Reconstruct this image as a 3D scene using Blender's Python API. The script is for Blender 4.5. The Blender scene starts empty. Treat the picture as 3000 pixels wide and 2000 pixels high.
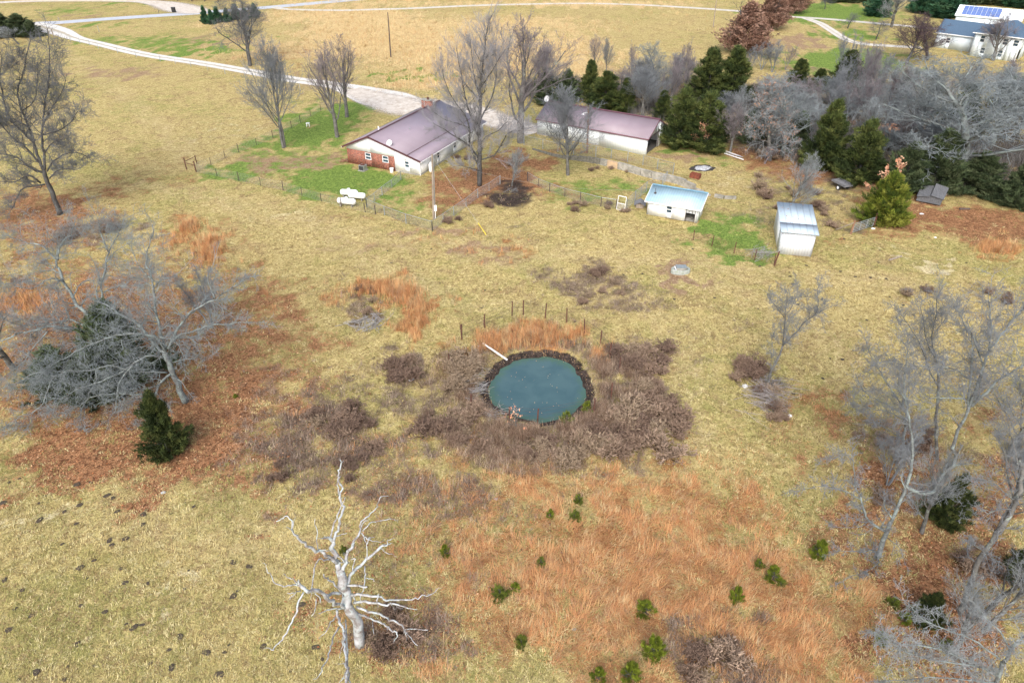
import bpy, math, random
import numpy as np
from mathutils import Vector, noise as mnoise
R = math.radians
SC = bpy.context.scene
COL = SC.collection
# ------------------------------------------------------------------ camera, sky, sun, exposure
CAM_H, PITCH, FPX = 40.0, 34.0, 2080.0
cam_d = bpy.data.cameras.new('camera'); cam = bpy.data.objects.new('camera', cam_d); COL.objects.link(cam)
cam.location = (0, 0, CAM_H); cam.rotation_euler = (R(90-PITCH), 0, 0)
cam_d.sensor_width = 36; cam_d.lens = FPX/3000*36; cam_d.clip_end = 8000; cam_d.clip_start = 0.5
SC.camera = cam
SUN_EL, SUN_AZ = 42, 192
world = bpy.data.worlds.new("World"); SC.world = world; world.use_nodes = True
wn = world.node_tree.nodes; wl = world.node_tree.links
sky = wn.new('ShaderNodeTexSky'); sky.sky_type = 'NISHITA'; sky.sun_disc = False
sky.sun_elevation = R(SUN_EL); sky.sun_rotation = R(SUN_AZ); sky.dust_density = 4; sky.air_density = 1.0
hsv = wn.new('ShaderNodeHueSaturation'); hsv.inputs['Saturation'].default_value = 0.72
wl.new(sky.outputs[0], hsv.inputs['Color']); wl.new(hsv.outputs[0], wn['Background'].inputs[0])
wn['Background'].inputs[1].default_value = 0.15
sd = bpy.data.lights.new('sun', 'SUN'); sun = bpy.data.objects.new('sun', sd); COL.objects.link(sun)
sd.energy = 1.5; sd.angle = R(38); sd.color = (1, 0.985, 0.955)
sun.rotation_euler = (R(90-SUN_EL), 0, R(180-SUN_AZ)); sun.location = (0, 0, 60)
SC.view_settings.view_transform = 'Standard'; SC.view_settings.look = 'None'
SC.view_settings.exposure = 0.92; SC.view_settings.gamma = 1
# ------------------------------------------------------------------ camera geometry helpers
cP, sP = math.cos(R(PITCH)), math.sin(R(PITCH))
def ray(px, py):
    x = (px-1500)/FPX; y = (1000-py)/FPX
    return np.array([x, cP+y*sP, -sP+y*cP])
def P(px, py, h):                       # point of the photo at height h
    d = ray(px, py); t = (CAM_H-h)/-d[2]; return np.array([0, 0, CAM_H]) + d*t
def PY(px, py, Y):                      # point of the photo at distance Y
    d = ray(px, py); t = Y/d[1]; return np.array([0, 0, CAM_H]) + d*t
def basis(px, py, rx, ry, h=0.0):
    c = P(px, py, h); u = P(px+rx, py, h)-c; v = (P(px, py-ry, h)-P(px, py+ry, h))/2
    M = np.linalg.inv(np.array([[u[0], v[0]], [u[1], v[1]]]))
    return c[:2], M
POND = basis(1576, 1135, 136, 91, -0.4)
def pond_r(x, y):
    c, M = POND; dx = x-c[0]; dy = y-c[1]
    a = M[0, 0]*dx+M[0, 1]*dy; b = M[1, 0]*dx+M[1, 1]*dy
    th = np.arctan2(b, a)
    return np.sqrt(a*a+b*b)*(1+0.035*np.sin(3*th+1)+0.025*np.sin(5*th)+.014*np.sin(11*th+2)+.012*np.sin(17*th)+.01*np.sin(29*th))
def sstep(a, b, x):
    t = np.clip((x-a)/(b-a), 0, 1); return t*t*(3-2*t)
WALL_PX = [(1560, 437), (1640, 462), (1730, 476), (1830, 500), (1900, 520), (1960, 532), (2000, 545), (2030, 558), (2080, 575)]
WALL = np.array([P(a, b, 0)[:2] for a, b in WALL_PX])
def polyline_dist(x, y, L):
    best = np.full(np.shape(x), 1e9); side = np.zeros(np.shape(x)); tt = np.zeros(np.shape(x)); n = len(L)-1
    for i in range(n):
        a, b = L[i], L[i+1]; d = b-a; l2 = d@d
        t = np.clip(((x-a[0])*d[0]+(y-a[1])*d[1])/l2, 0, 1)
        qx = x-a[0]-t*d[0]; qy = y-a[1]-t*d[1]; D = np.hypot(qx, qy)
        s = d[0]*qy-d[1]*qx
        m = D < best; best = np.where(m, D, best); side = np.where(m, np.sign(s), side); tt = np.where(m, (i+t)/n, tt)
    return best, side, tt
def terrain(x, y):
    x = np.asarray(x, float); y = np.asarray(y, float)
    near = 1-sstep(85, 100, y)
    h = near*(0.10*np.sin(x*0.31+1.3)*np.sin(y*0.27)+0.05*np.sin(x*0.9+y*0.6)+0.03*np.sin(x*1.7-y*1.9))*sstep(1.3, 2.2, pond_r(x, y))
    r = pond_r(x, y)
    bowl = np.where(r < 1, -0.42-0.9*(1-r), -0.42+0.55*sstep(1.0, 1.38, r)-0.13*sstep(1.5, 2.2, r))
    h = h+np.where(r < 2.3, bowl, 0)
    D, s, t = polyline_dist(x, y, WALL)
    hw = 0.95*sstep(0.0, 0.35, t)*(1-sstep(0.8, 1.0, t))
    return h+np.where((s > 0) & (D < 4.2) & (t > 0.001) & (t < 0.999), hw*sstep(.12, .5, D)*(1-sstep(0.3, 4.2, D)), 0)
def th(x, y): return float(terrain(x, y))
def G(px, py):
    h = 0.0
    for _ in range(6):
        p = P(px, py, h); h = th(p[0], p[1])
    p[2] = h; return p
def HT(bx, by, ty):                     # height of something standing at (bx,by) whose top shows at row ty
    b = G(bx, by); return PY(bx, ty, b[1])[2]-b[2]
# ------------------------------------------------------------------ mesh helpers
OFF = {}
def tag(o, label=None, cat=None, group=None, kind=None):
    if label: o['label'] = label
    if cat: o['category'] = cat
    if group: o['group'] = group
    if kind: o['kind'] = kind
    return o
def thing(name, label, cat, loc, group=None, rz=0):
    o = bpy.data.objects.new(name, None); COL.objects.link(o)
    o.location = loc; o.rotation_euler = (0, 0, rz); o.empty_display_size = 0.2
    OFF[o.name] = np.array(loc, float)
    return tag(o, label, cat, group)
def mk(name, V, F, mat, parent=None, cols=None, smooth=False, loc=None, local=False, cname='Col'):
    """V (n,3); F (m,k) array or list of such arrays"""
    V = np.asarray(V, float)
    off = np.zeros(3)
    if parent is not None: off = np.zeros(3) if local else OFF[parent.name]
    elif loc is not None: off = np.asarray(loc, float)
    me = bpy.data.meshes.new(name)
    Fs = F if isinstance(F, list) else [F]
    Fs = [np.asarray(f, np.int32) for f in Fs if len(f)]
    if len(V):
        me.vertices.add(len(V)); me.vertices.foreach_set('co', (V-off).astype(np.float32).ravel())
        li = np.concatenate([f.ravel() for f in Fs]); tot = np.concatenate([np.full(len(f), f.shape[1], np.int32) for f in Fs])
        st = np.concatenate([[0], np.cumsum(tot)[:-1]]).astype(np.int32)
        me.loops.add(len(li)); me.loops.foreach_set('vertex_index', li)
        me.polygons.add(len(tot)); me.polygons.foreach_set('loop_start', st)
        try: me.polygons.foreach_set('loop_total', tot)
        except Exception: pass
        if smooth: me.polygons.foreach_set('use_smooth', np.ones(len(tot), bool))
        me.update(calc_edges=True)
    if cols is not None:
        for cn, cv in (cols.items() if isinstance(cols, dict) else [(cname, cols)]):
            a = me.color_attributes.new(cn, 'FLOAT_COLOR', 'POINT')
            c4 = np.ones((len(V), 4), np.float32); c4[:, :cv.shape[1]] = cv; a.data.foreach_set('color', c4.ravel())
    if mat: me.materials.append(mat)
    o = bpy.data.objects.new(name, me); COL.objects.link(o)
    if parent is not None: o.parent = parent; OFF[o.name] = off if not local else np.zeros(3)
    elif loc is not None: o.location = loc; OFF[o.name] = off
    return o
class MB:
    def __init__(s): s.v = []; s.f = []
    def add(s, vs, fs):
        n = len(s.v); s.v += [tuple(map(float, v)) for v in vs]; s.f += [tuple(i+n for i in f) for f in fs]; return s
    def box(s, c, size, ax=None, ay=None, az=None):
        c = np.array(c, float); ax = np.array([1, 0, 0.]) if ax is None else np.array(ax, float)
        az = np.array([0, 0, 1.]) if az is None else np.array(az, float)
        ay = np.cross(az, ax) if ay is None else np.array(ay, float)
        hx, hy, hz = np.array(size)/2.0
        vs = [c+ax*hx*i+ay*hy*j+az*hz*k for k in (-1, 1) for j in (-1, 1) for i in (-1, 1)]
        return s.add(vs, [(0, 2, 3, 1), (4, 5, 7, 6), (0, 1, 5, 4), (2, 6, 7, 3), (0, 4, 6, 2), (1, 3, 7, 5)])
    def beam(s, a, b, w, h=None):
        a = np.array(a, float); b = np.array(b, float); h = h or w; d = b-a; L = np.linalg.norm(d)
        if L < 1e-6: return s
        d /= L; up = np.array([0, 0, 1.]) if abs(d[2]) < .95 else np.array([0, 1., 0])
        sx = np.cross(d, up); sx /= np.linalg.norm(sx); sz = np.cross(sx, d)
        return s.box((a+b)/2, (w, L, h), sx, d, sz)
    def tube(s, pts, r, n=8, cap=True):
        pts = [np.array(p, float) for p in pts]; rr = r if hasattr(r, '__len__') else [r]*len(pts)
        base = len(s.v); u = None
        for i, p in enumerate(pts):
            d = pts[min(i+1, len(pts)-1)]-pts[max(i-1, 0)]; d = d/np.linalg.norm(d)
            if u is None: u = np.array([1., 0, 0]) if abs(d[0]) < .8 else np.array([0, 1., 0])
            u = u-d*(u@d); u /= np.linalg.norm(u); w = np.cross(d, u)
            for k in range(n):
                a = 2*math.pi*k/n; s.v.append(tuple(p+(u*math.cos(a)+w*math.sin(a))*rr[i]))
        for i in range(len(pts)-1):
            for k in range(n):
                a = base+i*n+k; b = base+i*n+(k+1) % n
                s.f.append((a, b, b+n, a+n))
        if cap:
            s.f.append(tuple(base+k for k in range(n))[::-1]); e = base+(len(pts)-1)*n; s.f.append(tuple(e+k for k in range(n)))
        return s
    def lathe(s, c, prof, n=16, ax=(0, 0, 1)):      # profile of (radius, along)
        az = np.array(ax, float); az /= np.linalg.norm(az)
        u = np.cross(az, [1, 0, 0]) if abs(az[0]) < .9 else np.cross(az, [0, 1, 0]); u /= np.linalg.norm(u); w = np.cross(az, u)
        base = len(s.v); c = np.array(c, float)
        for r, z in prof:
            for k in range(n):
                a = 2*math.pi*k/n; s.v.append(tuple(c+az*z+(u*math.cos(a)+w*math.sin(a))*r))
        for i in range(len(prof)-1):
            for k in range(n):
                a = base+i*n+k; b = base+i*n+(k+1) % n; s.f.append((a, b, b+n, a+n))
        return s
    def quadslab(s, a, b, c, d, t):                  # slab under the quad a b c d
        q = [np.array(p, float) for p in (a, b, c, d)]; nn = np.cross(q[1]-q[0], q[3]-q[0]); nn /= np.linalg.norm(nn)
        vs = q+[p-nn*t for p in q]
        return s.add(vs, [(0, 1, 2, 3), (7, 6, 5, 4), (0, 4, 5, 1), (1, 5, 6, 2), (2, 6, 7, 3), (3, 7, 4, 0)])
    def build(s, name, mat, parent=None, loc=None, smooth=False):
        off = OFF[parent.name] if parent is not None else (np.array(loc, float) if loc is not None else np.zeros(3))
        me = bpy.data.meshes.new(name); me.from_pydata([tuple(np.array(v)-off) for v in s.v], [], s.f)
        me.materials.append(mat); me.update()
        if smooth:
            me.polygons.foreach_set('use_smooth', np.ones(len(me.polygons), bool)); me.set_sharp_from_angle(angle=R(40))
        o = bpy.data.objects.new(name, me); COL.objects.link(o)
        if parent is not None: o.parent = parent
        elif loc is not None: o.location = loc
        OFF[o.name] = off
        return o
def copy_thing(o, label=None, group=None, loc=None, rz=None, scale=None, cname=None):
    r = o.copy(); COL.objects.link(r)
    if label: r['label'] = label
    if group: r['group'] = group
    if loc is not None: r.location = loc
    if rz is not None: r.rotation_euler = (0, 0, rz)
    if scale is not None: r.scale = scale
    for ch in list(o.children):
        c = ch.copy(); COL.objects.link(c); c.parent = r
        for g in ch.children:
            d = g.copy(); COL.objects.link(d); d.parent = c
    return r
# ------------------------------------------------------------------ materials
def nmat(name, rough=0.8, metal=0.0, spec=0.3):
    m = bpy.data.materials.new(name); m.use_nodes = True; n = m.node_tree.nodes; l = m.node_tree.links
    b = n['Principled BSDF']; b.inputs['Roughness'].default_value = rough; b.inputs['Metallic'].default_value = metal
    b.inputs['Specular IOR Level'].default_value = spec
    return m, n, l, b
def N(n, t, **k):
    x = n.new(t)
    for a, v in k.items():
        if hasattr(x, a): setattr(x, a, v)
        else: x.inputs[a.replace('_', ' ')].default_value = v
    return x
def noise_tex(n, l, scale, detail=4, rough=0.55, dist=0.0, co=None, squash=None):
    t = n.new('ShaderNodeTexNoise'); t.inputs['Scale'].default_value = scale; t.inputs['Detail'].default_value = detail
    t.inputs['Roughness'].default_value = rough; t.inputs['Distortion'].default_value = dist
    if co is not None:
        if squash:
            mp = n.new('ShaderNodeMapping'); mp.inputs['Scale'].default_value = squash[:3]
            if len(squash) > 3: mp.inputs['Rotation'].default_value = (0, 0, squash[3])
            l.new(co, mp.inputs[0]); co = mp.outputs[0]
        l.new(co, t.inputs['Vector'])
    return t.outputs[0]
def math_n(n, l, op, a, b=None, clamp=False):
    x = n.new('ShaderNodeMath'); x.operation = op; x.use_clamp = clamp
    for i, v in enumerate((a, b)):
        if v is None: continue
        if isinstance(v, (int, float)): x.inputs[i].default_value = v
        else: l.new(v, x.inputs[i])
    return x.outputs[0]
def mixc(n, l, f, a, b, blend='MIX'):
    x = n.new('ShaderNodeMix'); x.data_type = 'RGBA'; x.blend_type = blend
    if isinstance(f, (int, float)): x.inputs[0].default_value = f
    else: l.new(f, x.inputs[0])
    for i, v in ((6, a), (7, b)):
        if isinstance(v, tuple): x.inputs[i].default_value = (*v[:3], 1)
        else: l.new(v, x.inputs[i])
    return x.outputs[2]
def ramp(n, l, f, stops):
    r = n.new('ShaderNodeValToRGB'); e = r.color_ramp.elements
    for i, (p, c) in enumerate(stops):
        if i < 2: el = e[i]; el.position = p
        else: el = e.new(p)
        el.color = (*c, 1)
    l.new(f, r.inputs[0]); return r.outputs[0]
def ss(n, l, f, a, b):
    m = n.new('ShaderNodeMapRange'); m.interpolation_type = 'SMOOTHSTEP'; l.new(f, m.inputs[0])
    m.inputs[1].default_value = a; m.inputs[2].default_value = b; return m.outputs[0]
def bump(n, l, b, h, strength=0.4, dist=0.05):
    x = n.new('ShaderNodeBump'); x.inputs['Strength'].default_value = strength; x.inputs['Distance'].default_value = dist
    l.new(h, x.inputs['Height']); l.new(x.outputs[0], b.inputs['Normal'])
def simple(name, c1, c2=None, scale=3.0, rough=0.8, metal=0.0, bumpk=0.0, squash=None, stain=None):
    m, n, l, b = nmat(name, rough, metal)
    tc = n.new('ShaderNodeTexCoord'); co = tc.outputs['Object']
    f = noise_tex(n, l, scale, 5, 0.6, 0.3, co, squash)
    c2 = c2 or tuple(x*0.8 for x in c1)
    c = mixc(n, l, ss(n, l, f, 0.35, 0.65), c1, c2)
    if stain:
        g = noise_tex(n, l, stain[1], 4, 0.6, 1.0, co); c = mixc(n, l, ss(n, l, g, stain[2], stain[2]+.12), c, stain[0])
    l.new(c, b.inputs['Base Color'])
    if bumpk: bump(n, l, b, noise_tex(n, l, scale*3, 4, .6, 0, co, squash), bumpk, 0.03)
    return m
def attr_mat(name, rough=0.9, mul=1.0, spec=0.1, transl=0.0):
    m, n, l, b = nmat(name, rough, 0, spec)
    a = n.new('ShaderNodeAttribute'); a.attribute_name = 'Col'; l.new(a.outputs['Color'], b.inputs['Base Color'])
    return m
def ribbed(name, c1, c2, axis_scale, rough=0.45, metal=0.0, stain=None, bumpk=0.5, seam=None):
    """sheet metal or siding: ribs along one axis of the object's own grid given by 'uvw' in Generated-free object coords"""
    m, n, l, b = nmat(name, rough, metal, 0.4)
    a = n.new('ShaderNodeAttribute'); a.attribute_name = 'Col'
    sp = n.new('ShaderNodeSeparateXYZ'); l.new(a.outputs['Vector'], sp.inputs[0])
    u = math_n(n, l, 'MULTIPLY', sp.outputs[0], axis_scale)
    fr = math_n(n, l, 'FRACT', u)
    line = math_n(n, l, 'ABSOLUTE', math_n(n, l, 'SUBTRACT', fr, 0.5))
    rib = ss(n, l, line, 0.36, 0.5)
    if axis_scale < .01: rib = math_n(n, l, 'MULTIPLY', rib, 0.0)
    tc = n.new('ShaderNodeTexCoord')
    g = noise_tex(n, l, 0.8, 5, .6, .5, tc.outputs['Object']); g2 = noise_tex(n, l, 6, 4, .6, .2, tc.outputs['Object'])
    c = mixc(n, l, ss(n, l, g, .35, .65), c1, c2)
    # each sheet weathers a little differently
    wn_ = n.new('ShaderNodeTexWhiteNoise'); wn_.noise_dimensions = '1D'; l.new(math_n(n, l, 'FLOOR', math_n(n, l, 'MULTIPLY', sp.outputs[0], axis_scale/4.0)), wn_.inputs['W'])
    c = mixc(n, l, math_n(n, l, 'MULTIPLY', wn_.outputs[0], 0.16), c, tuple(x*0.7 for x in c1))
    c = mixc(n, l, math_n(n, l, 'MULTIPLY', rib, 0.45), c, tuple(x*0.5 for x in c1))
    if stain: c = mixc(n, l, ss(n, l, math_n(n, l, 'MULTIPLY', g2, g), stain[1], stain[1]+.1), c, stain[0])
    l.new(c, b.inputs['Base Color']); bump(n, l, b, rib, bumpk, 0.03)
    return m
def slabuv(name, quad, t, mat, parent, su=None, sv=None):
    """slab under quad a b c d, with the distance along a-b and a-d stored in Col"""
    q = [np.array(p, float) for p in quad]; nn = np.cross(q[1]-q[0], q[3]-q[0]); nn /= np.linalg.norm(nn)
    V = np.array(q+[p-nn*t for p in q]); F = [(0, 1, 2, 3), (7, 6, 5, 4), (0, 4, 5, 1), (1, 5, 6, 2), (2, 6, 7, 3), (3, 7, 4, 0)]
    e = (q[1]-q[0])/np.linalg.norm(q[1]-q[0]); f = (q[3]-q[0]); f = f-e*(f@e); f /= np.linalg.norm(f)
    C = np.array([[(p-q[0])@e, (p-q[0])@f, 0] for p in V])
    return mk(name, V, np.array(F), mat, parent, cols=C)
def wallpoly(name, pts2, o, e, z0, t, mat, parent, holes=(), uvaxis=0):
    """upright wall: outline pts2 (along, up) from origin o along e, thickness t inwards, with rectangular holes"""
    e = np.array([e[0], e[1], 0.]); nrm = np.array([-e[1], e[0], 0.])   # inward = left of e
    bm_pts = [np.array(o, float)+e*a+np.array([0, 0, b]) for a, b in pts2]
    # split outline in vertical strips at hole edges and outline corners, so holes are real openings
    xs = sorted(set([round(p[0], 4) for p in pts2]+[h[0] for h in holes]+[h[1] for h in holes]))
    def span(x, side):
        ys = []
        n = len(pts2)
        for i in range(n):
            (x0, y0), (x1, y1) = pts2[i], pts2[(i+1) % n]
            if abs(x1-x0) < 1e-9: continue
            lo, hi = min(x0, x1), max(x0, x1)
            if lo-1e-6 <= x+side*1e-4 <= hi+1e-6: ys.append(y0+(y1-y0)*(x-x0)/(x1-x0))
        return (min(ys), max(ys)) if ys else None
    mb = MB(); cols = []
    O = np.array(o, float)
    def pr(x0, x1, b0, b1, t0, t1):
        if t0-b0 < 1e-4 and t1-b1 < 1e-4: return
        q = [(x0, b0), (x1, b1), (x1, t1), (x0, t0)]
        vs = [O+e*a+np.array([0, 0, b]) for a, b in q]+[O+e*a+np.array([0, 0, b])+nrm*t for a, b in q]
        mb.add(vs, [(0, 1, 2, 3), (7, 6, 5, 4), (0, 4, 5, 1), (1, 5, 6, 2), (2, 6, 7, 3), (3, 7, 4, 0)])
        cols.extend([(a, b, 0) for a, b in q]*2)
    for x0, x1 in zip(xs[:-1], xs[1:]):
        s0, s1 = span(x0, 1), span(x1, -1)
        if not s0 or not s1: continue
        hs = sorted([h for h in holes if h[0] <= x0+1e-6 and h[1] >= x1-1e-6], key=lambda h: h[2])
        b0, b1 = s0[0], s1[0]
        for h in hs:
            pr(x0, x1, b0, b1, h[2], h[2]); b0 = b1 = h[3]
        pr(x0, x1, b0, b1, s0[1], s1[1])
    C = np.array(cols)
    return mk(name, np.array(mb.v), np.array(mb.f), mat, parent, cols=C)
def window(parent, o, e, x0, x1, z0, z1, fm, gm, proud=0.03, sash=True):
    e = np.array([e[0], e[1], 0.]); nrm = np.array([-e[1], e[0], 0.]); O = np.array(o, float); up = np.array([0, 0, 1.])
    mb = MB(); w = 0.055
    def bx(a0, a1, b0, b1, d0=-proud, d1=0.08):
        c = O+e*(a0+a1)/2+up*(b0+b1)/2+nrm*(d0+d1)/2; mb.box(c, (a1-a0, d1-d0, b1-b0), e, nrm, up)
    bx(x0-.02, x0+w, z0, z1); bx(x1-w, x1+.02, z0, z1); bx(x0+w, x1-w, z0, z0+w); bx(x0+w, x1-w, z1-w, z1)
    if sash: bx(x0+w, x1-w, (z0+z1)/2-.04, (z0+z1)/2+.04, -proud+.01, .07)
    f = mb.build('window', fm, parent)
    g = MB(); c = O+e*(x0+x1)/2+up*(z0+z1)/2+nrm*0.05; g.box(c, (x1-x0-2*w, .012, z1-z0-2*w), e, nrm, up); g.build('pane', gm, f)
    return f
# ------------------------------------------------------------------ ground zones (world-space patches)
ZONES = {
 'leaf': [(500,1300,480,140,.6),(1000,1300,260,200,.4),(2800,1600,260,420,.6),(1150,1650,220,200,.35),(2100,1650,350,250,.3),(300,980,430,260,.8),(760,900,160,160,.45),(850,1250,200,160,.5),(2700,480,420,90,.55),(2200,400,260,60,.5),(560,700,220,110,.35),(1100,1500,260,120,.4),(1700,1550,300,200,.35),(2450,1350,150,120,.35),(2900,1250,160,160,.4),(720,1010,250,300,.62),(380,980,420,170,.75),(1250,1470,330,120,.5),(200,1420,300,60,.6),(1950,1300,200,60,.3),(2300,1330,160,80,.35),(560,1230,330,170,1),(330,1330,330,130,1),(640,1040,160,220,.75),(760,1200,190,150,.6),(520,860,200,120,.35),(130,640,190,110,.75),(330,560,120,60,.45),(60,760,140,90,.5),
          (980,1420,160,110,.35),(700,1420,200,80,.55),(2760,1780,230,260,1),(2640,1430,250,160,.75),(2900,1480,200,230,.75),(2500,1560,170,140,.6),(2430,1200,140,110,.55),
          (2760,640,260,45,1),(2960,660,160,60,.9),(2560,690,110,40,.45),(2390,500,170,45,.8),(2250,455,170,30,.7),(2640,540,150,50,.9),(1440,530,130,50,.85),(1510,475,110,45,.8),(1330,560,90,60,.7),(1620,455,60,25,.5),
          (1600,560,200,30,.45),(1540,1420,280,90,.4),(1130,1870,130,100,.7),(1040,1700,150,200,.35),(1500,1720,450,250,.3),(820,170,120,30,.4),(880,190,110,22,.3),(1290,600,90,50,.5),
          (700,790,100,60,.35),(1960,1050,60,40,.2),(1700,1330,260,50,.4),(2560,1260,120,80,.4),(470,510,180,70,.3),(1390,880,120,40,.2),(1050,640,70,30,.35)],
 'orange': [(1500,1680,330,280,.55),(2230,1760,330,230,.62),(1750,1900,560,150,.6),(2420,1960,200,120,.6),(1950,1560,420,260,.6),(1300,1560,160,160,.35),(1250,1400,200,120,.35),(1700,1400,260,60,.4),(850,1180,120,100,.25),(700,900,80,100,.3),(1830,1640,330,190,1),(1650,1480,170,90,.7),(2050,1480,230,80,.5),(1950,1800,330,120,.8),(2330,1880,240,140,.9),(2180,1500,160,90,.55),(1560,1560,200,110,.5),(1480,1880,160,110,.4),(2130,1680,180,110,.8),
            (1350,1520,120,110,.3),(1100,1250,70,60,.4),(1010,1290,60,40,.3),(540,860,70,70,.35),(620,740,70,60,.6),(560,670,50,25,.7),(60,900,130,60,.6),(170,860,80,60,.45),(1120,850,130,30,.7),(1220,910,50,70,.7),
            (2910,730,70,25,.6),(2980,700,50,20,.4),(1560,985,130,35,.8),(1440,1000,60,45,.6),(1350,1330,60,50,.5),(2450,1210,60,30,.4),(1710,1330,60,30,.3),(1470,720,80,30,.55),(1250,700,160,25,.3)],
 'farorange': [(1100,100,230,70,.9),(1350,150,220,70,.9),(1250,230,140,40,.8),(1650,150,200,60,.6),(1450,75,400,30,.6),(1000,45,280,26,.7),(820,150,160,30,.7),(1700,12,420,10,.7),(1270,10,400,9,.6),(620,70,100,20,.45),(900,10,140,6,.8),(1950,60,200,40,.25),(1700,200,130,40,.7)],
 'green': [(1190,600,70,40,.5),(1750,550,160,40,.5),(2130,660,110,40,.6),(1800,440,220,20,.35),(880,460,300,100,.42),(640,510,100,30,.5),(1330,600,90,40,.4),(2480,180,190,40,1),(2420,40,230,30,.9),(700,500,130,26,.7),(1010,535,180,40,.9),(960,350,120,50,.8),(850,420,70,26,.6),(2120,690,110,50,.8),(420,120,260,22,.55),(700,105,120,10,.4),(300,75,160,7,.5),(150,35,200,9,.5),(2500,100,120,18,.7),(1130,225,160,12,.6),(560,145,240,12,.7),(2080,470,90,30,.4),(1800,555,170,24,.5),(1010,520,150,40,1),(1080,545,90,30,.9),(1150,575,60,25,.5),(920,390,110,38,.9),(1010,330,100,30,.8),(760,430,110,30,.6),(700,510,60,18,.6),(850,520,80,12,.5),(1090,300,60,25,.7),(2110,680,70,45,1),(2170,720,70,50,.9),(2060,650,50,30,.7),(2200,770,30,14,.7),
           (560,150,150,12,.9),(520,120,120,8,.3),(240,80,40,6,.8),(430,130,50,6,.3),(300,12,280,4,.6),(600,60,200,5,.4),(2450,190,110,22,1),(2380,160,80,20,.6),(2560,165,60,20,.5),(2400,25,150,14,.8),(2650,200,60,20,.6),(2190,145,40,10,.5),(1250,220,110,14,.6),(1040,260,40,12,.4),(420,165,90,8,.3),
           (2020,500,60,14,.4),(1350,620,80,30,.45),(1850,560,110,30,.5),(1960,440,50,14,.6),(2110,480,60,18,.4),(1670,585,140,18,.45),(1300,545,60,25,.4),(2540,165,90,25,.4),(1200,385,40,12,.4),(1000,440,60,12,.4)],
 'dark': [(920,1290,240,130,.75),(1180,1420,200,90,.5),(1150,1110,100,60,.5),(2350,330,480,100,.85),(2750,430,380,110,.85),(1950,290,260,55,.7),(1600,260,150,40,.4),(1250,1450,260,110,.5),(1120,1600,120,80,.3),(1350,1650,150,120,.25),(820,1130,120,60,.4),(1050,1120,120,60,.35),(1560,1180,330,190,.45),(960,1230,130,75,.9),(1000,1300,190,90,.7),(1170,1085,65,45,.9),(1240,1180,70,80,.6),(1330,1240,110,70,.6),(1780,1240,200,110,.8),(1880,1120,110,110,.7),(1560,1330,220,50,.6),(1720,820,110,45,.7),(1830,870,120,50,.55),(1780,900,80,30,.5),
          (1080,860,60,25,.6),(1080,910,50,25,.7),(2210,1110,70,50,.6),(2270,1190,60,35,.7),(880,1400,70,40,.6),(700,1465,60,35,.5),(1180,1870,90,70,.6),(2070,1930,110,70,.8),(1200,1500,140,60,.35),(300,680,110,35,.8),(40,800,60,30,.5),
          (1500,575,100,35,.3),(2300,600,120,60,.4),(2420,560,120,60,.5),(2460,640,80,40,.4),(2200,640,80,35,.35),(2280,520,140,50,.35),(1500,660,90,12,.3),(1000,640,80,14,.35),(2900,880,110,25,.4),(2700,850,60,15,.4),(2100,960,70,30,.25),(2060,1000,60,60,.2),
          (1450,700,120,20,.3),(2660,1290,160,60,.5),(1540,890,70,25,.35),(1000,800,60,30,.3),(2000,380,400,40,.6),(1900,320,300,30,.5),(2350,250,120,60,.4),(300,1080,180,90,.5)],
 'mud': [(1490,578,95,40,.68),(1495,545,50,20,.6),(1990,808,60,16,.4),(2020,815,70,12,.3)],
 'soil': [(1850,460,230,30,.4),(2150,560,120,50,.3),(1600,640,160,14,.3),(1100,720,260,30,.35),(1480,740,120,26,.45),(1900,760,200,20,.25),(1700,1000,100,60,.2),(300,1650,200,90,.15),(1250,560,50,30,.4),(1650,560,120,20,.25),(2450,800,300,30,.25),(2000,815,90,22,.85),(2110,810,60,10,.3),(830,480,130,38,.8),(720,480,90,25,.6),(940,470,100,28,.6),(1060,450,60,18,.3),(1410,720,90,22,.6),(1250,690,120,20,.5),(2010,460,80,25,.5),(1900,475,50,14,.4),(340,215,200,22,.5),(600,120,180,22,.5),(2330,120,90,35,.6),(2230,130,60,18,.5),(2640,170,80,40,.4),
          (700,45,100,8,.3),(210,52,170,9,.5),(450,40,150,12,.3),(800,215,140,14,.4),(900,250,130,18,.4),(1080,300,30,12,.3),(1250,250,90,14,.5),(2370,215,130,16,.5),(2900,230,160,30,.5)],
 'pale': [(480,1680,80,40,.7),(200,1740,110,50,.4),(650,1880,70,30,.5),(430,1610,90,30,.35),(50,1520,60,25,.5),(170,1500,50,20,.5),(270,1920,60,25,.4),(720,1760,70,50,.4),(2740,770,60,22,.7),(2640,755,60,18,.5),(2160,530,120,50,.4),(1650,700,200,50,.25),(700,380,250,70,.3),(300,300,150,70,.25),(850,640,200,30,.4),(2200,900,200,60,.2),(1960,1480,90,50,.4),(1500,120,200,20,.3)],
 'straw2': [(1400,120,1000,110,.9),(2250,60,200,40,.5),(860,700,420,70,.7),(1750,720,260,70,.6),(700,420,260,110,.55),(1350,820,160,50,.5),(2350,860,260,80,.8),(2150,1000,160,110,.6),(1850,960,80,60,.5),(2750,920,250,110,.6),(1050,1020,120,110,.6),(2480,1040,200,120,.5),(1900,1340,60,30,.4),(1200,800,200,60,.4),(300,320,200,90,.4)],
}
ZB = {k: [(basis(a, b, rx, ry), w) for a, b, rx, ry, w in v] for k, v in ZONES.items()}
_wr = np.random.default_rng(5)
_WV = [(_wr.random()*6.28, _wr.random()*6.28, L, A) for L, A in ((17, .8), (17, .8), (9, 1), (9, 1), (5.5, .8), (5.5, .8), (3.3, .6), (3.3, .6), (2, .45), (2, .45), (1.2, .35), (1.2, .35))]
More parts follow.
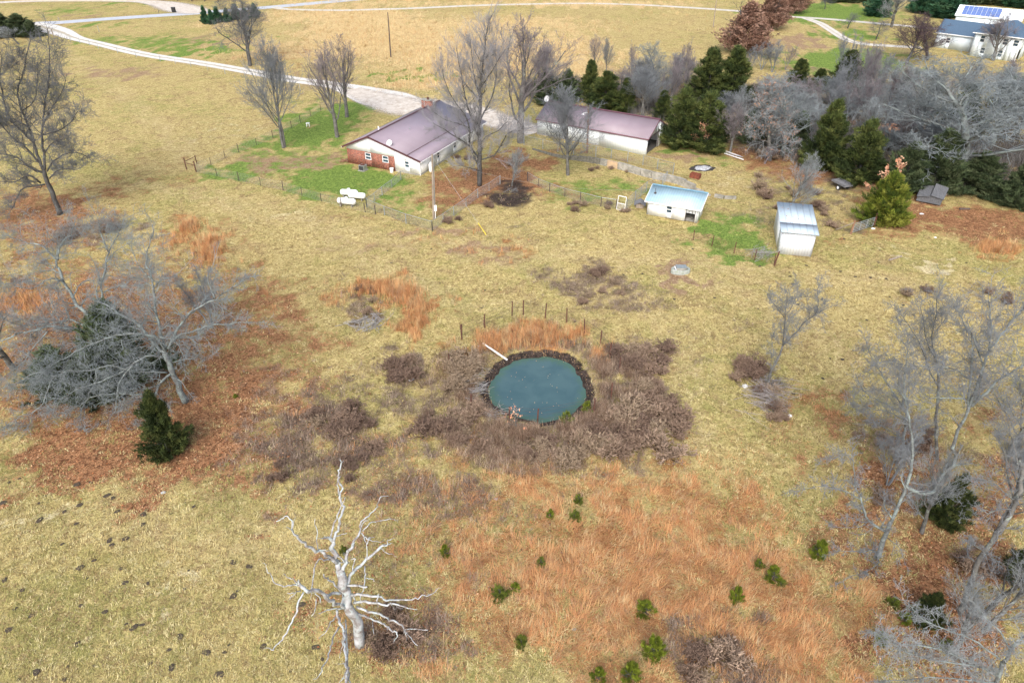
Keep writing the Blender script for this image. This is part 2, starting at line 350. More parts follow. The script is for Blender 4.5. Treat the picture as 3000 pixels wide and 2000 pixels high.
def wav(x, y, s, lo=0, hi=12):
    o = 0
    for i, (a, p, L, A) in enumerate(_WV[lo:hi]): a += s*1.7+i; k = 6.283/L; o = o+A*np.sin((x*np.cos(a)+y*np.sin(a))*k+p+s*2.1+1.3*np.sin((x*np.sin(a)-y*np.cos(a))*k*.37+p))
    return o
def zone(k, x, y):
    out = np.zeros(np.shape(x)); x0_, y0_ = x, y; near_ = 1+1.2*sstep(110, 200, y)
    wa = .4 if k == 'mud' else .85; x = x+wa*wav(x, y, 1)*near_; y = y+wa*wav(x0_, y, 2)*near_
    for (c, M), w in ZB[k]:
        dx = x-c[0]; dy = y-c[1]
        r2 = (M[0, 0]*dx+M[0, 1]*dy)**2+(M[1, 0]*dx+M[1, 1]*dy)**2
        out = np.maximum(out, w*np.exp(-0.9*r2*np.sqrt(r2))*(r2 < 6))
    x, y = x0_, y0_
    if k != 'mud': out = out*np.clip(1+{'orange': .22, 'dark': .2}.get(k, .13)*wav(x, y, 3+len(k), 4, 12), .1, 1.3)
    if k == 'mud':
        r = pond_r(x, y); out = np.maximum(out, (1-sstep(1.12, 1.30, r)))
    if k == 'dark':
        r = pond_r(x, y); out = np.maximum(out, .5*sstep(1.15, 1.3, r)*(1-sstep(1.6, 2.1, r)))
    return out
def axis(a, b, fine, lo, hi, g):
    v = list(np.arange(a, b+1e-6, fine)); s = fine; x = b
    while x < hi: s *= g; x += s; v.append(x)
    s = fine; x = a; pre = []
    while x > lo: s *= g; x -= s; pre.append(x)
    return np.array(pre[::-1]+v)
gx = axis(-70, 70, 0.42, -4000, 4000, 1.035); gy = axis(20, 118, 0.40, -3000, 6000, 1.035)
XX, YY = np.meshgrid(gx, gy); ZZ = terrain(XX, YY)
nx, ny = len(gx), len(gy)
ii = (np.arange(ny-1)[:, None]*nx+np.arange(nx-1)[None, :]).ravel()
GF = np.stack([ii, ii+1, ii+nx+1, ii+nx], 1)
fx, fy = XX.ravel(), YY.ravel()
# far woods floor etc. handled by the same zones
cA = np.stack([zone('leaf', fx, fy), zone('orange', fx, fy), zone('green', fx, fy)], 1)
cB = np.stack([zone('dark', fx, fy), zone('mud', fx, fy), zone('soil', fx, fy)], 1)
far_line = sstep(128, 150, fy+fx*-0.12)
TRAILS = [[(430, 545), (700, 600), (900, 655), (1150, 705), (1500, 735), (1900, 765), (2300, 800), (2700, 835)], [(1300, 705), (1480, 770), (1900, 900), (2030, 1080), (2010, 1300), (1900, 1400)], [(960, 690), (1130, 790), (1330, 885), (1500, 900)], [(1990, 815), (2150, 850), (2400, 960), (2500, 1100)], [(300, 1520), (600, 1560), (860, 1600)], [(560, 480), (480, 380), (330, 250), (180, 150)]]
trail = np.zeros(np.shape(fx)); _wx, _wy = fx+.5*wav(fx, fy, 7, 2, 9), fy+.5*wav(fx, fy, 8, 2, 9)
for T_ in TRAILS:
    D_, _, _ = polyline_dist(_wx, _wy, np.array([P(a, b, 0)[:2] for a, b in T_])); trail = np.maximum(trail, np.exp(-(D_/.55)**2)+.7*np.exp(-((D_-1.5)/.4)**2))
cC = np.stack([zone('farorange', fx, fy), zone('pale', fx, fy), zone('straw2', fx, fy)], 1)
def ground_mat():
    m, n, l, b = nmat('pasture_ground', 0.95, 0, 0.05)
    tc = n.new('ShaderNodeTexCoord'); co = tc.outputs['Object']
    def at(nm):
        a = n.new('ShaderNodeAttribute'); a.attribute_name = nm; s = n.new('ShaderNodeSeparateXYZ'); l.new(a.outputs['Vector'], s.inputs[0]); return s.outputs
    A, B, C = at('ZA'), at('ZB'), at('ZC')
    big = noise_tex(n, l, 0.06, 4, .55, .6, co); mid = noise_tex(n, l, 0.45, 5, .6, .8, co)
    fine = noise_tex(n, l, 2.6, 6, .68, 1.4, co); tuft = noise_tex(n, l, 1.5, 5, .65, 2.2, co, (1, 1.7, 1, .5)); grit = noise_tex(n, l, 9.0, 3, .7, .5, co)
    strawc = mixc(n, l, ss(n, l, fine, .34, .68), (.215, .158, .070), (.585, .487, .240))
    olive = mixc(n, l, ss(n, l, fine, .34, .68), (.150, .138, .048), (.42, .385, .158))
    gm = math_n(n, l, 'ADD', math_n(n, l, 'MULTIPLY', big, .5), math_n(n, l, 'MULTIPLY', mid, .55))
    gm = math_n(n, l, 'SUBTRACT', gm, math_n(n, l, 'MULTIPLY', C[2], .13))
    c = mixc(n, l, math_n(n, l, 'MULTIPLY', ss(n, l, gm, .44, .62), .8), strawc, olive)
    c = mixc(n, l, math_n(n, l, 'MULTIPLY', ss(n, l, tuft, .56, .70), .5), c, (.52, .44, .23))
    c = mixc(n, l, math_n(n, l, 'MULTIPLY', ss(n, l, tuft, .44, .30), .55), c, (.15, .115, .055))
    bn = noise_tex(n, l, .22, 6, .68, 1.5, co)
    c = mixc(n, l, math_n(n, l, 'MULTIPLY', ss(n, l, bn, .50, .64), .55), c, mixc(n, l, ss(n, l, fine, .35, .65), (.15, .095, .055), (.36, .26, .15)))
    def over(c, mask, col, lo=.30, hi=.62, k=.75, src=None, amt=1.0):
        s = math_n(n, l, 'MULTIPLY', math_n(n, l, 'SUBTRACT', src or fine, .5), k)
        s2 = math_n(n, l, 'MULTIPLY', math_n(n, l, 'SUBTRACT', mid, .5), k)
        f = ss(n, l, math_n(n, l, 'ADD', math_n(n, l, 'ADD', mask, s), s2), lo, hi)
        f = math_n(n, l, 'MULTIPLY', f, ss(n, l, mask, 0.02, .2))
        if amt < 1: f = math_n(n, l, 'MULTIPLY', f, amt)
        return mixc(n, l, f, c, col)
    pale = mixc(n, l, ss(n, l, fine, .35, .65), (.40, .33, .20), (.62, .55, .36)); c = over(c, C[1], pale, .3, .7)
    TR = at('ZD'); c = mixc(n, l, math_n(n, l, 'MULTIPLY', TR[0], .5), c, mixc(n, l, ss(n, l, fine, .35, .65), (.30, .22, .12), (.60, .50, .29)))
    soil = mixc(n, l, ss(n, l, fine, .35, .65), (.20, .125, .075), (.36, .265, .18)); c = over(c, B[2], soil, .28, .6)
    fo = mixc(n, l, ss(n, l, fine, .35, .65), (.36, .24, .115), (.62, .49, .275)); c = over(c, C[0], fo, .25, .6, 1.1)
    gr = mixc(n, l, ss(n, l, fine, .35, .65), (.075, .118, .030), (.225, .30, .085)); c = over(c, A[2], gr, .32, .6, .9)
    lf = mixc(n, l, ss(n, l, fine, .36, .64), (.105, .052, .030), (.37, .205, .115))
    lf = mixc(n, l, math_n(n, l, 'MULTIPLY', ss(n, l, grit, .60, .68), .7), lf, (.58, .36, .22)); c = over(c, A[0], lf, .28, .66, 1.2)
    og = mixc(n, l, ss(n, l, tuft, .38, .62), (.19, .10, .05), (.44, .25, .12)); c = over(c, A[1], og, .30, .66, 1.1)
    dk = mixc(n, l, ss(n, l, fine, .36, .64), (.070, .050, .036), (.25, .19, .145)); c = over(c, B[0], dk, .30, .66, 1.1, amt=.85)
    mu = mixc(n, l, ss(n, l, fine, .36, .68), (.022, .018, .016), (.085, .065, .055)); c = over(c, B[1], mu, .35, .6, .5)
    v = n.new('ShaderNodeHueSaturation'); v.inputs['Saturation'].default_value = 1.07
    l.new(c, v.inputs['Color']); l.new(math_n(n, l, 'ADD', math_n(n, l, 'MULTIPLY', grit, .7), .65), v.inputs['Value'])
    l.new(v.outputs[0], b.inputs['Base Color'])
    h = math_n(n, l, 'ADD', math_n(n, l, 'MULTIPLY', fine, .6), math_n(n, l, 'MULTIPLY', grit, .4))
    bump(n, l, b, h, 0.9, 0.22)
    return m
M_GROUND = ground_mat()
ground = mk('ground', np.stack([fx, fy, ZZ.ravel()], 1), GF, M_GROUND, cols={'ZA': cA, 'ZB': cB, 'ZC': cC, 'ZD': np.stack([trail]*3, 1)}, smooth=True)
tag(ground, kind='structure')
# ------------------------------------------------------------------ pond water
mw, n_, l_, b_ = nmat('pond_water', 0.04, 0, 0.5)
tc_ = n_.new('ShaderNodeTexCoord'); f_ = noise_tex(n_, l_, .5, 3, .5, .5, tc_.outputs['Object'])
wa_ = n_.new('ShaderNodeAttribute'); wa_.attribute_name = 'Col'; sx_ = n_.new('ShaderNodeSeparateXYZ'); l_.new(wa_.outputs['Vector'], sx_.inputs[0])
ed_ = ss(n_, l_, math_n(n_, l_, 'ADD', sx_.outputs[0], math_n(n_, l_, 'MULTIPLY', math_n(n_, l_, 'SUBTRACT', noise_tex(n_, l_, 1.6, 4, .6, .8, tc_.outputs['Object']), .5), 1.1)), .25, 1.0)
l_.new(mixc(n_, l_, math_n(n_, l_, 'MULTIPLY', ed_, .8), mixc(n_, l_, ss(n_, l_, f_, .35, .65), (.042, .088, .100), (.056, .106, .115)), (.055, .110, .070)), b_.inputs['Base Color'])
bump(n_, l_, b_, noise_tex(n_, l_, 4, 3, .5, 0, tc_.outputs['Object']), 0.04, 0.02)
cp, Mp = POND; Mi = np.linalg.inv(Mp)
wv = [(cp[0], cp[1], -0.40)]; wc = [(0, 0, 0)]
for r_ in (.72, .86, .95, 1.0, 1.07):
    for k in range(96):
        a = 2*math.pi*k/96; q = Mi@np.array([math.cos(a), math.sin(a)])*r_; wv.append((cp[0]+q[0], cp[1]+q[1], -0.40)); wc.append((max(0, (r_-.72)/.33),)*3)
tag(mk('pond_water', np.array(wv), [np.array([(0, 1+k, 1+(k+1) % 96) for k in range(96)])]+[np.array([(1+j*96+k, 97+j*96+k, 97+j*96+(k+1) % 96, 1+j*96+(k+1) % 96) for k in range(96)]) for j in range(4)], mw, cols=np.array(wc)), kind='structure')
# ------------------------------------------------------------------ roads
def catmull(pts, per=8):
    pts = [np.array(p, float) for p in pts]; q = [2*pts[0]-pts[1]]+pts+[2*pts[-1]-pts[-2]]; out = []
    for i in range(1, len(q)-2):
        for k in range(per):
            t = k/per; a, b, c, d = q[i-1:i+3]
            out.append(.5*((2*b)+(-a+c)*t+(2*a-5*b+4*c-d)*t*t+(-a+3*b-3*c+d)*t**3))
    out.append(pts[-1]); return out
def road_mat(name, c1, c2, tracks=0.0, mid=(.30, .26, .17), edge=.16):
    m, n, l, b = nmat(name, 0.95, 0, 0.1)
    a = n.new('ShaderNodeAttribute'); a.attribute_name = 'Col'; sp = n.new('ShaderNodeSeparateXYZ'); l.new(a.outputs['Vector'], sp.inputs[0])
    tc = n.new('ShaderNodeTexCoord'); co = tc.outputs['Object']
    f = noise_tex(n, l, .9, 6, .65, .8, co); g = noise_tex(n, l, 5, 4, .7, .2, co)
    c = mixc(n, l, ss(n, l, f, .3, .7), c1, c2)
    if tracks:
        d = math_n(n, l, 'ABSOLUTE', sp.outputs[0])
        k = ss(n, l, math_n(n, l, 'ADD', d, math_n(n, l, 'MULTIPLY', math_n(n, l, 'SUBTRACT', f, .5), .5)), .30, .06)
        c = mixc(n, l, math_n(n, l, 'MULTIPLY', k, tracks), c, mid)
    c = mixc(n, l, math_n(n, l, 'MULTIPLY', ss(n, l, g, .55, .7), .3), c, tuple(x*.6 for x in c1))
    l.new(c, b.inputs['Base Color']); bump(n, l, b, g, .5, .05)
    # ragged edge: gravel thins out into the grass
    d = math_n(n, l, 'ABSOLUTE', sp.outputs[0])
    al = ss(n, l, math_n(n, l, 'ADD', d, math_n(n, l, 'MULTIPLY', math_n(n, l, 'SUBTRACT', g, .5), edge*4)), 1.0, 1.0-edge)
    l.new(al, b.inputs['Alpha'])
    return m
def road(name, pts, widths, mat, z=0.012, per=10):
    W = [P(a, b, 0)[:2] for a, b in pts]; ww = widths if hasattr(widths, '__len__') else [widths]*len(W)
    Q = catmull([np.array([p[0], p[1], w]) for p, w in zip(W, ww)], per)
    V = []; C = []; F = []; K = 9
    for i, q in enumerate(Q):
        d = Q[min(i+1, len(Q)-1)]-Q[max(i-1, 0)]; d = d[:2]/np.linalg.norm(d[:2]); nn = np.array([-d[1], d[0]])
        for k in range(K):
            s = k/(K-1)*2-1; p = q[:2]+nn*s*q[2]/2*1.1; V.append((p[0], p[1], float(terrain(p[0], p[1]))+z)); C.append((s*1.1, 0, 0))
        if i:
            for k in range(K-1):
                a = i*K+k; F.append((a-K, a-K+1, a+1, a))
    o = mk(name, np.array(V), np.array(F), mat, cols=np.array(C)); return tag(o, kind='structure')
M_ROAD = road_mat('road_chip', (.36, .38, .42), (.45, .47, .51), edge=.06)
M_DRIVE = road_mat('drive_gravel', (.50, .475, .44), (.66, .63, .59), .75, edge=.12)
M_LANE = road_mat('lane_gravel', (.46, .43, .38), (.60, .57, .52), .5, edge=.18)
M_PAD = road_mat('pad_gravel', (.40, .34, .28), (.60, .555, .50), edge=.35)
road('road', [(-300,108),(-60,88),(60,75),(97,70),(180,66),(300,57),(450,47),(590,38),(720,27),(800,21),(900,12),(1000,3),(1200,-14),(1500,-34)], 5.5, M_ROAD)
road('driveway', [(60,72),(110,76),(170,92),(225,113),(300,131),(425,160),(600,187),(725,209),(850,232),(940,244),(1000,254),(1060,270),(1130,290),(1200,305)], [7,8,7,4.2,3.8,3.8,3.9,4.1,4.4,4.8,5.5,9,12,9], M_DRIVE, .018)
road('gravel_yard', [(1030,262),(1110,290),(1200,312),(1290,318),(1380,330),(1450,352),(1530,375),(1570,390)], [5,10,14,13,11,9,8,5], M_PAD, .024)
road('gravel_road', [(-150,22),(0,8),(120,3),(255,2),(360,3),(425,5),(480,12),(520,22),(560,32),(600,36)], [5,5,5,5,5,7,11,14,13,8], M_PAD, .02)
road('farm_lane', [(800,22),(850,28),(1000,31),(1110,28),(1210,25),(1420,16),(1680,11),(1850,14),(2000,22),(2160,33),(2230,42),(2320,50),(2430,57),(2600,72),(2760,86),(2900,95)], 3.0, M_LANE, .018)
road('farm_track', [(2360,54),(2400,68),(2430,86),(2475,114),(2520,128),(2590,134),(2700,140)], 3.0, M_LANE, .024)
# ------------------------------------------------------------------ scattered ground cover
RG = np.random.default_rng(11)
def scatter_px(n, y0=-20, y1=2040, x0=-60, x1=3060, power=1.0):
    """random world points, evenly spread over what the camera overlooks"""
    py = y0+(y1-y0)*RG.random(n)**(1/power); px = x0+(x1-x0)*RG.random(n)
    X = (px-1500)/FPX; yy = (1000-py)/FPX; dy = cP+yy*sP; dz = -sP+yy*cP; t = CAM_H/-dz
    return X*t, dy*t
OBST = []    # footprints kept clear (x, y, r)
def blades(x, y, L, W, lean, col, nb, spread, jl=.35, azf=None):
    """nb blades at every (x,y): narrow bent triangles; arrays for everything"""
    n = len(x); X = np.repeat(x, nb); Y = np.repeat(y, nb); L = np.repeat(L, nb)*(1+jl*(RG.random(n*nb)*2-1)); m = n*nb
    X = X+RG.normal(0, 1, m)*np.repeat(spread, nb); Y = Y+RG.normal(0, 1, m)*np.repeat(spread, nb)
    Z = terrain(X, Y)-0.02
    base_az = np.repeat(RG.random(n)*2*np.pi if azf is None else azf, nb); az = base_az+RG.normal(0, .9 if azf is None else .55, m)
    ln = np.clip(np.repeat(lean, nb)*(1+.4*RG.normal(0, 1, m)), 0.05, 1.45)
    dx, dy, dz = np.sin(ln)*np.cos(az), np.sin(ln)*np.sin(az), np.cos(ln)
    l2 = np.clip(ln*1.5+.15, 0, 1.55); ex, ey, ez = np.sin(l2)*np.cos(az), np.sin(l2)*np.sin(az), np.cos(l2)
    wx, wy = -np.sin(az), np.cos(az); w = np.repeat(W, nb)*(.7+.6*RG.random(m))/2
    h = L*.55
    p0 = np.stack([X-wx*w, Y-wy*w, Z], 1); p1 = np.stack([X+wx*w, Y+wy*w, Z], 1)
    mx, my, mz = X+dx*h, Y+dy*h, Z+dz*h
    p2 = np.stack([mx-wx*w*.8, my-wy*w*.8, mz], 1); p3 = np.stack([mx+wx*w*.8, my+wy*w*.8, mz], 1)
    q = L*.45; p4 = np.stack([mx+ex*q, my+ey*q, mz+ez*q], 1)
    V = np.stack([p0, p1, p2, p3, p4], 1).reshape(-1, 3); i = np.arange(m)*5
    F4 = np.stack([i, i+1, i+3, i+2], 1); F3 = np.stack([i+2, i+3, i+4], 1)
    c = np.repeat(col, nb, 0)*(.86+.28*RG.random((m, 1))); C = np.repeat(c, 5, 0); 
    return V, [F4, F3], C
M_BLADE = attr_mat('grass_blades', .9)
def keep_off(x, y):
    return (pond_r(x, y) > 1.18)
def clear_of(x, y):
    m = keep_off(x, y)
    for a, b, r in OBST: m &= (x-a)**2+(y-b)**2 > r*r
    return m
# ------------------------------------------------------------------ building materials
def brick_mat():
    m, n, l, b = nmat('red_brick', .9)
    a = n.new('ShaderNodeAttribute'); a.attribute_name = 'Col'
    br = n.new('ShaderNodeTexBrick'); l.new(a.outputs['Vector'], br.inputs['Vector'])
    br.inputs['Scale'].default_value = 1.0; br.inputs['Brick Width'].default_value = .34; br.inputs['Row Height'].default_value = .12; br.inputs['Mortar Size'].default_value = .012
    br.inputs['Color1'].default_value = (.30, .075, .04, 1); br.inputs['Color2'].default_value = (.13, .045, .035, 1); br.inputs['Mortar'].default_value = (.36, .25, .2, 1); br.inputs['Bias'].default_value = -.1
    tc = n.new('ShaderNodeTexCoord'); g = noise_tex(n, l, 3.5, 4, .7, .5, a.outputs['Vector'], (1, 2.6, 1))
    c = mixc(n, l, ss(n, l, g, .52, .62), br.outputs[0], (.09, .04, .035)); c = mixc(n, l, math_n(n, l, 'MULTIPLY', ss(n, l, g, .43, .36), .7), c, (.50, .22, .14))
    l.new(c, b.inputs['Base Color']); return m
M_BRICK = brick_mat()
M_MAROON = ribbed('maroon_sheet_roof', (.265, .215, .255), (.275, .225, .265), 3.2, .42, .0, bumpk=.7)
M_MAROONB = ribbed('maroon_barn_roof', (.26, .205, .24), (.28, .225, .26), 3.2, .42, .0, bumpk=.8)
M_TRIM = simple('dark_maroon_trim', (.09, .035, .04), None, 4, .5)
M_WHITE = ribbed('white_siding', (.86, .87, .88), (.84, .85, .87), .0001, .6)
M_SIDE = ribbed('white_lap_siding', (.84, .86, .87), (.82, .84, .86), .0001, .6)
M_BARNW = ribbed('white_sheet_wall', (.84, .88, .91), (.81, .86, .89), 3.3, .45, bumpk=.4)
M_WPAINT = simple('white_painted_block', (.80, .80, .79), (.70, .71, .70), 1.5, .7, stain=((.45, .43, .38), 2.5, .66))
M_WTRIM = simple('white_trim', (.80, .80, .80), (.74, .75, .76), 3, .5)
M_GLASS = simple('dark_glass', (.03, .05, .07), (.05, .08, .10), 1, .08)
M_FOUND = simple('grey_foundation', (.36, .35, .31), (.26, .25, .22), 3, .9)
M_CONC = simple('weathered_concrete', (.36, .34, .30), (.22, .21, .18), 1.6, .95, bumpk=.4, stain=((.16, .15, .12), 1.3, .58))
M_BLUEROOF = ribbed('pale_blue_sheet_roof', (.34, .49, .57), (.38, .53, .60), 3.0, .38, 0, bumpk=.5)
M_ZINC = ribbed('zinc_sheet_roof', (.44, .53, .60), (.48, .57, .64), 1.3, .4, .1, bumpk=.6, stain=((.30, .24, .22), .37))
M_ZINC2 = ribbed('old_zinc_sheet', (.38, .48, .53), (.42, .51, .56), 1.3, .4, .1, bumpk=.6)
M_STEEL = simple('galvanised_steel', (.42, .45, .47), (.32, .35, .37), 6, .45, .6)
M_RUST = simple('rusty_steel', (.13, .055, .035), (.07, .035, .03), 6, .9)
M_DARKST = simple('dark_steel_post', (.06, .05, .05), (.10, .07, .06), 6, .8)
M_WOOD = simple('grey_wood', (.30, .25, .20), (.20, .165, .13), 5, .95, squash=(1, 1, .15), bumpk=.3)
M_BWOOD = simple('brown_wood_pole', (.26, .15, .09), (.17, .095, .06), 5, .95, squash=(1, 1, .12), bumpk=.3)
M_GWOOD = simple('silver_grey_wood', (.20, .20, .21), (.13, .13, .14), 5, .9, squash=(3, .4, 1))
M_PLASTIC = simple('white_plastic', (.82, .82, .82), (.78, .78, .78), 2, .35)
M_TANK = simple('white_tank_paint', (.84, .84, .84), (.78, .79, .79), 1.5, .3, stain=((.5, .45, .38), 3, .68))
M_DARK = simple('dark_grille', (.03, .03, .035), (.05, .05, .05), 20, .6)
M_ASH = simple('pale_ash', (.50, .51, .53), (.24, .24, .25), 5, 1, bumpk=.8, stain=((.05, .05, .05), 4, .56))
M_CHAR = simple('charred_soil', (.03, .028, .026), (.06, .05, .045), 6, 1, bumpk=.8)
M_SLATE = simple('slate_blue_shingles', (.055, .095, .15), (.075, .12, .18), 5, .8, bumpk=.3)
M_SOLAR = None
M_YELLOW = simple('yellow_plastic', (.75, .60, .05), None, 3, .4)
M_INSIDE = simple('dim_interior', (.10, .09, .08), (.07, .065, .06), 2, .95)
M_RUBBER = simple('black_rubber', (.02, .02, .02), (.03, .03, .03), 4, .8)
def rect_frame(A, B):
    A = np.array(A[:2]); B = np.array(B[:2]); W = np.linalg.norm(B-A); u = (B-A)/W; v = np.array([-u[1], u[0]]); return A, u, v, W
def p3(A, u, v, a, b, z): return np.array([A[0]+u[0]*a+v[0]*b, A[1]+u[1]*a+v[1]*b, z])
UP = np.array([0, 0, 1.])
# ------------------------------------------------------------------ the ranch house
A, u, v, W = rect_frame(G(1021, 477), G(1232, 515))
far = P(1297, 306, 4.5); HL = float((far[:2]-A)@v)
house = thing('house', 'long white and red brick house with a maroon metal roof and brick chimney', 'house', (A[0], A[1], 0))
EL, ER, RH, RU = 2.75, 2.25, 4.75, .34*W
bx_ = .665*W
def h3(a, b, z): return p3(A, u, v, a, b, z)
e3 = np.array([u[0], u[1], 0]); v3 = np.array([v[0], v[1], 0])
# gable end towards the viewer: brick lower left, white above and right
top_at = lambda a: EL+(RH-EL)*a/RU if a < RU else RH+(ER-RH)*(a-RU)/(W-RU)
bh = 2.42
wallpoly('brick_wall', [(0, 0), (bx_, 0), (bx_, bh-.1), (0, bh)], h3(0, 0, 0), u, 0, .2, M_BRICK, house, holes=[(.26*W, .32*W+.25, 1.15, 2.2), (.50*W, .56*W+.25, 1.15, 2.2)])
wallpoly('gable_wall', [(0, bh), (bx_, bh-.1), (bx_, top_at(bx_)), (RU, RH), (0, EL)], h3(0, .0, 0)+(-v3*.03), u, 0, .2, M_WHITE, house)
wallpoly('end_wall', [(bx_, .25), (W, .25), (W, ER), (bx_, top_at(bx_))], h3(0, -.02, 0), u, 0, .2, M_WHITE, house, holes=[(.80*W, .86*W, .95, 1.95)])
for a0, a1, z0, z1 in ((.26*W, .32*W+.25, 1.15, 2.2), (.50*W, .56*W+.25, 1.15, 2.2), (.80*W, .86*W, .95, 1.95)):
    window(house, h3(0, 0, 0), u, a0, a1, z0, z1, M_WTRIM, M_GLASS, .06)
mb = MB(); mb.box(h3(bx_+(W-bx_)/2, .08, .12), (W-bx_, .2, .26), e3, v3, UP); mb.box(h3(W-.08, HL/2, .12), (.2, HL-.2, .26), e3, v3, UP); mb.build('foundation', M_FOUND, house)
# long right side wall, seen obliquely
ws = [(5.2, 6.0, 1.0, 2.0), (10.5, 11.5, 1.0, 1.95), (15.5, 16.5, 1.0, 1.95)]
ws = [w for w in ws if w[1] < HL-.5]
wallpoly('side_wall', [(0, .25), (HL, .25), (HL, ER), (0, ER)], h3(W, 0, 0), v, 0, .2, M_SIDE, house, holes=[w for w in ws])
for w in ws: window(house, h3(W, 0, 0), v, *w, M_WTRIM, M_GLASS, .05)
wallpoly('side_wall', [(0, 0), (HL, 0), (HL, EL), (0, EL)], h3(0, HL, 0), -v, 0, .2, M_BRICK, house)
wallpoly('back_wall', [(0, 0), (W, 0), (W, EL), (W-RU, RH), (0, ER)], h3(W, HL, 0), -u, 0, .2, M_WHITE, house)
ov = .45; t_ = .12
def roofz(a): return (EL+(RH-EL)*a/RU if a <= RU else RH+(ER-RH)*(a-RU)/(W-RU))+.14
brk = W*.86
slabuv('roof', [h3(RU, -ov, RH+.14), h3(RU, HL+ov, RH+.14), h3(-ov*1.2, HL+ov, roofz(-ov*1.2)), h3(-ov*1.2, -ov, roofz(-ov*1.2))], -t_, M_MAROON, house)
rf = slabuv('roof', [h3(RU, HL+ov, RH+.14), h3(RU, -ov, RH+.14), h3(brk, -ov, roofz(brk)), h3(brk, HL+ov, roofz(brk))], -t_, M_MAROON, house)
slabuv('roof', [h3(brk, HL+ov, roofz(brk)+.03), h3(brk, -ov, roofz(brk)+.03), h3(W+ov, -ov, roofz(W+ov)+.10), h3(W+ov, HL+ov, roofz(W+ov)+.10)], -t_, M_MAROON, house)
mb = MB(); mb.beam(h3(RU, -ov, RH+.29), h3(RU, HL+ov, RH+.29), .34, .05); mb.beam(h3(brk, -ov, roofz(brk)+.16), h3(brk, HL+ov, roofz(brk)+.16), .12, .03)
mb.beam(h3(-ov*1.2, -ov-.03, roofz(-ov*1.2)+.03), h3(RU, -ov-.03, RH+.2), .06, .26); mb.beam(h3(RU, -ov-.03, RH+.2), h3(W+ov, -ov-.03, roofz(W+ov)+.12), .06, .26); mb.build('roof_trim', M_TRIM, house)
mb = MB(); mb.beam(h3(-ov*1.2-.07, -ov, roofz(-ov*1.2)), h3(-ov*1.2-.07, HL+ov, roofz(-ov*1.2)), .13, .12); mb.beam(h3(W+ov+.07, -ov, roofz(W+ov)+.04), h3(W+ov+.07, HL+ov, roofz(W+ov)+.04), .13, .12)
mb.beam(h3(W+.07, -.1, ER-.05), h3(W+.07, -.1, .1), .09); mb.beam(h3(W+.07, -.1, ER-.05), h3(W+ov+.07, -.1, ER+.05), .09); mb.build('gutter', M_WTRIM, house)
ch = P(1252, 312, 4.7); ca, cb = float((ch[:2]-A)@u), float((ch[:2]-A)@v)
mb = MB(); n0 = h3(ca, cb, 2.6)
C8 = []; V8 = []; F8 = []
for k, (dx, dy) in enumerate(((-.9, -.45), (.9, -.45), (.9, .45), (-.9, .45))):
    for z in (0, 5.8): V8.append(h3(ca+dx, cb+dy, z)); C8.append((k*.9 if k % 2 else k*.9, z, 0))
F8 = [(0, 2, 3, 1), (2, 4, 5, 3), (4, 6, 7, 5), (6, 0, 1, 7), (1, 3, 5, 7)]
ch_o = mk('chimney', np.array(V8), [np.array(F8[:4]), np.array(F8[4:])], M_BRICK, house, cols=np.array(C8))
mb = MB(); mb.box(h3(ca, cb, 5.85), (2.0, 1.1, .1), e3, v3, UP); mb.build('cap', M_CONC, ch_o)
MB().tube([h3(ca+.2, cb, 5.9), h3(ca+.2, cb, 6.3)], .2, 10).build('flue', M_RUST, ch_o)
for (px, py), r_, hh, mt in (((963+147, 394), .07, .75, M_PLASTIC), ((950+1157/4.612, 384), .06, .4, M_STEEL), ((950+742/4.612, 386), .07, .6, M_PLASTIC)):
    q = P(px, py, 4.0); a_ = float((q[:2]-A)@u); b_ = float((q[:2]-A)@v); z_ = roofz(a_); MB().tube([h3(a_, b_, z_), h3(a_, b_, z_+hh)], r_, 8).build('vent_pipe', mt, house)
OBST.append((*(h3(W/2, HL*.25, 0)[:2]), 8)); OBST.append((*(h3(W/2, HL*.6, 0)[:2]), 9)); OBST.append((*(h3(W/2, HL*.9, 0)[:2]), 8))
def dish(label, base, face, r=.42, pole=.5):
    t = thing('satellite_dish', label, 'satellite dish', base); b = np.array(base); f = np.array(face, float); f /= np.linalg.norm(f)
    MB().tube([b, b+UP*pole], .03, 6).build('mast', M_STEEL, t)
    c = b+UP*(pole+.1); prof = [(0.01, 0), (r*.5, .04*r*2), (r*.85, .2*r), (r, .3*r), (r*.98, .26*r), (r*.5, .02), (.01, -.03)]
    MB().lathe(c, prof, 20, f).build('reflector', M_PLASTIC, t, smooth=True)
    MB().beam(c-UP*r*.9, c+f*r*1.1, .03).build('arm', M_STEEL, t)
    return t
q = P(1157, 436, 3.0); a_ = float((q[:2]-A)@u); dish('white satellite dish on the gable edge of the maroon house roof', h3(a_, .25, roofz(a_)), (-.3, -.75, .5), .46, .3)
# air conditioner, bucket, meter cabinet, wood heap
q = G(1064, 499); t = thing('air_conditioner', 'boxy grey air conditioner unit on the grass by the brick wall', 'air conditioner', q)
mb = MB(); mb.box(q+UP*.48, (.95, .95, .8), e3, v3, UP); mb.build('cabinet', M_STEEL, t)
mb = MB(); mb.box(q-v3*.485+UP*.48, (.8, .02, .66), e3, v3, UP); mb.build('side_grille', M_DARK, t)
mb = MB(); mb.lathe(q+UP*.89, [(.0, .0), (.36, .0), (.38, .03), (.33, .05), (.0, .05)], 18); g_ = mb.build('fan_grille', M_RUST, t)
mb = MB(); mb.box(q+UP*.04, (1.2, 1.2, .1), e3, v3, UP); mb.build('pad', M_CONC, t)
q = G(1148, 505); t = thing('bucket', 'white plastic bucket at the brick wall corner', 'bucket', q)
MB().lathe(q, [(.0, .0), (.24, .0), (.30, .62), (.33, .62), (.33, .66), (.27, .66), (.22, .05), (0, .05)], 18).build('bucket_body', M_PLASTIC, t, smooth=True)
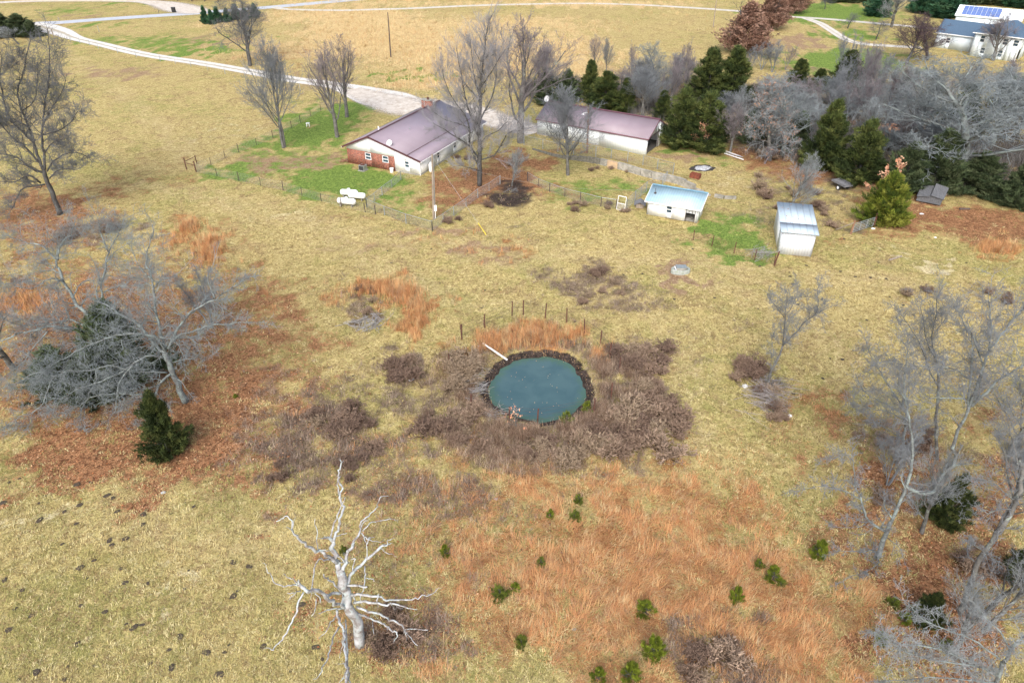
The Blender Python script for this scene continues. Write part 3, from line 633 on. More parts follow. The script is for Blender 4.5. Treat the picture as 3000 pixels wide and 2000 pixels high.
MB().tube([q+np.array([.3*math.cos(a), .12, .5+.12*math.sin(a)*-1]) for a in np.linspace(0, math.pi, 9)], .012, 5).build('handle', M_STEEL, t)
q = G(1263, 503); t = thing('gas_cylinder', 'upright white gas cylinder against the side wall of the house', 'gas cylinder', q)
MB().lathe(q, [(.0, .05), (.3, .05), (.36, .15), (.36, 1.15), (.25, 1.32), (.08, 1.38), (0, 1.38)], 16).build('tank_body', M_TANK, t, smooth=True)
MB().lathe(q, [(.14, 1.36), (.16, 1.36), (.16, 1.55), (.14, 1.55)], 12).build('collar', M_WTRIM, t)
q = G(1014, 474); t = thing('firewood_pile', 'low pile of split reddish firewood at the left brick corner', 'firewood', q)
mb = MB(); rr = random.Random(5)
for k in range(34):
    a = rr.uniform(-.9, .7); z = rr.choice((.1, .24, .38))*(1-abs(a)*.4); an = rr.uniform(0, 3.1); c = q+np.array([a, rr.uniform(-.5, .5), z]); d = np.array([math.cos(an), math.sin(an), rr.uniform(-.15, .15)])*.28
    mb.tube([c-d, c+d], .075, 5)
mb.build('firewood', M_BWOOD, t)
# ------------------------------------------------------------------ propane tanks
def tank(label, px, py, ang, L=3.0, r=.5):
    q = G(px, py); t = thing('propane_tank', label, 'gas tank', q, 'white gas tanks by the yard fence'); d = np.array([math.cos(ang), math.sin(ang), 0]); c = q+UP*(r+.28)
    prof = [(r*math.sin(a), -L/2+r*.75-r*.75*math.cos(a)) for a in np.linspace(0, math.pi/2, 7)]; prof += [(rr, -z) for rr, z in prof[::-1]]
    MB().lathe(c, prof, 22, d).build('tank_body', M_TANK, t, smooth=True)
    MB().lathe(c+UP*(r-.03), [(0, 0), (.24, 0), (.24, .14), (.2, .2), (0, .22)], 14).build('valve_dome', M_WTRIM, t, smooth=True)
    for s in (-1, 1):
        MB().box(c+d*s*L*.3-UP*(r*.5+.22), (.12, .8, .62), d, np.cross(UP, d), UP).build('leg', M_CONC, t)
tank('nearest of the three white gas tanks, close behind the yard fence', 1017, 603, R(-14), 2.8, .43)
tank('right-hand white gas tank lying behind the nearest one', 1047, 586, R(-10), 2.6, .42)
tank('white gas tank farthest from the fence of the three', 1024, 577, R(-8), 2.6, .42)
# ------------------------------------------------------------------ long barn
A, u, v, W = rect_frame(G(1573.5, 393), G(1893, 454)); BD = 8.2
A0 = A
def b3(a, b, z): return p3(A0, u, v, a, b, z)
ue, ve = np.array([u[0], u[1], 0]), np.array([v[0], v[1], 0])
E_ = G(1939, 414); BD = float((E_[:2]-A)@v); BE = 2.75; BR = 4.75
barn = thing('barn', 'long white metal barn with a maroon ribbed roof and open right end', 'barn', (A[0], A[1], 0))
step = .58*W
wallpoly('front_wall', [(0, .22), (step, .22), (step, .0), (W, .0), (W, BE), (0, BE)], b3(0, 0, 0), u, 0, .12, M_BARNW, barn)
MB().beam(b3(0, .06, .09), b3(step, .06, .09), .3, .22).build('foundation', M_FOUND, barn)
wallpoly('end_wall', [(0, 0), (BD, 0), (BD, BE), (BD/2, BR), (0, BE)], b3(W, 0, 0), v, 0, .12, M_BARNW, barn, holes=[(.18, BD*.60, 0, 2.65)])
wallpoly('end_wall', [(0, 0), (BD, 0), (BD, BE), (BD/2, BR), (0, BE)], b3(0, BD, 0), -v, 0, .12, M_BARNW, barn)
wallpoly('back_wall', [(0, 0), (W, 0), (W, BE), (0, BE)], b3(W, BD, 0), -u, 0, .12, M_BARNW, barn)
fl = MB(); fl.box(b3(W/2, BD/2, .03), (W-.3, BD-.3, .05), ue, ve, UP); fl.build('floor_slab', M_INSIDE, barn)
mb = MB(); mb.beam(b3(W+.02, BD*.60, 0), b3(W+.02, BD*.60, 2.65), .12); mb.beam(b3(W+.02, .12, 2.69), b3(W+.02, BD*.62, 2.69), .1, .1); mb.build('door_frame', M_DARKST, barn)
so = .25
bz = lambda b: BE+(BR-BE)*b/(BD/2)+.1
slabuv('roof', [b3(-so, -.3, bz(-.3)), b3(W+so, -.3, bz(-.3)), b3(W+so, BD/2, BR+.1), b3(-so, BD/2, BR+.1)], .1, M_MAROONB, barn)
slabuv('roof', [b3(W+so, BD+.3, bz(-.3)), b3(-so, BD+.3, bz(-.3)), b3(-so, BD/2, BR+.1), b3(W+so, BD/2, BR+.1)], .1, M_MAROONB, barn)
mb = MB(); mb.beam(b3(-so, BD/2, BR+.15), b3(W+so, BD/2, BR+.15), .4, .06); mb.beam(b3(-so, -.34, bz(-.3)-.07), b3(W+so, -.34, bz(-.3)-.07), .05, .15)
mb.beam(b3(W+so+.03, -.3, bz(-.3)-.04), b3(W+so+.03, BD/2, BR+.06), .05, .16); mb.beam(b3(W+so+.03, BD+.3, bz(-.3)-.04), b3(W+so+.03, BD/2, BR+.06), .05, .16); mb.build('roof_trim', simple('plum_trim', (.16, .06, .08), None, 3, .5), barn)
for k in range(1, 7): OBST.append((*(b3(W*k/7, BD/2, 0)[:2]), BD*.62))
dish('white satellite dish at the left end of the barn ridge', b3(-.3, BD/2, BR-.6), (-.55, -.6, .4), .55, .9)
# machine inside the open end: an old tractor seen in the gloom
q = b3(W-2.2, BD*.42, .05); t = thing('tractor', 'old tractor parked in the dim open end of the barn', 'tractor', q)
mb = MB(); mb.box(q+ue*(-.6)+UP*1.0, (1.7, .6, .6), ue, ve, UP); mb.box(q+ue*.5+UP*.95, (.7, 1.0, .35), ue, ve, UP); mb.build('body', simple('dull_grey_paint', (.16, .17, .17), None, 3, .6), t)
for s, a_, r_ in ((-1, .6, .65), (1, .6, .65), (-1, -1.2, .38), (1, -1.2, .38)):
    MB().lathe(q+ue*a_+ve*s*.72+UP*r_-ve*.14, [(r_*.5, 0), (r_*.95, 0), (r_, .06), (r_, .22), (r_*.95, .28), (r_*.5, .28)], 18, ve).build('wheel', M_RUBBER, t)
MB().box(q+ue*.75+UP*1.3, (.12, .5, .5), ue, ve, UP).build('seat', M_STEEL, t); MB().lathe(q+ue*.05+UP*1.4, [(.17, 0), (.2, .02), (.17, .04)], 14, ue*-.4+UP).build('steering_wheel', M_DARK, t)
# ------------------------------------------------------------------ white block shed with pale blue roof
A, u, v, W = rect_frame(G(1894, 628), G(2041, 655)); SE, SR, SDp = 2.05, 3.1, 4.6
q = P(1907, 541, SR); sd_ = float((q[:2]-A)@v); SDf = max(3.0, sd_)
print('shed ridge depth', sd_, 'W', W)
S0, su, sv = A, u, v
def s3(a, b, z): return p3(S0, su, sv, a, b, z)
se3, sv3 = np.array([u[0], u[1], 0]), np.array([v[0], v[1], 0]); SB = SDf+.5
shed = thing('block_shed', 'small white block shed with a pale blue metal roof and garage opening', 'shed', (A[0], A[1], 0))
gz = lambda b: SE+(SR-SE)*b/SDf
wallpoly('front_wall', [(0, 0), (W, 0), (W, SE), (0, SE)], s3(0, 0, 0), u, 0, .2, M_WPAINT, shed, holes=[(.38*W, .38*W+.75, .75, 1.75), (.755*W, .985*W-.25, 0, 1.75)])
window(shed, s3(0, 0, 0), u, .38*W, .38*W+.75, .75, 1.75, M_WTRIM, M_GLASS, .03)
wallpoly('end_wall', [(0, 0), (SB, 0), (SB, SR-.2), (SDf, SR), (0, SE)], s3(W, 0, 0), v, 0, .2, M_WPAINT, shed, holes=[(1.6, 2.3, 1.1, 1.7)])
window(shed, s3(W, 0, 0), v, 1.6, 2.3, 1.1, 1.7, M_WTRIM, M_GLASS, .03, False)
wallpoly('end_wall', [(0, 0), (SB, 0), (SB, SE), (SB-SDf, SR), (0, SR-.2)], s3(0, SB, 0), -v, 0, .2, M_WPAINT, shed)
wallpoly('back_wall', [(0, 0), (W, 0), (W, SR-.2), (0, SR-.2)], s3(W, SB, 0), -u, 0, .2, M_WPAINT, shed)
MB().box(s3(W/2, SB/2, .03), (W-.4, SB-.4, .05), se3, sv3, UP).build('floor_slab', M_CONC, shed)
mb = MB(); x0, x1 = .755*W, .985*W-.25
mb.beam(s3(x0+.04, .12, 0), s3(x0+.04, .12, 1.75), .07); mb.beam(s3(x1-.04, .12, 0), s3(x1-.04, .12, 1.75), .07); mb.beam(s3(x0, .12, 1.72), s3(x1, .12, 1.72), .07); mb.build('door_frame', M_DARKST, shed)
d = MB(); L_ = x1-x0
for k in range(3): d.box(s3(x0+L_*(k+.5)/3, .14, 1.42), (L_/3-.08, .05, .5), se3, sv3, UP)
d.build('raised_door', simple('grey_door_panels', (.58, .60, .62), None, 3, .5), shed)
slabuv('roof', [s3(-.35, -.35, gz(-.35)+.1), s3(W+.4, -.35, gz(-.35)+.1), s3(W+.4, SDf, SR+.1), s3(-.35, SDf, SR+.1)], .08, M_BLUEROOF, shed)
slabuv('roof', [s3(W+.4, SB+.3, SR-.22), s3(-.35, SB+.3, SR-.22), s3(-.35, SDf, SR+.1), s3(W+.4, SDf, SR+.1)], .08, M_BLUEROOF, shed)
mb = MB(); mb.beam(s3(-.35, -.39, gz(-.35)+.03), s3(W+.4, -.39, gz(-.35)+.03), .05, .14); mb.beam(s3(W+.43, -.35, gz(-.35)+.04), s3(W+.43, SDf, SR+.05), .05, .14); mb.beam(s3(-.38, -.35, gz(-.35)+.04), s3(-.38, SDf, SR+.05), .05, .14); mb.build('roof_trim', M_WTRIM, shed)
MB().beam(s3(-.35, SDf, SR+.14), s3(W+.4, SDf, SR+.14), .36, .05).build('ridge_cap', simple('blue_ridge', (.20, .38, .50), None, 3, .45), shed)
q = s3(.55, SDf*.45, gz(SDf*.45)+.1); mb = MB(); mb.box(q+UP*.06, (.28, .28, .14), se3, sv3, UP); mb.tube([q, q+UP*.75], .035, 6); mb.build('vent_pipe', M_DARKST, shed)
OBST.append((*(s3(W*.3, SB*.5, 0)[:2]), 3.2)); OBST.append((*(s3(W*.7, SB*.5, 0)[:2]), 3.2))
# ------------------------------------------------------------------ tall shed with zinc roof
TE = 3.0; a_ = P(2289, 680, TE); b_ = P(2400, 690, TE)
A, u, v, W = rect_frame(a_+0, b_+0); ov = .25
A = A+u*ov+v*ov; W -= 2*ov; T0, tu, tv, TWd = A, u, v, W
rdg = P(2292, 645, 3.45); D1 = max(1.5, float((rdg[:2]-A)@v)); bk = P(2299, 596, 3.55); D2 = max(D1+2, float((bk[:2]-A)@v))
print('tall shed', W, D1, D2)
TRH = 3.02+(D1+.25)/(D2+.45)*.58
def t3(a, b, z): return p3(T0, tu, tv, a, b, z)
te3, tv3 = np.array([u[0], u[1], 0]), np.array([v[0], v[1], 0])
ts = thing('metal_shed', 'tall white shed with a leaf-strewn zinc roof beside the weedy pen', 'shed', (A[0], A[1], 0))
M_TW = ribbed('white_sheet_shed', (.82, .84, .88), (.76, .79, .84), 3.0, .45, bumpk=.5)
wallpoly('front_wall', [(0, 0), (W, 0), (W, TE), (0, TE)], t3(0, 0, 0), u, 0, .1, M_TW, ts)
wallpoly('end_wall', [(0, 0), (D2, 0), (D2, 3.5), (D1, TRH-.08), (0, TE)], t3(W, 0, 0), v, 0, .1, M_TW, ts)
wallpoly('end_wall', [(0, 0), (D2, 0), (D2, TE), (D2-D1, TRH-.08), (0, 3.5)], t3(0, D2, 0), -v, 0, .1, M_TW, ts)
wallpoly('back_wall', [(0, 0), (W, 0), (W, 3.5), (0, 3.5)], t3(W, D2, 0), -u, 0, .1, M_TW, ts)
slabuv('roof', [t3(-.25, -.25, TE+.02), t3(W+.25, -.25, TE+.02), t3(W+.25, D1, TRH), t3(-.25, D1, TRH)], .06, M_ZINC, ts)
slabuv('roof', [t3(-.25, D1, TRH+.012), t3(W+.25, D1, TRH+.012), t3(W+.25, D2+.2, 3.6), t3(-.25, D2+.2, 3.6)], .06, M_ZINC, ts)
mb = MB(); mb.beam(t3(-.25, D1-.3, TRH-.0), t3(W+.25, D1-.3, TRH-.0), .03, .02); mb.build('ridge_cap', M_RUST, ts)
mb = MB(); mb.beam(t3(-.25, -.28, TE-.02), t3(W+.25, -.28, TE-.02), .05, .1); mb.beam(t3(W+.27, -.25, TE), t3(W+.27, D1, TRH-.03), .04, .1); mb.beam(t3(W+.27, D1, TRH-.03), t3(W+.27, D2+.2, 3.56), .04, .1); mb.build('roof_trim', M_STEEL, ts)
OBST.append((*(t3(W/2, D1, 0)[:2]), 2.6)); OBST.append((*(t3(W/2, D2-1, 0)[:2]), 2.6))
rl = random.Random(3); mb = MB()
for k in range(60):
    a, b = rl.uniform(0, W*.9), D1+rl.random()**1.3*(D2-D1); z = TRH+.012+(b-D1)/(D2+.2-D1)*(3.588-TRH)+.012; s = rl.uniform(.05, .11); an = rl.uniform(0, 3)
    c = t3(a, b, z); d1 = np.array([math.cos(an)*s, math.sin(an)*s, 0]); d2 = np.array([-d1[1]*.6, d1[0]*.6, .02])
    mb.add([c-d1, c+d2, c+d1, c-d2], [(0, 1, 2, 3)])
tag(mb.build('fallen_leaves', simple('rust_leaf', (.22, .09, .05), (.34, .17, .10), 9, .9)), 'scattered brown leaves lying on the zinc shed roof', 'leaves', kind='stuff')
# ------------------------------------------------------------------ distant two-storey house and solar barn
A, u, v, W = rect_frame(P(2836, 163, 0), P(2972, 182, 0)); BH = 5.4; q = P(2945, 33, 8.6)
def d3(a, b, z): return p3(A, u, v, a, b, z)
big = thing('farmhouse', 'distant two-storey white house with slate blue hip roof at the upper right', 'house', (A[0], A[1], 0)); DD = 9.0
Mw2 = ribbed('white_lap_wall', (.72, .79, .84), (.68, .76, .81), 4.0, .6, bumpk=.3)
wins = [(.14*W, .14*W+1.0, 3.4, 4.9), (.62*W, .62*W+1.1, 3.4, 4.8), (.84*W, .84*W+1.1, 3.4, 4.8), (.22*W, .22*W+1.0, .9, 2.2), (.60*W, .60*W+1.0, .7, 2.2)]
wallpoly('front_wall', [(0, 0), (W, 0), (W, BH), (0, BH)], d3(0, 0, 0), u, 0, .2, Mw2, big, holes=wins)
for w in wins: window(big, d3(0, 0, 0), u, *w, M_WTRIM, M_GLASS, .05)
wallpoly('side_wall', [(0, 0), (DD, 0), (DD, BH), (0, BH)], d3(W, 0, 0), v, 0, .2, Mw2, big, holes=[(.4, 3.6, 0, 2.5), (.8, 2.0, 3.3, 4.7), (4.5, 5.6, 3.3, 4.7)])
window(big, d3(W, 0, 0), v, .8, 2.0, 3.3, 4.7, M_WTRIM, M_GLASS, .05); window(big, d3(W, 0, 0), v, 4.5, 5.6, 3.3, 4.7, M_WTRIM, M_GLASS, .05)
wallpoly('side_wall', [(0, 0), (DD, 0), (DD, BH), (0, BH)], d3(0, DD, 0), -v, 0, .2, Mw2, big)
wallpoly('back_wall', [(0, 0), (W, 0), (W, BH), (0, BH)], d3(W, DD, 0), -u, 0, .2, Mw2, big)
o_ = .5; ux, vx = np.array([u[0], u[1], 0]), np.array([v[0], v[1], 0])
c1, c2, c3, c4 = d3(-o_, -o_, BH), d3(W+o_, -o_, BH), d3(W+o_, DD+o_, BH), d3(-o_, DD+o_, BH); r1, r2 = d3(W*.62, DD/2, BH+3.0), d3(W*.70, DD/2, BH+3.0)
mb = MB(); mb.add([c1, c2, c3, c4, r1, r2], [(0, 1, 5, 4), (1, 2, 5), (2, 3, 4, 5), (3, 0, 4), (3, 2, 1, 0)]); mb.build('roof', M_SLATE, big)
mb = MB(); mb.beam(d3(-o_, -o_-.06, BH-.05), d3(W+o_, -o_-.06, BH-.05), .14, .18); mb.beam(d3(W+o_+.06, -o_, BH-.05), d3(W+o_+.06, DD+o_, BH-.05), .14, .18); mb.beam(d3(W-.1, -.08, BH), d3(W-.1, -.08, 0), .12); mb.build('gutter', M_WTRIM, big)
# left wing
wl_ = 9.5; wd0 = 4.5
wallpoly('wing_wall', [(-wl_, 0), (0, 0), (0, 3.6), (-wl_, 3.6)], d3(0, wd0, 0), u, 0, .2, Mw2, big, holes=[(-7, -6, 1.4, 2.6)])
window(big, d3(0, wd0, 0), u, -7, -6, 1.4, 2.6, M_WTRIM, M_GLASS, .05)
wallpoly('wing_wall', [(0, 0), (8, 0), (8, 3.6), (4, 6.2), (0, 3.6)], d3(-wl_, wd0+8, 0), -v, 0, .2, Mw2, big)
wallpoly('wing_wall', [(0, 0), (wl_, 0), (wl_, 3.6), (0, 3.6)], d3(0, wd0+8, 0), -u, 0, .2, Mw2, big)
mb = MB(); mb.quadslab(d3(-wl_-.4, wd0-.4, 3.6), d3(2, wd0-.4, 3.6), d3(2, wd0+4, 6.3), d3(-wl_-.4, wd0+4, 6.3), .12); mb.quadslab(d3(2, wd0+8.4, 3.6), d3(-wl_-.4, wd0+8.4, 3.6), d3(-wl_-.4, wd0+4, 6.3), d3(2, wd0+4, 6.3), .12); mb.build('wing_roof', M_SLATE, big)
mb = MB(); mb.beam(d3(-wl_-.4, wd0-.48, 3.52), d3(-.1, wd0-.48, 3.52), .12, .18); mb.beam(d3(-1.2, wd0-.12, 3.5), d3(-1.2, wd0-.12, 0), .12); mb.build('gutter', M_WTRIM, big)
# barn behind with solar panels
a_ = P(2802, 45, 4.2); b_ = P(2990, 62, 4.2); A2, u2, v2, W2 = rect_frame(a_, b_); u3_, v3_ = np.array([u2[0], u2[1], 0]), np.array([v2[0], v2[1], 0])
def k3(a, b, z): return p3(A2, u2, v2, a, b, z)
sb = thing('machine_shed', 'white roofed building with blue solar panels behind the slate roofed house', 'shed', (A2[0], A2[1], 0)); D = 11.0
for (o, e, L_) in ((k3(0, 0, 0), u2, W2), (k3(W2, 0, 0), v2, D), (k3(W2, D, 0), -u2, W2), (k3(0, D, 0), -v2, D)):
    wallpoly('wall', [(0, 0), (L_, 0), (L_, 4.1), (0, 4.1)], o, e, 0, .15, Mw2, sb)
M_WROOF = simple('white_sheet_roof', (.74, .78, .80), (.68, .73, .76), 2, .5)
mb = MB(); mb.quadslab(k3(-.4, -.4, 4.2), k3(W2+.4, -.4, 4.2), k3(W2+.4, D/2, 6.2), k3(-.4, D/2, 6.2), .12); mb.quadslab(k3(W2+.4, D+.4, 4.2), k3(-.4, D+.4, 4.2), k3(-.4, D/2, 6.2), k3(W2+.4, D/2, 6.2), .12); mb.build('roof', M_WROOF, sb)
M_SOLAR = simple('solar_cells', (.13, .19, .42), (.10, .16, .36), 2, .2)
for r_ in range(2):
    for k in range(8):
        a0 = W2*.07+k*W2*.60/8; a1 = a0+W2*.60/8-.08; f0 = .14+r_*.4; f1 = f0+.37
        z = lambda f: 4.2+2.0*f+.1
        MB().quadslab(k3(a0, -.4+f0*(D/2+.4), z(f0)), k3(a1, -.4+f0*(D/2+.4), z(f0)), k3(a1, -.4+f1*(D/2+.4), z(f1)), k3(a0, -.4+f1*(D/2+.4), z(f1)), .05).build('solar_panel', M_SOLAR, sb)
# ------------------------------------------------------------------ retaining wall of concrete blocks
rw = thing('retaining_wall', 'long low retaining wall of weathered grey concrete blocks below the barn', 'wall', (WALL[3][0], WALL[3][1], 0))
rwl = random.Random(8); M_MOSS = simple('mossy_concrete', (.11, .105, .085), (.19, .18, .15), 2.5, .95, bumpk=.4); M_ORBLK = simple('tan_block', (.50, .36, .22), (.40, .30, .20), 2, .95, bumpk=.4)
pts = catmull([np.array([p[0], p[1]]) for p in WALL], 6); Ls = np.cumsum([0]+[np.linalg.norm(pts[i+1]-pts[i]) for i in range(len(pts)-1)]); tot = Ls[-1]
def at_(s):
    i = min(np.searchsorted(Ls, s, 'right')-1, len(pts)-2); f = (s-Ls[i])/(Ls[i+1]-Ls[i]); return pts[i]*(1-f)+pts[i+1]*f
s = 0; k = 0
while s < tot-.3:
    L_ = rwl.choice((1.2, 1.5, 1.9)); s1 = min(tot, s+L_); a, b = at_(s+.03), at_(s1-.03); f = (s+s1)/2/tot
    _d = np.append(b-a, 0); _d /= np.linalg.norm(_d); _c = (a+b)/2+np.cross(UP, _d)[:2]*.8; h = th(*_c)+.16+.04*rwl.uniform(-1, 1)
    z0 = min(th(*a), th(*b))-.2
    d = np.append(b-a, 0); Ld = np.linalg.norm(d); d /= Ld; nn = np.cross(UP, d)
    MB().box(np.append((a+b)/2, 0)+UP*((z0+h)/2)+nn*rwl.uniform(-.04, .04), (Ld, .42, h-z0), d, nn, UP).build('block', M_ORBLK if k == 11 else (M_MOSS if f < .42 else M_CONC), rw)
    s = s1; k += 1
q1, q2, q3 = G(2092, 577), G(2120, 582), G(2157, 583)
t = thing('concrete_block', 'first loose low concrete block past the end of the retaining wall', 'concrete block', q1, 'loose concrete blocks past the retaining wall')
d = (q2-q1); d[2] = 0; Ld = np.linalg.norm(d); d /= Ld; MB().box((q1+q2)/2+UP*.2, (Ld*.95, .4, .5), d, np.cross(UP, d), UP).build('block', M_CONC, t)
t = thing('concrete_block', 'right-most loose concrete block lying low in the dry grass', 'concrete block', q2, 'loose concrete blocks past the retaining wall')
d = (q3-q2); d[2] = 0; Ld = np.linalg.norm(d); d /= Ld; MB().box((q2+q3)/2+UP*.16, (Ld*.92, .42, .45), d, np.cross(UP, d), UP).build('block', M_CONC, t)
# ------------------------------------------------------------------ poles
def pole(label, b, top, r0, r1, mat, name='utility_pole', cat='utility pole', h=None):
    q = G(*b); H = h or HT(b[0], b[1], top[1]); tp = PY(top[0], top[1], q[1]); tp = np.array([q[0]+np.clip(tp[0]-q[0], -.4, .4), q[1], q[2]+H])
    t = thing(name, label, cat, q); MB().tube([q, q+(tp-q)*.5, tp], [r0, (r0+r1)/2, r1], 10).build('pole', mat, t); return t, q, tp
t, q, tp = pole('tall grey utility pole with a white meter box in the fenced corner', (1271, 640), (1266, 452), .17, .12, M_WOOD); MAINTOP = tp
up1 = q+(tp-q)*.16
MB().box(up1+np.array([.26, -.05, .1]), (.34, .22, .75)).build('meter_box', M_PLASTIC, t)
MB().tube([q+np.array([.22, -.1, 0]), up1+np.array([.25, -.05, -.3])], .04, 6).build('conduit', M_PLASTIC, t); MB().tube([up1+np.array([.22, 0, .45]), tp+np.array([.16, 0, -.2])], .035, 6).build('conduit', M_STEEL, t)
g0 = G(1428, 693); g1 = tp+UP*-.3
tw = thing('guy_wire', 'steel guy wire with a yellow sleeve running down from the grey utility pole', 'cable', g0)
MB().tube([g0, g1], .012, 5).build('wire', M_STEEL, tw); MB().tube([g0+(g1-g0)*.02, g0+(g1-g0)*.17], .045, 8).build('sleeve', M_YELLOW, tw)
t, q, tp = pole('rusty brown pole standing in front of the long barn', (1720, 449), (1724, 314), .17, .13, M_BWOOD); BPT = tp
MB().beam(tp-UP*.9+np.array([-.1, 0, 0]), tp-UP*.9+np.array([-.75, -.3, .05]), .09).build('lamp_arm', M_WTRIM, t)
MB().lathe(tp-UP*1.05+np.array([-.85, -.35, 0]), [(0, .12), (.12, .1), (.26, .0), (0, -.02)], 12).build('lamp_head', M_PLASTIC, t)
def sag(a, b, s, n=14): return [a*(1-f)+b*f-UP*s*4*f*(1-f) for f in np.linspace(0, 1, n)]
tw = thing('overhead_wire', 'thin wire sagging from the grey pole to the blue-roofed shed', 'cable', MAINTOP-UP*.5); MB().tube(sag(MAINTOP-UP*.5, s3(.55, SDf*.45, gz(SDf*.45)+.8), 1.6), .008, 5).build('wire', M_STEEL, tw)
tw = thing('overhead_wire', 'thin wire running from the grey pole over the yard to the barn pole', 'cable', MAINTOP-UP*.2); MB().tube(sag(MAINTOP-UP*.2, BPT-UP*.4, 1.4), .008, 5).build('wire', M_DARKST, tw)
pole('dark utility pole alone in the orange field behind the house', (1145, 168), (1136, 37), .16, .11, M_DARKST)
pole('slim utility pole near the farm lane, left of the russet oaks', (2089, 81), (2101, -14), .15, .11, M_WOOD)
pole('slim pale marker post on the verge inside the road junction', (291, 95), (285, 76), .06, .06, M_STEEL, 'marker_post', 'post')
pole('stubby dark post on the far side of the road', (174, 62), (169, 50), .12, .1, M_WOOD, 'road_post', 'post')
pole('small dark post near the bend of the gravel road', (464, 38), (464, 29), .1, .08, M_WOOD, 'road_post', 'post')
q = G(510, 37); t = thing('wheeled_bin', 'black wheeled bin at the roadside near the gravel turnoff', 'bin', q); MB().box(q+UP*.75, (1.0, .9, 1.3)).build('bin_body', M_RUBBER, t); MB().box(q+UP*1.46, (1.1, 1.0, .12)).build('lid', M_DARK, t)
for s_ in (-1, 1): MB().lathe(q+np.array([s_*.45, .45, .15]), [(0, 0), (.15, 0), (.15, .08), (0, .08)], 10, (1, 0, 0)).build('wheel', M_DARK, t)
# ------------------------------------------------------------------ fences
def fence(name, label, pts, post, pmat, h, mesh=None, rail=None, group=None, mmat=None, pr=.045, seed=0, steps=None, cat='fence', lean=.0):
    rr = random.Random(seed); W3 = [G(*p) for p in pts]; t = thing(name, label, cat, W3[0], group)
    seg = []; posts = []
    for a, b in zip(W3[:-1], W3[1:]):
        L_ = np.linalg.norm(b[:2]-a[:2]); n = max(1, round(L_/post))
        for k in range(n): posts.append((a+(b-a)*k/n, k == 0))
    posts.append((W3[-1], True)); tops = []
    for p, corner in posts:
        p = np.array([p[0], p[1], th(p[0], p[1])]); hh = h*(1.12 if corner else 1)*rr.uniform(.97, 1.05); tp = p+UP*hh+np.array([rr.gauss(0, lean), rr.gauss(0, lean), 0])
        MB().tube([p-UP*.1, tp], pr*(1.4 if corner else 1), 6).build('post', pmat, t); tops.append((p, tp))
    wm = MB()
    for (p, tp), (q, tq) in zip(tops[:-1], tops[1:]):
        n = 5
        if mesh == 'woven':
            for f in np.linspace(.04, .95, 7): wm.beam(p+(tp-p)*f, q+(tq-q)*f, .010)
            L_ = np.linalg.norm(q-p); m = max(2, int(L_/.3))
            for k in range(1, m): a = p+(q-p)*k/m; b = tp+(tq-tp)*k/m; wm.beam(a, a+(b-a)*.95, .008)
        elif mesh == 'chain':
            L_ = np.linalg.norm(q-p); m = max(2, int(L_/.14)); hh = h*.97; kk = int(hh/.14)+1
            for k in range(-kk, m):
                for sgn in (0, 1):
                    x0, x1 = k*.14, k*.14+hh; z0, z1 = 0, hh
                    lo = max(0, x0); hi = min(L_, x1)
                    if hi-lo < .05: continue
                    za, zb = (lo-x0), (hi-x0)
                    if sgn: za, zb = hh-za, hh-zb
                    d = (q-p)/L_; wm.beam(p+d*lo+UP*za, p+d*hi+UP*zb, .005)
        elif mesh == 'barbed':
            for f in (.3, .55, .8, .97): wm.beam(p+(tp-p)*f, q+(tq-q)*f, .012)
    if wm.v: wm.build('wire_mesh' if mesh != 'barbed' else 'wire', mmat or M_STEEL, t)
    if rail:
        rb = MB()
        for (p, tp), (q, tq) in zip(tops[:-1], tops[1:]): rb.tube([tp-UP*.03, tq-UP*.03], .03, 6)
        rb.build('top_rail', rail, t)
    return t
fence('yard_fence', 'woven wire fence on dark steel posts along the front and left of the green lawn', [(1100, 628), (1070, 622), (1000, 606), (830, 558), (700, 530), (575, 504), (700, 446), (800, 405), (880, 360), (968, 308)], 3.6, M_DARKST, 1.25, 'woven', seed=1, lean=.03)
t = fence('corner_brace', 'rusty brace posts with a cross bar at the left corner of the lawn fence', [(547, 497), (575, 504)], 5, M_RUST, 1.6, None, pr=.07, seed=2)
a, b, c = G(547, 497), G(575, 504), G(577, 480); MB().tube([a+UP*1.1, b+UP*1.1], .05, 6).build('brace', M_RUST, t); MB().tube([c, c+UP*1.4], .08, 6).build('post', M_RUST, t); MB().tube([a+UP*1.3, c+UP*1.2], .05, 6).build('brace', M_RUST, t)
fence('chain_link_fence', 'chain link fence running from the gas tanks up to the house corner', [(1075, 608), (1120, 572), (1175, 527), (1232, 512)], 3.0, M_STEEL, 1.2, 'chain', M_STEEL, 'chain link fences of the yard', seed=3)
fence('chain_link_fence', 'chain link fence from the gas tanks to the foot of the grey pole', [(1075, 608), (1127, 630), (1190, 655), (1267, 676)], 3.0, M_STEEL, 1.2, 'chain', M_STEEL, 'chain link fences of the yard', seed=4)
fence('chain_link_fence', 'chain link fence slanting from the grey pole to the black soil patch', [(1267, 676), (1330, 632), (1400, 580), (1465, 540)], 3.0, M_STEEL, 1.25, 'chain', M_STEEL, 'chain link fences of the yard', seed=5)
fence('chain_link_fence', 'chain link fence from the black soil patch to the white wire gate', [(1545, 530), (1610, 562), (1700, 590), (1760, 605), (1805, 612)], 3.0, M_DARKST, 1.2, 'chain', M_STEEL, 'chain link fences of the yard', seed=6)
fence('chain_link_fence', 'chain link fence on top of the retaining wall in front of the barn', [(1535, 425), (1590, 437), (1680, 452), (1745, 460), (1790, 464), (1838, 474), (1883, 484), (1925, 496), (1971, 512)], 3.2, M_STEEL, 1.5, 'chain', M_STEEL, 'chain link fences of the yard', seed=7)
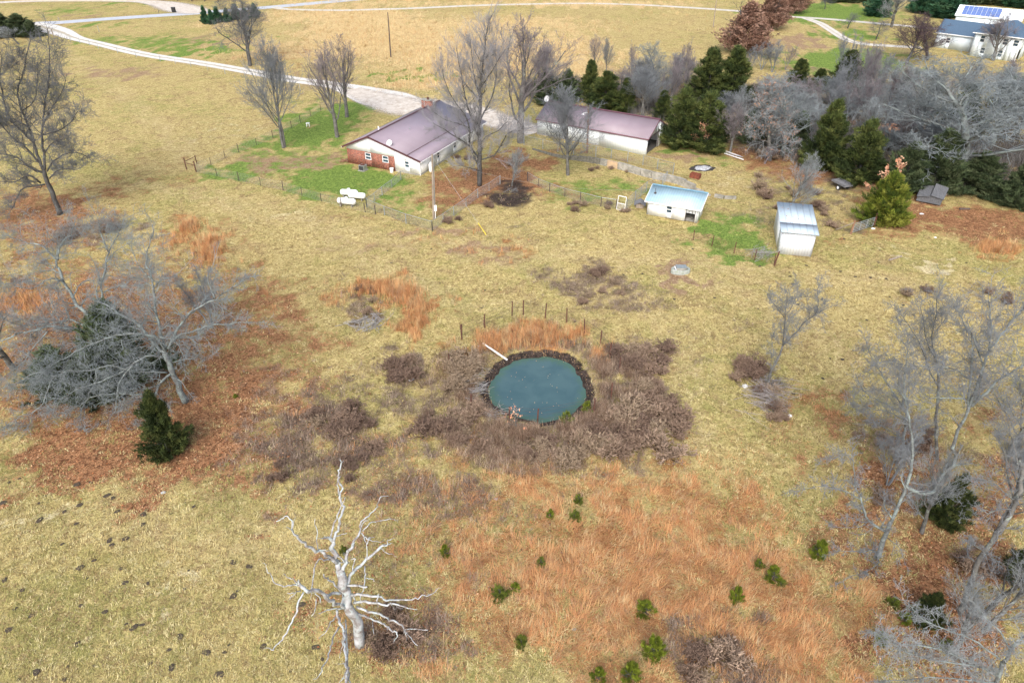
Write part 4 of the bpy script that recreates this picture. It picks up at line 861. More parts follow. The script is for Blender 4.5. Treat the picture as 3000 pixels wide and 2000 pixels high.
fence('chain_link_fence', 'short chain link fence behind the blue-roofed shed up to the retaining wall', [(1835, 615), (1860, 590), (1893, 562), (1940, 545), (1952, 530)], 2.6, M_STEEL, 1.4, 'chain', M_STEEL, 'chain link fences of the yard', seed=8)
fence('pen_fence', 'rusty wire fence along the front of the weedy pen', [(2031, 704), (2085, 722), (2150, 742), (2210, 762), (2268, 776)], 2.6, M_RUST, 1.3, 'woven', seed=9, mmat=M_RUST, pr=.04, lean=.05)
MB2 = thing('corner_post', 'leaning rusty corner post at the right end of the pen fence', 'post', G(2268, 778)); q = G(2268, 778); MB().tube([q, q+np.array([.25, .0, 1.9])], .09, 7).build('post', M_RUST, MB2)
fence('pond_fence', 'ring of dark steel posts and sagging wire around the pond', [(1353, 995), (1419, 960), (1500, 925), (1533, 922), (1597, 932), (1660, 945), (1712, 978), (1758, 1012), (1785, 1050), (1813, 1090), (1790, 1170), (1740, 1215), (1574, 1243), (1492, 1240), (1380, 1200), (1318, 1080), (1353, 995)], 60, M_RUST, 1.55, 'barbed', seed=10, pr=.045, mmat=M_DARKST, lean=.05)
fence('roadside_fence', 'thin wire fence on steel posts along the left side of the driveway', [(184, 113), (208, 122), (235, 127), (263, 133), (289, 144), (345, 156), (400, 168), (470, 180), (560, 196), (660, 218), (780, 242), (880, 266), (960, 285)], 6.0, M_STEEL, 1.25, 'barbed', seed=11, pr=.04)
t = fence('corner_brace', 'old wooden fence corner beside the roadside cedars', [(147, 111), (159, 112)], 30, M_WOOD, 2.0, None, pr=.1, seed=12); a, b, c = G(147, 111), G(159, 112), G(108, 104)
MB().tube([a+UP*1.8, b+UP*1.7], .07, 6).build('brace', M_WOOD, t); MB().tube([a+UP*1.9, c+UP*1.6], .06, 6).build('brace', M_WOOD, t)
# ------------------------------------------------------------------ small things around the yard
def ang_of(a, b): a = G(*a); b = G(*b); d = b-a; d[2] = 0; return d/np.linalg.norm(d), np.linalg.norm(b-a), (a+b)/2
d, L_, c = ang_of((1807, 613), (1829, 617)); a, b = G(1806, 613), G(1829, 618)
t = thing('wire_gate', 'leaning white wire gate between the chain link fences', 'gate', a); H_ = 2.1; ln = np.array([.05, -.12, 1.0])
mb = MB(); fr = [a, b, b+ln*H_, a+ln*H_]
for k in range(4): mb.tube([fr[k], fr[(k+1) % 4]], .045, 6)
mb.tube([a+ln*H_*.48, b+ln*H_*.48], .04, 6); mb.build('gate_frame', M_WTRIM, t)
mb = MB()
for k in range(1, 6): mb.beam(a+(b-a)*k/6, a+(b-a)*k/6+ln*H_*.48, .03)
mb.build('gate_bars', M_WTRIM, t)
a, b = G(1826, 618), G(1900, 632); 
q = G(1874, 606); t = thing('dog_kennel', 'little kennel with a grey metal gable roof by the blue-roofed shed', 'kennel', q); x_ = np.array([.93, -.2, 0]); x_ /= np.linalg.norm(x_); y_ = np.cross(UP, x_)
MB().box(q+UP*.3, (1.1, 1.0, .6), x_, y_, UP).build('kennel_body', M_WOOD, t)
mb = MB(); mb.quadslab(q-x_*.75-y_*.75+UP*.55, q-x_*.75+y_*.75+UP*.55, q+y_*.75+UP*.98, q-y_*.75+UP*.98, .04) if False else None
mb.quadslab(q-x_*.8-y_*.8+UP*.5, q-y_*.8+UP*.98, q+y_*.8+UP*.98, q-x_*.8+y_*.8+UP*.5, .04); mb.quadslab(q-y_*.8+UP*.985, q+x_*.8-y_*.8+UP*.5, q+x_*.8+y_*.8+UP*.5, q+y_*.8+UP*.985, .04); mb.build('kennel_roof', M_GWOOD, t)
# rusty crate beyond the wall
q = G(2036, 522); t = thing('rusty_bin', 'open rusty metal bin behind the top of the retaining wall', 'bin', q); x_, L_, c = ang_of((2022, 520), (2050, 527)); y_ = np.cross(UP, x_)
mb = MB(); mb.box(q+UP*.05, (1.5, .9, .06), x_, y_, UP)
for s in (-1, 1): mb.box(q+y_*s*.44+UP*.4, (1.5, .05, .7), x_, y_, UP); mb.box(q+x_*s*.72+UP*.4, (.05, .83, .7), x_, y_, UP)
mb.build('bin_body', simple('red_rust', (.22, .06, .035), (.12, .045, .03), 5, .9), t)
# ash heap of the burn pit
def heap(name, label, px, py, rx, ry, hgt, mat, kind=None, cat='ash pile', seed=1):
    c, M = basis(px, py, rx, ry); Mi = np.linalg.inv(M); V = []; F = []; nr, na = 7, 28; rr = random.Random(seed)
    jit = [rr.uniform(.85, 1.12) for _ in range(na)]
    for i in range(nr+1):
        for k in range(na):
            f = i/nr; a = 2*math.pi*k/na; q = Mi@np.array([math.cos(a), math.sin(a)])*f*jit[k]; x, y = c+q
            V.append((x, y, th(x, y)+(hgt*(1-f*f)*(.75+.5*rr.random()) if i < nr else -.03)))
    for i in range(nr):
        for k in range(na): F.append((i*na+k, (i+1)*na+k, (i+1)*na+(k+1) % na, i*na+(k+1) % na))
    o = mk(name, np.array(V), np.array(F), mat, smooth=False); return tag(o, label, cat, kind=kind)
heap('charred_ground', 'ring of charred black ground around the pale ash of the burn pit', 2057, 493, 40, 12, .05, M_CHAR, cat='burn pit', seed=2); heap('ash_pile', 'pale grey ash heap of the round burn pit behind the retaining wall', 2059, 493, 27, 8, .22, M_ASH)
# silver frame by the barn end
t = thing('bed_frame', 'empty rectangular silver metal frame lying on the grass beyond the barn end', 'metal frame', G(1970, 418)); fr = [G(1957, 424), G(1979, 428), G(1984, 411), G(1964, 410)]
mb = MB(); Z3 = UP*.25
for k in range(4): mb.beam(fr[k]+Z3, fr[(k+1) % 4]+Z3, .1); mb.beam(fr[k], fr[k]+Z3, .08)
mb.beam(G(1953, 420)+UP*.1, G(1960, 411)+UP*.6, .07); mb.build('frame', M_STEEL, t)
for i, (a, b, r_) in enumerate((((2095, 434), (2172, 462), .07), ((2104, 444), (2176, 465), .06), ((2122, 452), (2177, 474), .08))):
    A_, B_ = G(*a)+UP*.15, G(*b)+UP*(.15+.1*i)
    t = tag(MB().tube([A_, B_], r_, 8).build('pipe', M_PLASTIC if i != 1 else M_STEEL, None, A_), ('farthest of three long pale pipes lying by the cedars', 'middle of three long pale pipes, with a duller grey surface', 'nearest and shortest of three long pale pipes by the cedars')[i], 'pipe', 'long pipes lying by the cedars')
# small utility trailer
x_, L_, c = ang_of((2442, 532), (2481, 552)); q = G(2463, 552); y_ = np.cross(UP, x_)
t = thing('trailer', 'small grey wooden utility trailer with white wheels in the brush', 'trailer', q); z0 = UP*.75
mb = MB(); mb.box(q+z0, (2.7, 1.4, .08), x_, y_, UP)
for s in (-1, 1): mb.box(q+z0+y_*s*.72+UP*.17, (2.7, .06, .3), x_, y_, UP); mb.box(q+z0+x_*s*1.36+UP*.12, (.06, 1.5, .26), x_, y_, UP)
mb.build('trailer_bed', M_GWOOD, t)
for s in (-1, 1):
    w = MB().lathe(q+y_*s*.75+x_*.35+UP*.36, [(.0, -.02), (.2, 0), (.36, .0), (.37, .05), (.37, .16), (.34, .2), (.2, .2)], 18, y_*s).build('wheel', M_RUBBER, t, smooth=True)
    MB().lathe(q+y_*s*.92+x_*.35+UP*.36, [(.22, -.02), (.22, .03), (.1, .06), (0, .06)], 14, y_*s).build('rim', M_WTRIM, w)
MB().beam(q+z0-x_*1.4-UP*.1, q-x_*2.6+UP*.25, .09).build('tow_bar', M_RUST, t)
# weathered grey double-lidded feeder / wagon box under the trees
M_DKWOOD = simple('dark_grey_boards', (.125, .13, .14), (.08, .082, .09), 4, .9, squash=(3, .4, 1))
q = G(2722, 590); x_ = P(2757, 575, 0)-P(2700, 592, 0); x_[2] = 0; x_ = np.array([.82, -.57, 0]); y_ = np.cross(UP, x_)
t = thing('wagon_box', 'weathered grey wooden wagon box with a peaked lid under the spreading tree', 'wagon box', q)
mb = MB(); mb.box(q+UP*.7, (3.1, 2.5, 1.0), x_, y_, UP); mb.build('box_body', M_DKWOOD, t)
mb = MB(); mb.quadslab(q-x_*1.65-y_*1.45+UP*.95, q-x_*.05-y_*1.45+UP*1.2, q-x_*.05+y_*1.3+UP*1.9, q-x_*1.65+y_*1.3+UP*1.65, .08); mb.build('lid', M_DKWOOD, t)
mb = MB(); mb.quadslab(q+x_*.05-y_*1.45+UP*1.4, q+x_*1.75-y_*1.45+UP*1.15, q+x_*1.75+y_*1.3+UP*2.0, q+x_*.05+y_*1.3+UP*2.3, .08); mb.build('lid', M_DKWOOD, t)
# farm gate with posts and brace
a, b = G(2492, 686), G(2558, 665); ga = thing('farm_gate', 'five barred silver farm gate between two wooden posts beside the round cedar', 'gate', a); d = b-a; hh = 1.45
mb = MB()
for f in (.1, .28, .46, .64, .82, 1.0): mb.tube([a+d*.06+UP*(.1+hh*f*.9), b-d*.05+UP*(.1+hh*f*.9)], .04, 6)
mb.build('gate_rails', M_STEEL, ga)
mb = MB()
for f in (.06, .35, .65, .95): mb.beam(a+d*f+UP*.2, a+d*f+UP*(hh*.92+.1), .07)
mb.build('gate_uprights', M_STEEL, ga)
for nm, q_ in (('broad wooden gate post with a brace on the left of the silver farm gate', a), ('rusty gate post on the right of the silver farm gate', b)):
    t = thing('gate_post', nm, 'post', q_); MB().tube([q_, q_+np.array([.1, .1, 1.9])], [.15, .13], 9).build('post', M_BWOOD if q_ is a else M_RUST, t)
    if q_ is a: e_ = G(2448, 675); MB().tube([q_+UP*1.6, e_+UP*.1], .07, 6).build('brace', M_WOOD, t)
# concrete cattle waterer
q = G(1993, 797); t = thing('cattle_waterer', 'oval concrete cattle waterer with a grey metal lid on trampled soil', 'water trough', q)
V = []; prof = [(1.02, -.05), (1.0, .42), (.94, .5), (.78, .5), (.72, .42), (.70, .18), (0, .16)]
mb = MB(); mb.lathe((0, 0, 0), prof, 30); mb.v = [tuple(q+np.array([x*1.12, y*.72, z])) for x, y, z in mb.v]; mb.build('basin', simple('pale_trough_concrete', (.36, .38, .36), (.24, .27, .23), 4, .9, bumpk=.3, stain=((.2, .25, .12), 3, .6)), t)
mb = MB(); mb.box(q+np.array([.05, .12, .42]), (1.15, .75, .5)); mb.build('float_box', M_CONC, t)
MB().box(q+np.array([.05, .10, .70]), (1.2, .8, .06)).build('lid', simple('grey_lid', (.16, .19, .20), (.24, .27, .28), 4, .5), t)
MB().box(q+np.array([-.62, .1, .48]), (.12, .9, .1)).build('bar', M_WTRIM, t)
OBST.append((q[0], q[1], 1.6))
# pipe over the pond
pa = PY(1417, 1003, G(1417, 1020)[1]); pb = P(1485, 1053, .75)
t = tag(MB().tube([P(1416, 1006, .45), pb], .085, 10).build('overflow_pipe', M_PLASTIC, None, P(1416, 1006, .45)), 'long white plastic pipe reaching out over the edge of the pond', 'pipe')
# stool in the lawn
q = G(903, 371); t = thing('stool', 'small white plastic stool standing alone on the green lawn', 'stool', q); MB().box(q+UP*.62, (.6, .5, .06)).build('seat', M_PLASTIC, t)
for i in (-1, 1):
    for j in (-1, 1): MB().beam(q+np.array([i*.25, j*.2, 0]), q+np.array([i*.2, j*.16, .6]), .06).build('leg', M_PLASTIC, t)
# bits of pale litter and stones
M_LITTER = simple('pale_plastic_litter', (.72, .73, .74), (.6, .62, .64), 8, .6)
M_STONE = simple('pale_stone', (.40, .40, .40), (.30, .30, .29), 8, .9)
def lump(name, label, cat, px, py, s, mat, seed, flat=.5, group=None):
    q = G(px, py); rr = random.Random(seed); mb = MB(); mb.lathe((0, 0, 0), [(0.001, -.3), (.7, -.2), (1, .15), (.75, .55), (.3, .8), (0.001, .85)], 9)
    mb.v = [tuple(q+np.array([x*s*rr.uniform(.75, 1.2), y*s*rr.uniform(.6, 1.1), z*s*flat*rr.uniform(.8, 1.2)])) for x, y, z in mb.v]
    return tag(mb.build(name, mat, None, q), label, cat, group)
lump('plastic_bag', 'crumpled white plastic bag lying on the brown brush left of the pond', 'litter', 1205, 1112, .3, M_LITTER, 1)
lump('plastic_jug', 'white plastic jug at the lower tip of the right brush pile', 'litter', 2314, 1218, .2, M_LITTER, 2, .8)
lump('feed_sack', 'pale sack caught in the top of the right brush pile', 'litter', 2183, 1132, .26, M_LITTER, 3, 1)
lump('plastic_bag', 'small white scrap on the ground at the foot of the silver gate', 'litter', 2558, 670, .3, M_LITTER, 4)
lump('plastic_bag', 'white scrap on the leaves below the grey wagon box', 'litter', 2700, 627, .28, M_LITTER, 5)
lump('plastic_bag', 'lone white scrap in the dry grass right of the silver gate', 'litter', 2740, 696, .22, M_LITTER, 6)
lump('stone', 'small pale bluish stone in the foreground leaf litter', 'stone', 479, 1442, .2, M_STONE, 7)
lump('stone', 'small pale stone in the orange grass near the bottom', 'stone', 1683, 1843, .16, M_STONE, 8)
lump('stone', 'pale stone among the brush right of centre foreground', 'stone', 1453, 1461, .16, M_STONE, 9)
q = G(2330, 1200); 
t = tag(MB().tube([G(2604, 764)+UP*.1, G(2640, 753)+UP*.12], [.13, .1], 8).build('fallen_log', M_WOOD, None, G(2604, 764)), 'short grey log lying alone in the right pasture', 'log')
t = tag(MB().tube([G(2810, 614)+UP*.1, G(2840, 615)+UP*.15], [.16, .12], 8).build('fallen_log', M_DARKST, None, G(2810, 614)), 'dark rotten log on the leaves right of the wagon box', 'log')
# dung pats
M_DUNG = simple('dark_dung', (.045, .036, .026), (.08, .06, .04), 9, .8)
def z1(x, y): return (x/2.351, 1333+y/2.351)
pats = [z1(*p)+(.27, 'a') for p in [(320,282),(738,280),(777,297),(272,332),(443,393),(272,450),(525,475),(985,478),(1338,355),(648,727),(865,577),(605,850),(867,880),(1020,884),(833,784),(1300,795),(1607,738),(1717,770),(1636,938),(1606,975),(155,930),(32,862),(105,1058),(217,1107),(558,1037),(980,1170),(870,1165),(535,1303),(1163,1343),(1421,1360),(1547,1360),(1578,1307),(1811,1317),(465,1457),(655,1448),(1190,1445),(1180,1470),(1512,1510),(445,1548),(128,1548),(2220,1405),(2175,1325),(2003,1487),(430,614),(64,188),(136,163),(25,330),(988,410),(553,345),(755,590),(770,620),(1270,925),(1240,1248),(1040,1430),(65,1203),(2080,1028),(810,390),(625,190),(530,205),(250,1497),(720,1080),(925,1187),(555,775),(1180,405)]]
pats += [(2000+a/2.352, 667+b/2.352, .22, 'b') for a, b in [(70,148),(853,262),(735,310),(740,338),(1085,303),(1113,80),(1190,340),(1295,345),(1348,242),(1403,355),(1113,385),(1487,400),(1955,245),(760,390),(345,447),(220,485),(445,495),(530,268),(1270,640),(965,1040),(865,570),(795,530),(625,735),(760,1145),(1425,480),(1520,535),(1100,910),(1015,902),(1360,158),(520,560),(1820,350)]]
pats += [(1000+a/2.352, 667+b/2.352, .2, 'c') for a, b in [(318,162),(1030,165),(347,245),(680,385),(872,165),(965,556),(1090,430),(2015,145),(2293,495),(1610,650),(1550,130),(620,148),(1905,90),(1945,325),(82,1022),(2075,320),(990,433),(2100,260)]]
rr = random.Random(4); protoV = {}
for i, (px, py, s, g) in enumerate(pats):
    lb = {'a': 'dark cow pat in the olive foreground grass on the left', 'b': 'dark cow pat in the straw pasture on the right', 'c': 'dark cow pat in the pasture between pond and farmyard'}[g]
    q = G(px, py)
    if i < 4:
        mb = MB(); mb.lathe((0, 0, 0), [(0.001, -.03), (1, -.02), (1.05, .1), (.8, .22), (.4, .2), (0.001, .26)], 11); j = [rr.uniform(.75, 1.15) for _ in range(11)]
        mb.v = [(x*j[k % 11], y*j[k % 11]*.75, z*.5) for k, (x, y, z) in enumerate(mb.v)]
        o = mb.build('cow_pat', M_DUNG); protoV[i] = o
    else: o = protoV[i % 4].copy(); COL.objects.link(o)
    s *= rr.uniform(.4, 1.05); o.location = tuple(q+UP*.05); o.scale = (s, s, s*1.1); o.rotation_euler = (0, 0, rr.uniform(0, 6))
    tag(o, lb, 'cow pat', {'a': 'cow pats in the left foreground', 'b': 'cow pats on the right', 'c': 'cow pats beyond the pond'}[g])
# ------------------------------------------------------------------ grass, leaves, bluestem, reeds as ground cover
def sample(n, zn, thr, **k):
    x, y = scatter_px(n, **k); z = zone(zn, x, y); m = (z > thr+RG.random(n)*(1-thr)*.8) & clear_of(x, y); return x[m], y[m], z[m]
# low pasture tufts
x, y = scatter_px(80000, y0=560, power=1.0); m = clear_of(x, y); x, y = x[m], y[m]; n = len(x)
zl, zo, zg, zd, zm, zs, zs2 = (zone(k, x, y) for k in ('leaf', 'orange', 'green', 'dark', 'mud', 'soil', 'straw2'))
patch = np.array([mnoise.noise(Vector((a*.16, b*.16, 0)))+.5*mnoise.noise(Vector((a*.5, b*.5, 3))) for a, b in zip(x, y)])
rnd = RG.random(n)
straw = np.array([.48, .385, .172]); oliv = np.array([.29, .27, .095]); lt = np.array([.57, .49, .26]); dkc = np.array([.25, .175, .09])
gm = np.clip(.5+patch*1.1-.25*zs2+RG.normal(0, .28, n), 0, 1)[:, None]; col = straw*(1-gm)+oliv*gm
col = np.where((rnd < .16)[:, None], lt, col); col = np.where((rnd > .86)[:, None], dkc, col)
gc = np.array([.165, .22, .065]); col = np.where((zg > RG.random(n))[:, None], gc*(0.6+.8*RG.random((n, 1))), col)
dc = np.array([.20, .15, .12]); col = np.where((zd*.8 > RG.random(n))[:, None], dc*(.6+.8*RG.random((n, 1))), col)
oc = np.array([.44, .24, .11]); col = np.where((zo*.6 > RG.random(n))[:, None], oc, col)
kp = (RG.random(n) > zl*.9) & (RG.random(n) > zm) & (RG.random(n) > zs*.8)
x, y, col, zg = x[kp], y[kp], col[kp], zg[kp]; n = len(x)
Ls = .15+.14*RG.random(n); Ls *= (1-.4*zg)
V, F, C = blades(x, y, Ls, np.full(n, .034), .85+.35*RG.random(n), col, 9, np.full(n, .13))
tag(mk('pasture_grass', V, F, M_BLADE, cols=C), 'short straw and olive pasture grass covering the ground', 'grass', kind='stuff')
# fallen leaves
x, y, z = sample(75000, 'leaf', .12, y0=430)
n = len(x); s = .05+.05*RG.random(n); a = RG.random(n)*6.28; h = terrain(x, y)+.02+.08*RG.random(n); tl = RG.normal(0, .35, (n, 2))
ca, sa = np.cos(a)*s, np.sin(a)*s
p0 = np.stack([x-ca, y-sa, h], 1); p1 = np.stack([x+sa*.6, y-ca*.6, h+tl[:, 0]*s], 1); p2 = np.stack([x+ca, y+sa, h+tl[:, 1]*s], 1); p3_ = np.stack([x-sa*.6, y+ca*.6, h+.3*s], 1)
V = np.stack([p0, p1, p2, p3_], 1).reshape(-1, 3); F = np.arange(n*4).reshape(-1, 4)
pal = np.array([(.30, .13, .06), (.22, .09, .045), (.38, .19, .10), (.56, .34, .20), (.12, .06, .035), (.33, .12, .05)]); c = pal[RG.choice(6, n, p=[.26, .24, .2, .12, .12, .06])]*(.8+.4*RG.random((n, 1)))
tag(mk('fallen_leaves', V, F, attr_mat('dry_leaves', .85), cols=np.repeat(c, 4, 0)), 'reddish brown fallen leaves strewn under the bare trees', 'leaves', kind='stuff')
# leaves on the muddy bank of the pond
th_ = RG.random(900)*6.28; rr_ = 1.03+.3*RG.random(900)**.8; Mi = np.linalg.inv(POND[1]); q = (Mi@np.stack([np.cos(th_)*rr_, np.sin(th_)*rr_])).T+POND[0]; kk = ((np.sin(th_) > -.45) | (RG.random(900) < .2)) & (RG.random(900) < .62); q = q[kk]; n = len(q)
fl = POND[0]+((np.linalg.inv(POND[1])@np.stack([np.cos(np.arange(34)*2.4)*(.2+.75*RG.random(34)), np.sin(np.arange(34)*2.4)*(.2+.75*RG.random(34))])).T); q = np.concatenate([q, fl]); n = len(q)
h = np.maximum(terrain(q[:, 0], q[:, 1])+.03, -.394); s = .03+.03*RG.random(n); V = np.stack([np.stack([q[:, 0]+dx*s, q[:, 1]+dy*s, h+dz*s], 1) for dx, dy, dz in ((-1, 0, 0), (0, -.7, .3), (1, 0, .1), (0, .7, .3))], 1).reshape(-1, 3)
c = np.array([(.55, .40, .24), (.60, .36, .16), (.42, .26, .16)])[RG.choice(3, n)]
tag(mk('bank_leaves', V, np.arange(n*4).reshape(-1, 4), attr_mat('bank_leaf', .8), cols=np.repeat(c, 4, 0)), 'tan leaves scattered on the dark mud bank around the pond', 'leaves', kind='stuff')
# orange bluestem
def bluestem(name, label, x, y, L0, nb, w, leanv, tint=1.0, wind=False):
    n = len(x); base = np.array([(.52, .265, .12), (.44, .205, .09), (.56, .34, .16), (.33, .19, .11), (.53, .39, .21)]); c = base[RG.choice(5, n, p=[.3, .26, .2, .12, .12])]*tint
    V, F, C = blades(x, y, L0*(.7+.6*RG.random(n)), np.full(n, w), leanv*(.6+.8*RG.random(n)), c, nb, np.full(n, .16), jl=.3, azf=(.7+1.1*wav(x, y, 6, 2, 9)+RG.normal(0, .6, n)) if wind else None)
    tag(mk(name, V, F, M_BLADE, cols=C), label, 'grass', kind='stuff')
x, y, z = sample(42000, 'orange', .22, y0=1150); bluestem('bluestem_grass', 'orange broom sedge lying in swirls across the foreground', x, y, .58, 8, .024, .9, .95, wind=True)
x, y, z = sample(26000, 'orange', .22, y0=620, y1=1120); bluestem('bluestem_grass', 'upright orange broom sedge clumps around the pond and left trees', x, y, .75, 8, .026, .4, .95)
# extra dense reeds at the back of the pond
xs, ys = [], []
for (px, py, rx, ry, k) in ((1560, 992, 120, 22, 260), (1440, 1010, 60, 26, 150), (1590, 968, 60, 20, 90), (1690, 985, 40, 18, 50), (1120, 850, 110, 22, 260), (1190, 870, 50, 28, 150), (1230, 930, 25, 50, 150), (1215, 980, 20, 30, 50), (610, 735, 45, 50, 260), (555, 668, 35, 20, 130), (2900, 728, 50, 14, 110), (2960, 735, 30, 16, 70), (1757, 1045, 30, 25, 60), (500, 720, 40, 30, 50), (90, 890, 90, 40, 120)):
    for _ in range(k): q = G(px+rr.gauss(0, rx*.5), py+rr.gauss(0, ry*.5)); xs.append(q[0]); ys.append(q[1])
x, y = np.array(xs), np.array(ys); m = pond_r(x, y) > 1.22; m &= RG.random(len(m)) < .6; bluestem('broom_sedge', 'tall bright orange broom sedge standing in dense clumps', x[m], y[m], .95, 15, .024, .28, 1.0)
# tangled weeds ringing the pond, and thicket undergrowth in the hedge row
def tangle(name, label, x, y, L, nb, w, lean, pal, sp):
    n = len(x); c = np.array(pal)[RG.choice(len(pal), n)]; V, F, C = blades(x, y, L, np.full(n, w), lean, c, nb, np.full(n, sp)); tag(mk(name, V, F, M_BLADE, cols=C), label, 'brush', kind='stuff')
a = RG.random(9000)*6.283; r_ = 1.38+1.15*RG.random(9000)**1.2; q = (np.linalg.inv(POND[1])@np.stack([np.cos(a)*r_, np.sin(a)*r_])).T+POND[0]
k = (RG.random(9000) < np.where(np.sin(a) > .5, .12, np.where(np.cos(a) > 0, 1.0, np.where(np.sin(a) < -.5, .9, .45)))*(1-.5*sstep(1.9, 2.5, r_))) & (wav(q[:, 0], q[:, 1], 2, 2, 10) > -.7); q = q[k]; n = len(q)
tangle('dry_brush', 'tangled brown dry weeds ringing the pond', q[:, 0], q[:, 1], .45+.5*RG.random(n), 14, .017, .25+.6*RG.random(n), [(.26, .17, .115), (.34, .24, .17), (.17, .105, .07), (.44, .34, .25), (.11, .07, .05)], .2)
HED = [(2260, 330, 420, 80), (2700, 400, 380, 100), (1960, 290, 260, 50), (2450, 430, 260, 50), (2850, 500, 220, 70), (1650, 270, 120, 30)]; xs, ys = [], []
for (px, py, rx, ry) in HED:
    for _ in range(1500):
        x_, y_ = px+rr.uniform(-1, 1)*rx, py+rr.uniform(-1, 1)*ry
        if ((x_-px)/rx)**2+((y_-py)/ry)**2 < 1: q = P(x_, y_, 0); xs.append(q[0]); ys.append(q[1])
x, y = np.array(xs), np.array(ys); m = clear_of(x, y) & (wav(x, y, 4, 0, 8) > -1.0); x, y = x[m], y[m]; n = len(x)
tangle('undergrowth', 'grey brown leafless undergrowth filling the hedge row on the right', x, y, 1.0+1.5*RG.random(n), 12, .035, .15+.4*RG.random(n), [(.13, .13, .13), (.10, .09, .08), (.17, .16, .155), (.075, .068, .06)], .45)
# coarse brown weeds in the brush patches
x, y, z = sample(60000, 'dark', .2, y0=560)
n = len(x); c = np.array([(.24, .175, .135), (.17, .12, .095), (.33, .26, .205), (.12, .085, .065)])[RG.choice(4, n)]
V, F, C = blades(x, y, .45+.3*RG.random(n), np.full(n, .02), .3+.4*RG.random(n), c, 8, np.full(n, .16))
tag(mk('dry_weeds', V, F, M_BLADE, cols=C), 'low purplish brown dry weeds filling the brush patches', 'weeds', kind='stuff')
# bright lawn grass
x, y, z = sample(30000, 'green', .25, y0=380, y1=900); n = len(x); c = np.array([(.14, .215, .055), (.20, .26, .09), (.10, .155, .04)])[RG.choice(3, n)]
V, F, C = blades(x, y, .13+.1*RG.random(n), np.full(n, .04), .7+.4*RG.random(n), c, 5, np.full(n, .15))
tag(mk('lawn_grass', V, F, M_BLADE, cols=C), 'bright green winter lawn grass around the house and pen', 'grass', kind='stuff')
# far field sedge
x, y = scatter_px(26000, y0=-5, y1=330); z = zone('farorange', x, y); m = z > .1+RG.random(len(z))*.7; x, y = x[m], y[m]; n = len(x)
c = np.array([(.50, .37, .18), (.55, .44, .24), (.46, .30, .15)])[RG.choice(3, n)]
V, F, C = blades(x, y, .8+.3*RG.random(n), np.full(n, .07), .5+.3*RG.random(n), c, 5, np.full(n, .5))
tag(mk('field_sedge', V, F, M_BLADE, cols=C), 'orange tan sedge covering the open field beyond the driveway', 'grass', kind='stuff')
# ------------------------------------------------------------------ trees
def bark(name, c1, c2, tint=None):
    return simple(name, c1, c2, 2.2, .95, bumpk=.5, stain=tint)
M_BARK = bark('grey_bark', (.15, .145, .135), (.085, .08, .075), ((.22, .25, .22), 1.5, .55))
M_BARKD = bark('dark_bark', (.085, .082, .08), (.05, .048, .046), ((.14, .155, .14), 1.6, .58))
M_LICHEN = bark('lichen_bark', (.215, .255, .245), (.115, .12, .12), ((.09, .085, .08), 2.6, .52))
M_SNAG = bark('bleached_wood', (.43, .44, .45), (.19, .165, .155), ((.38, .43, .43), 3.0, .50))
M_TW_GREY = simple('grey_twigs', (.21, .225, .24), (.14, .15, .16), .7, .95)
M_TW_MAPLE = simple('maple_twigs', (.31, .305, .32), (.22, .215, .23), .7, .95)
M_TW_DARK = simple('dark_twigs', (.155, .16, .17), (.10, .105, .11), .7, .95)
M_TW_PURP = simple('purplish_twigs', (.235, .205, .215), (.16, .14, .15), .7, .95)
M_TW_PALE = simple('pale_twigs', (.29, .31, .32), (.19, .205, .21), .7, .95)
M_TW_LICH = simple('lichen_twigs', (.225, .255, .265), (.155, .175, .18), .7, .95)
M_TW_PLUM = simple('plum_twigs', (.105, .07, .078), (.07, .046, .052), .7, .95)
M_TW_BRN = simple('brown_stalks', (.26, .195, .175), (.17, .12, .105), .7, .95)
M_LEAFC = attr_mat('foliage', .75, spec=.2)
class Skel:
    def __init__(s): s.a = []; s.b = []; s.r0 = []; s.r1 = []; s.lv = []
    def seg(s, a, b, r0, r1, lv): s.a.append(a); s.b.append(b); s.r0.append(r0); s.r1.append(r1); s.lv.append(lv)
def unit(v): return v/(np.linalg.norm(v)+1e-9)
def perp_dir(d, ang, az):
    u = np.cross(d, (0, 0, 1.) if abs(d[2]) < .9 else (1., 0, 0)); u = unit(u); w = np.cross(d, u)
    return unit(d*math.cos(ang)+(u*math.cos(az)+w*math.sin(az))*math.sin(ang))
BASE = dict(nseg=(8, 7, 5, 4, 3), wander=(.10, .22, .28, .32, .35), trop=(.06, .10, .06, .03, .0), kids=(9, 8, 7, 6), ang=(38, 45, 45, 45), ratio=(.62, .55, .5, .5), start=(.3, .15, .1, .1), taper=(.35, .35, .35, .4, .4), rk=.55, rmin=.008, maxlev=4)
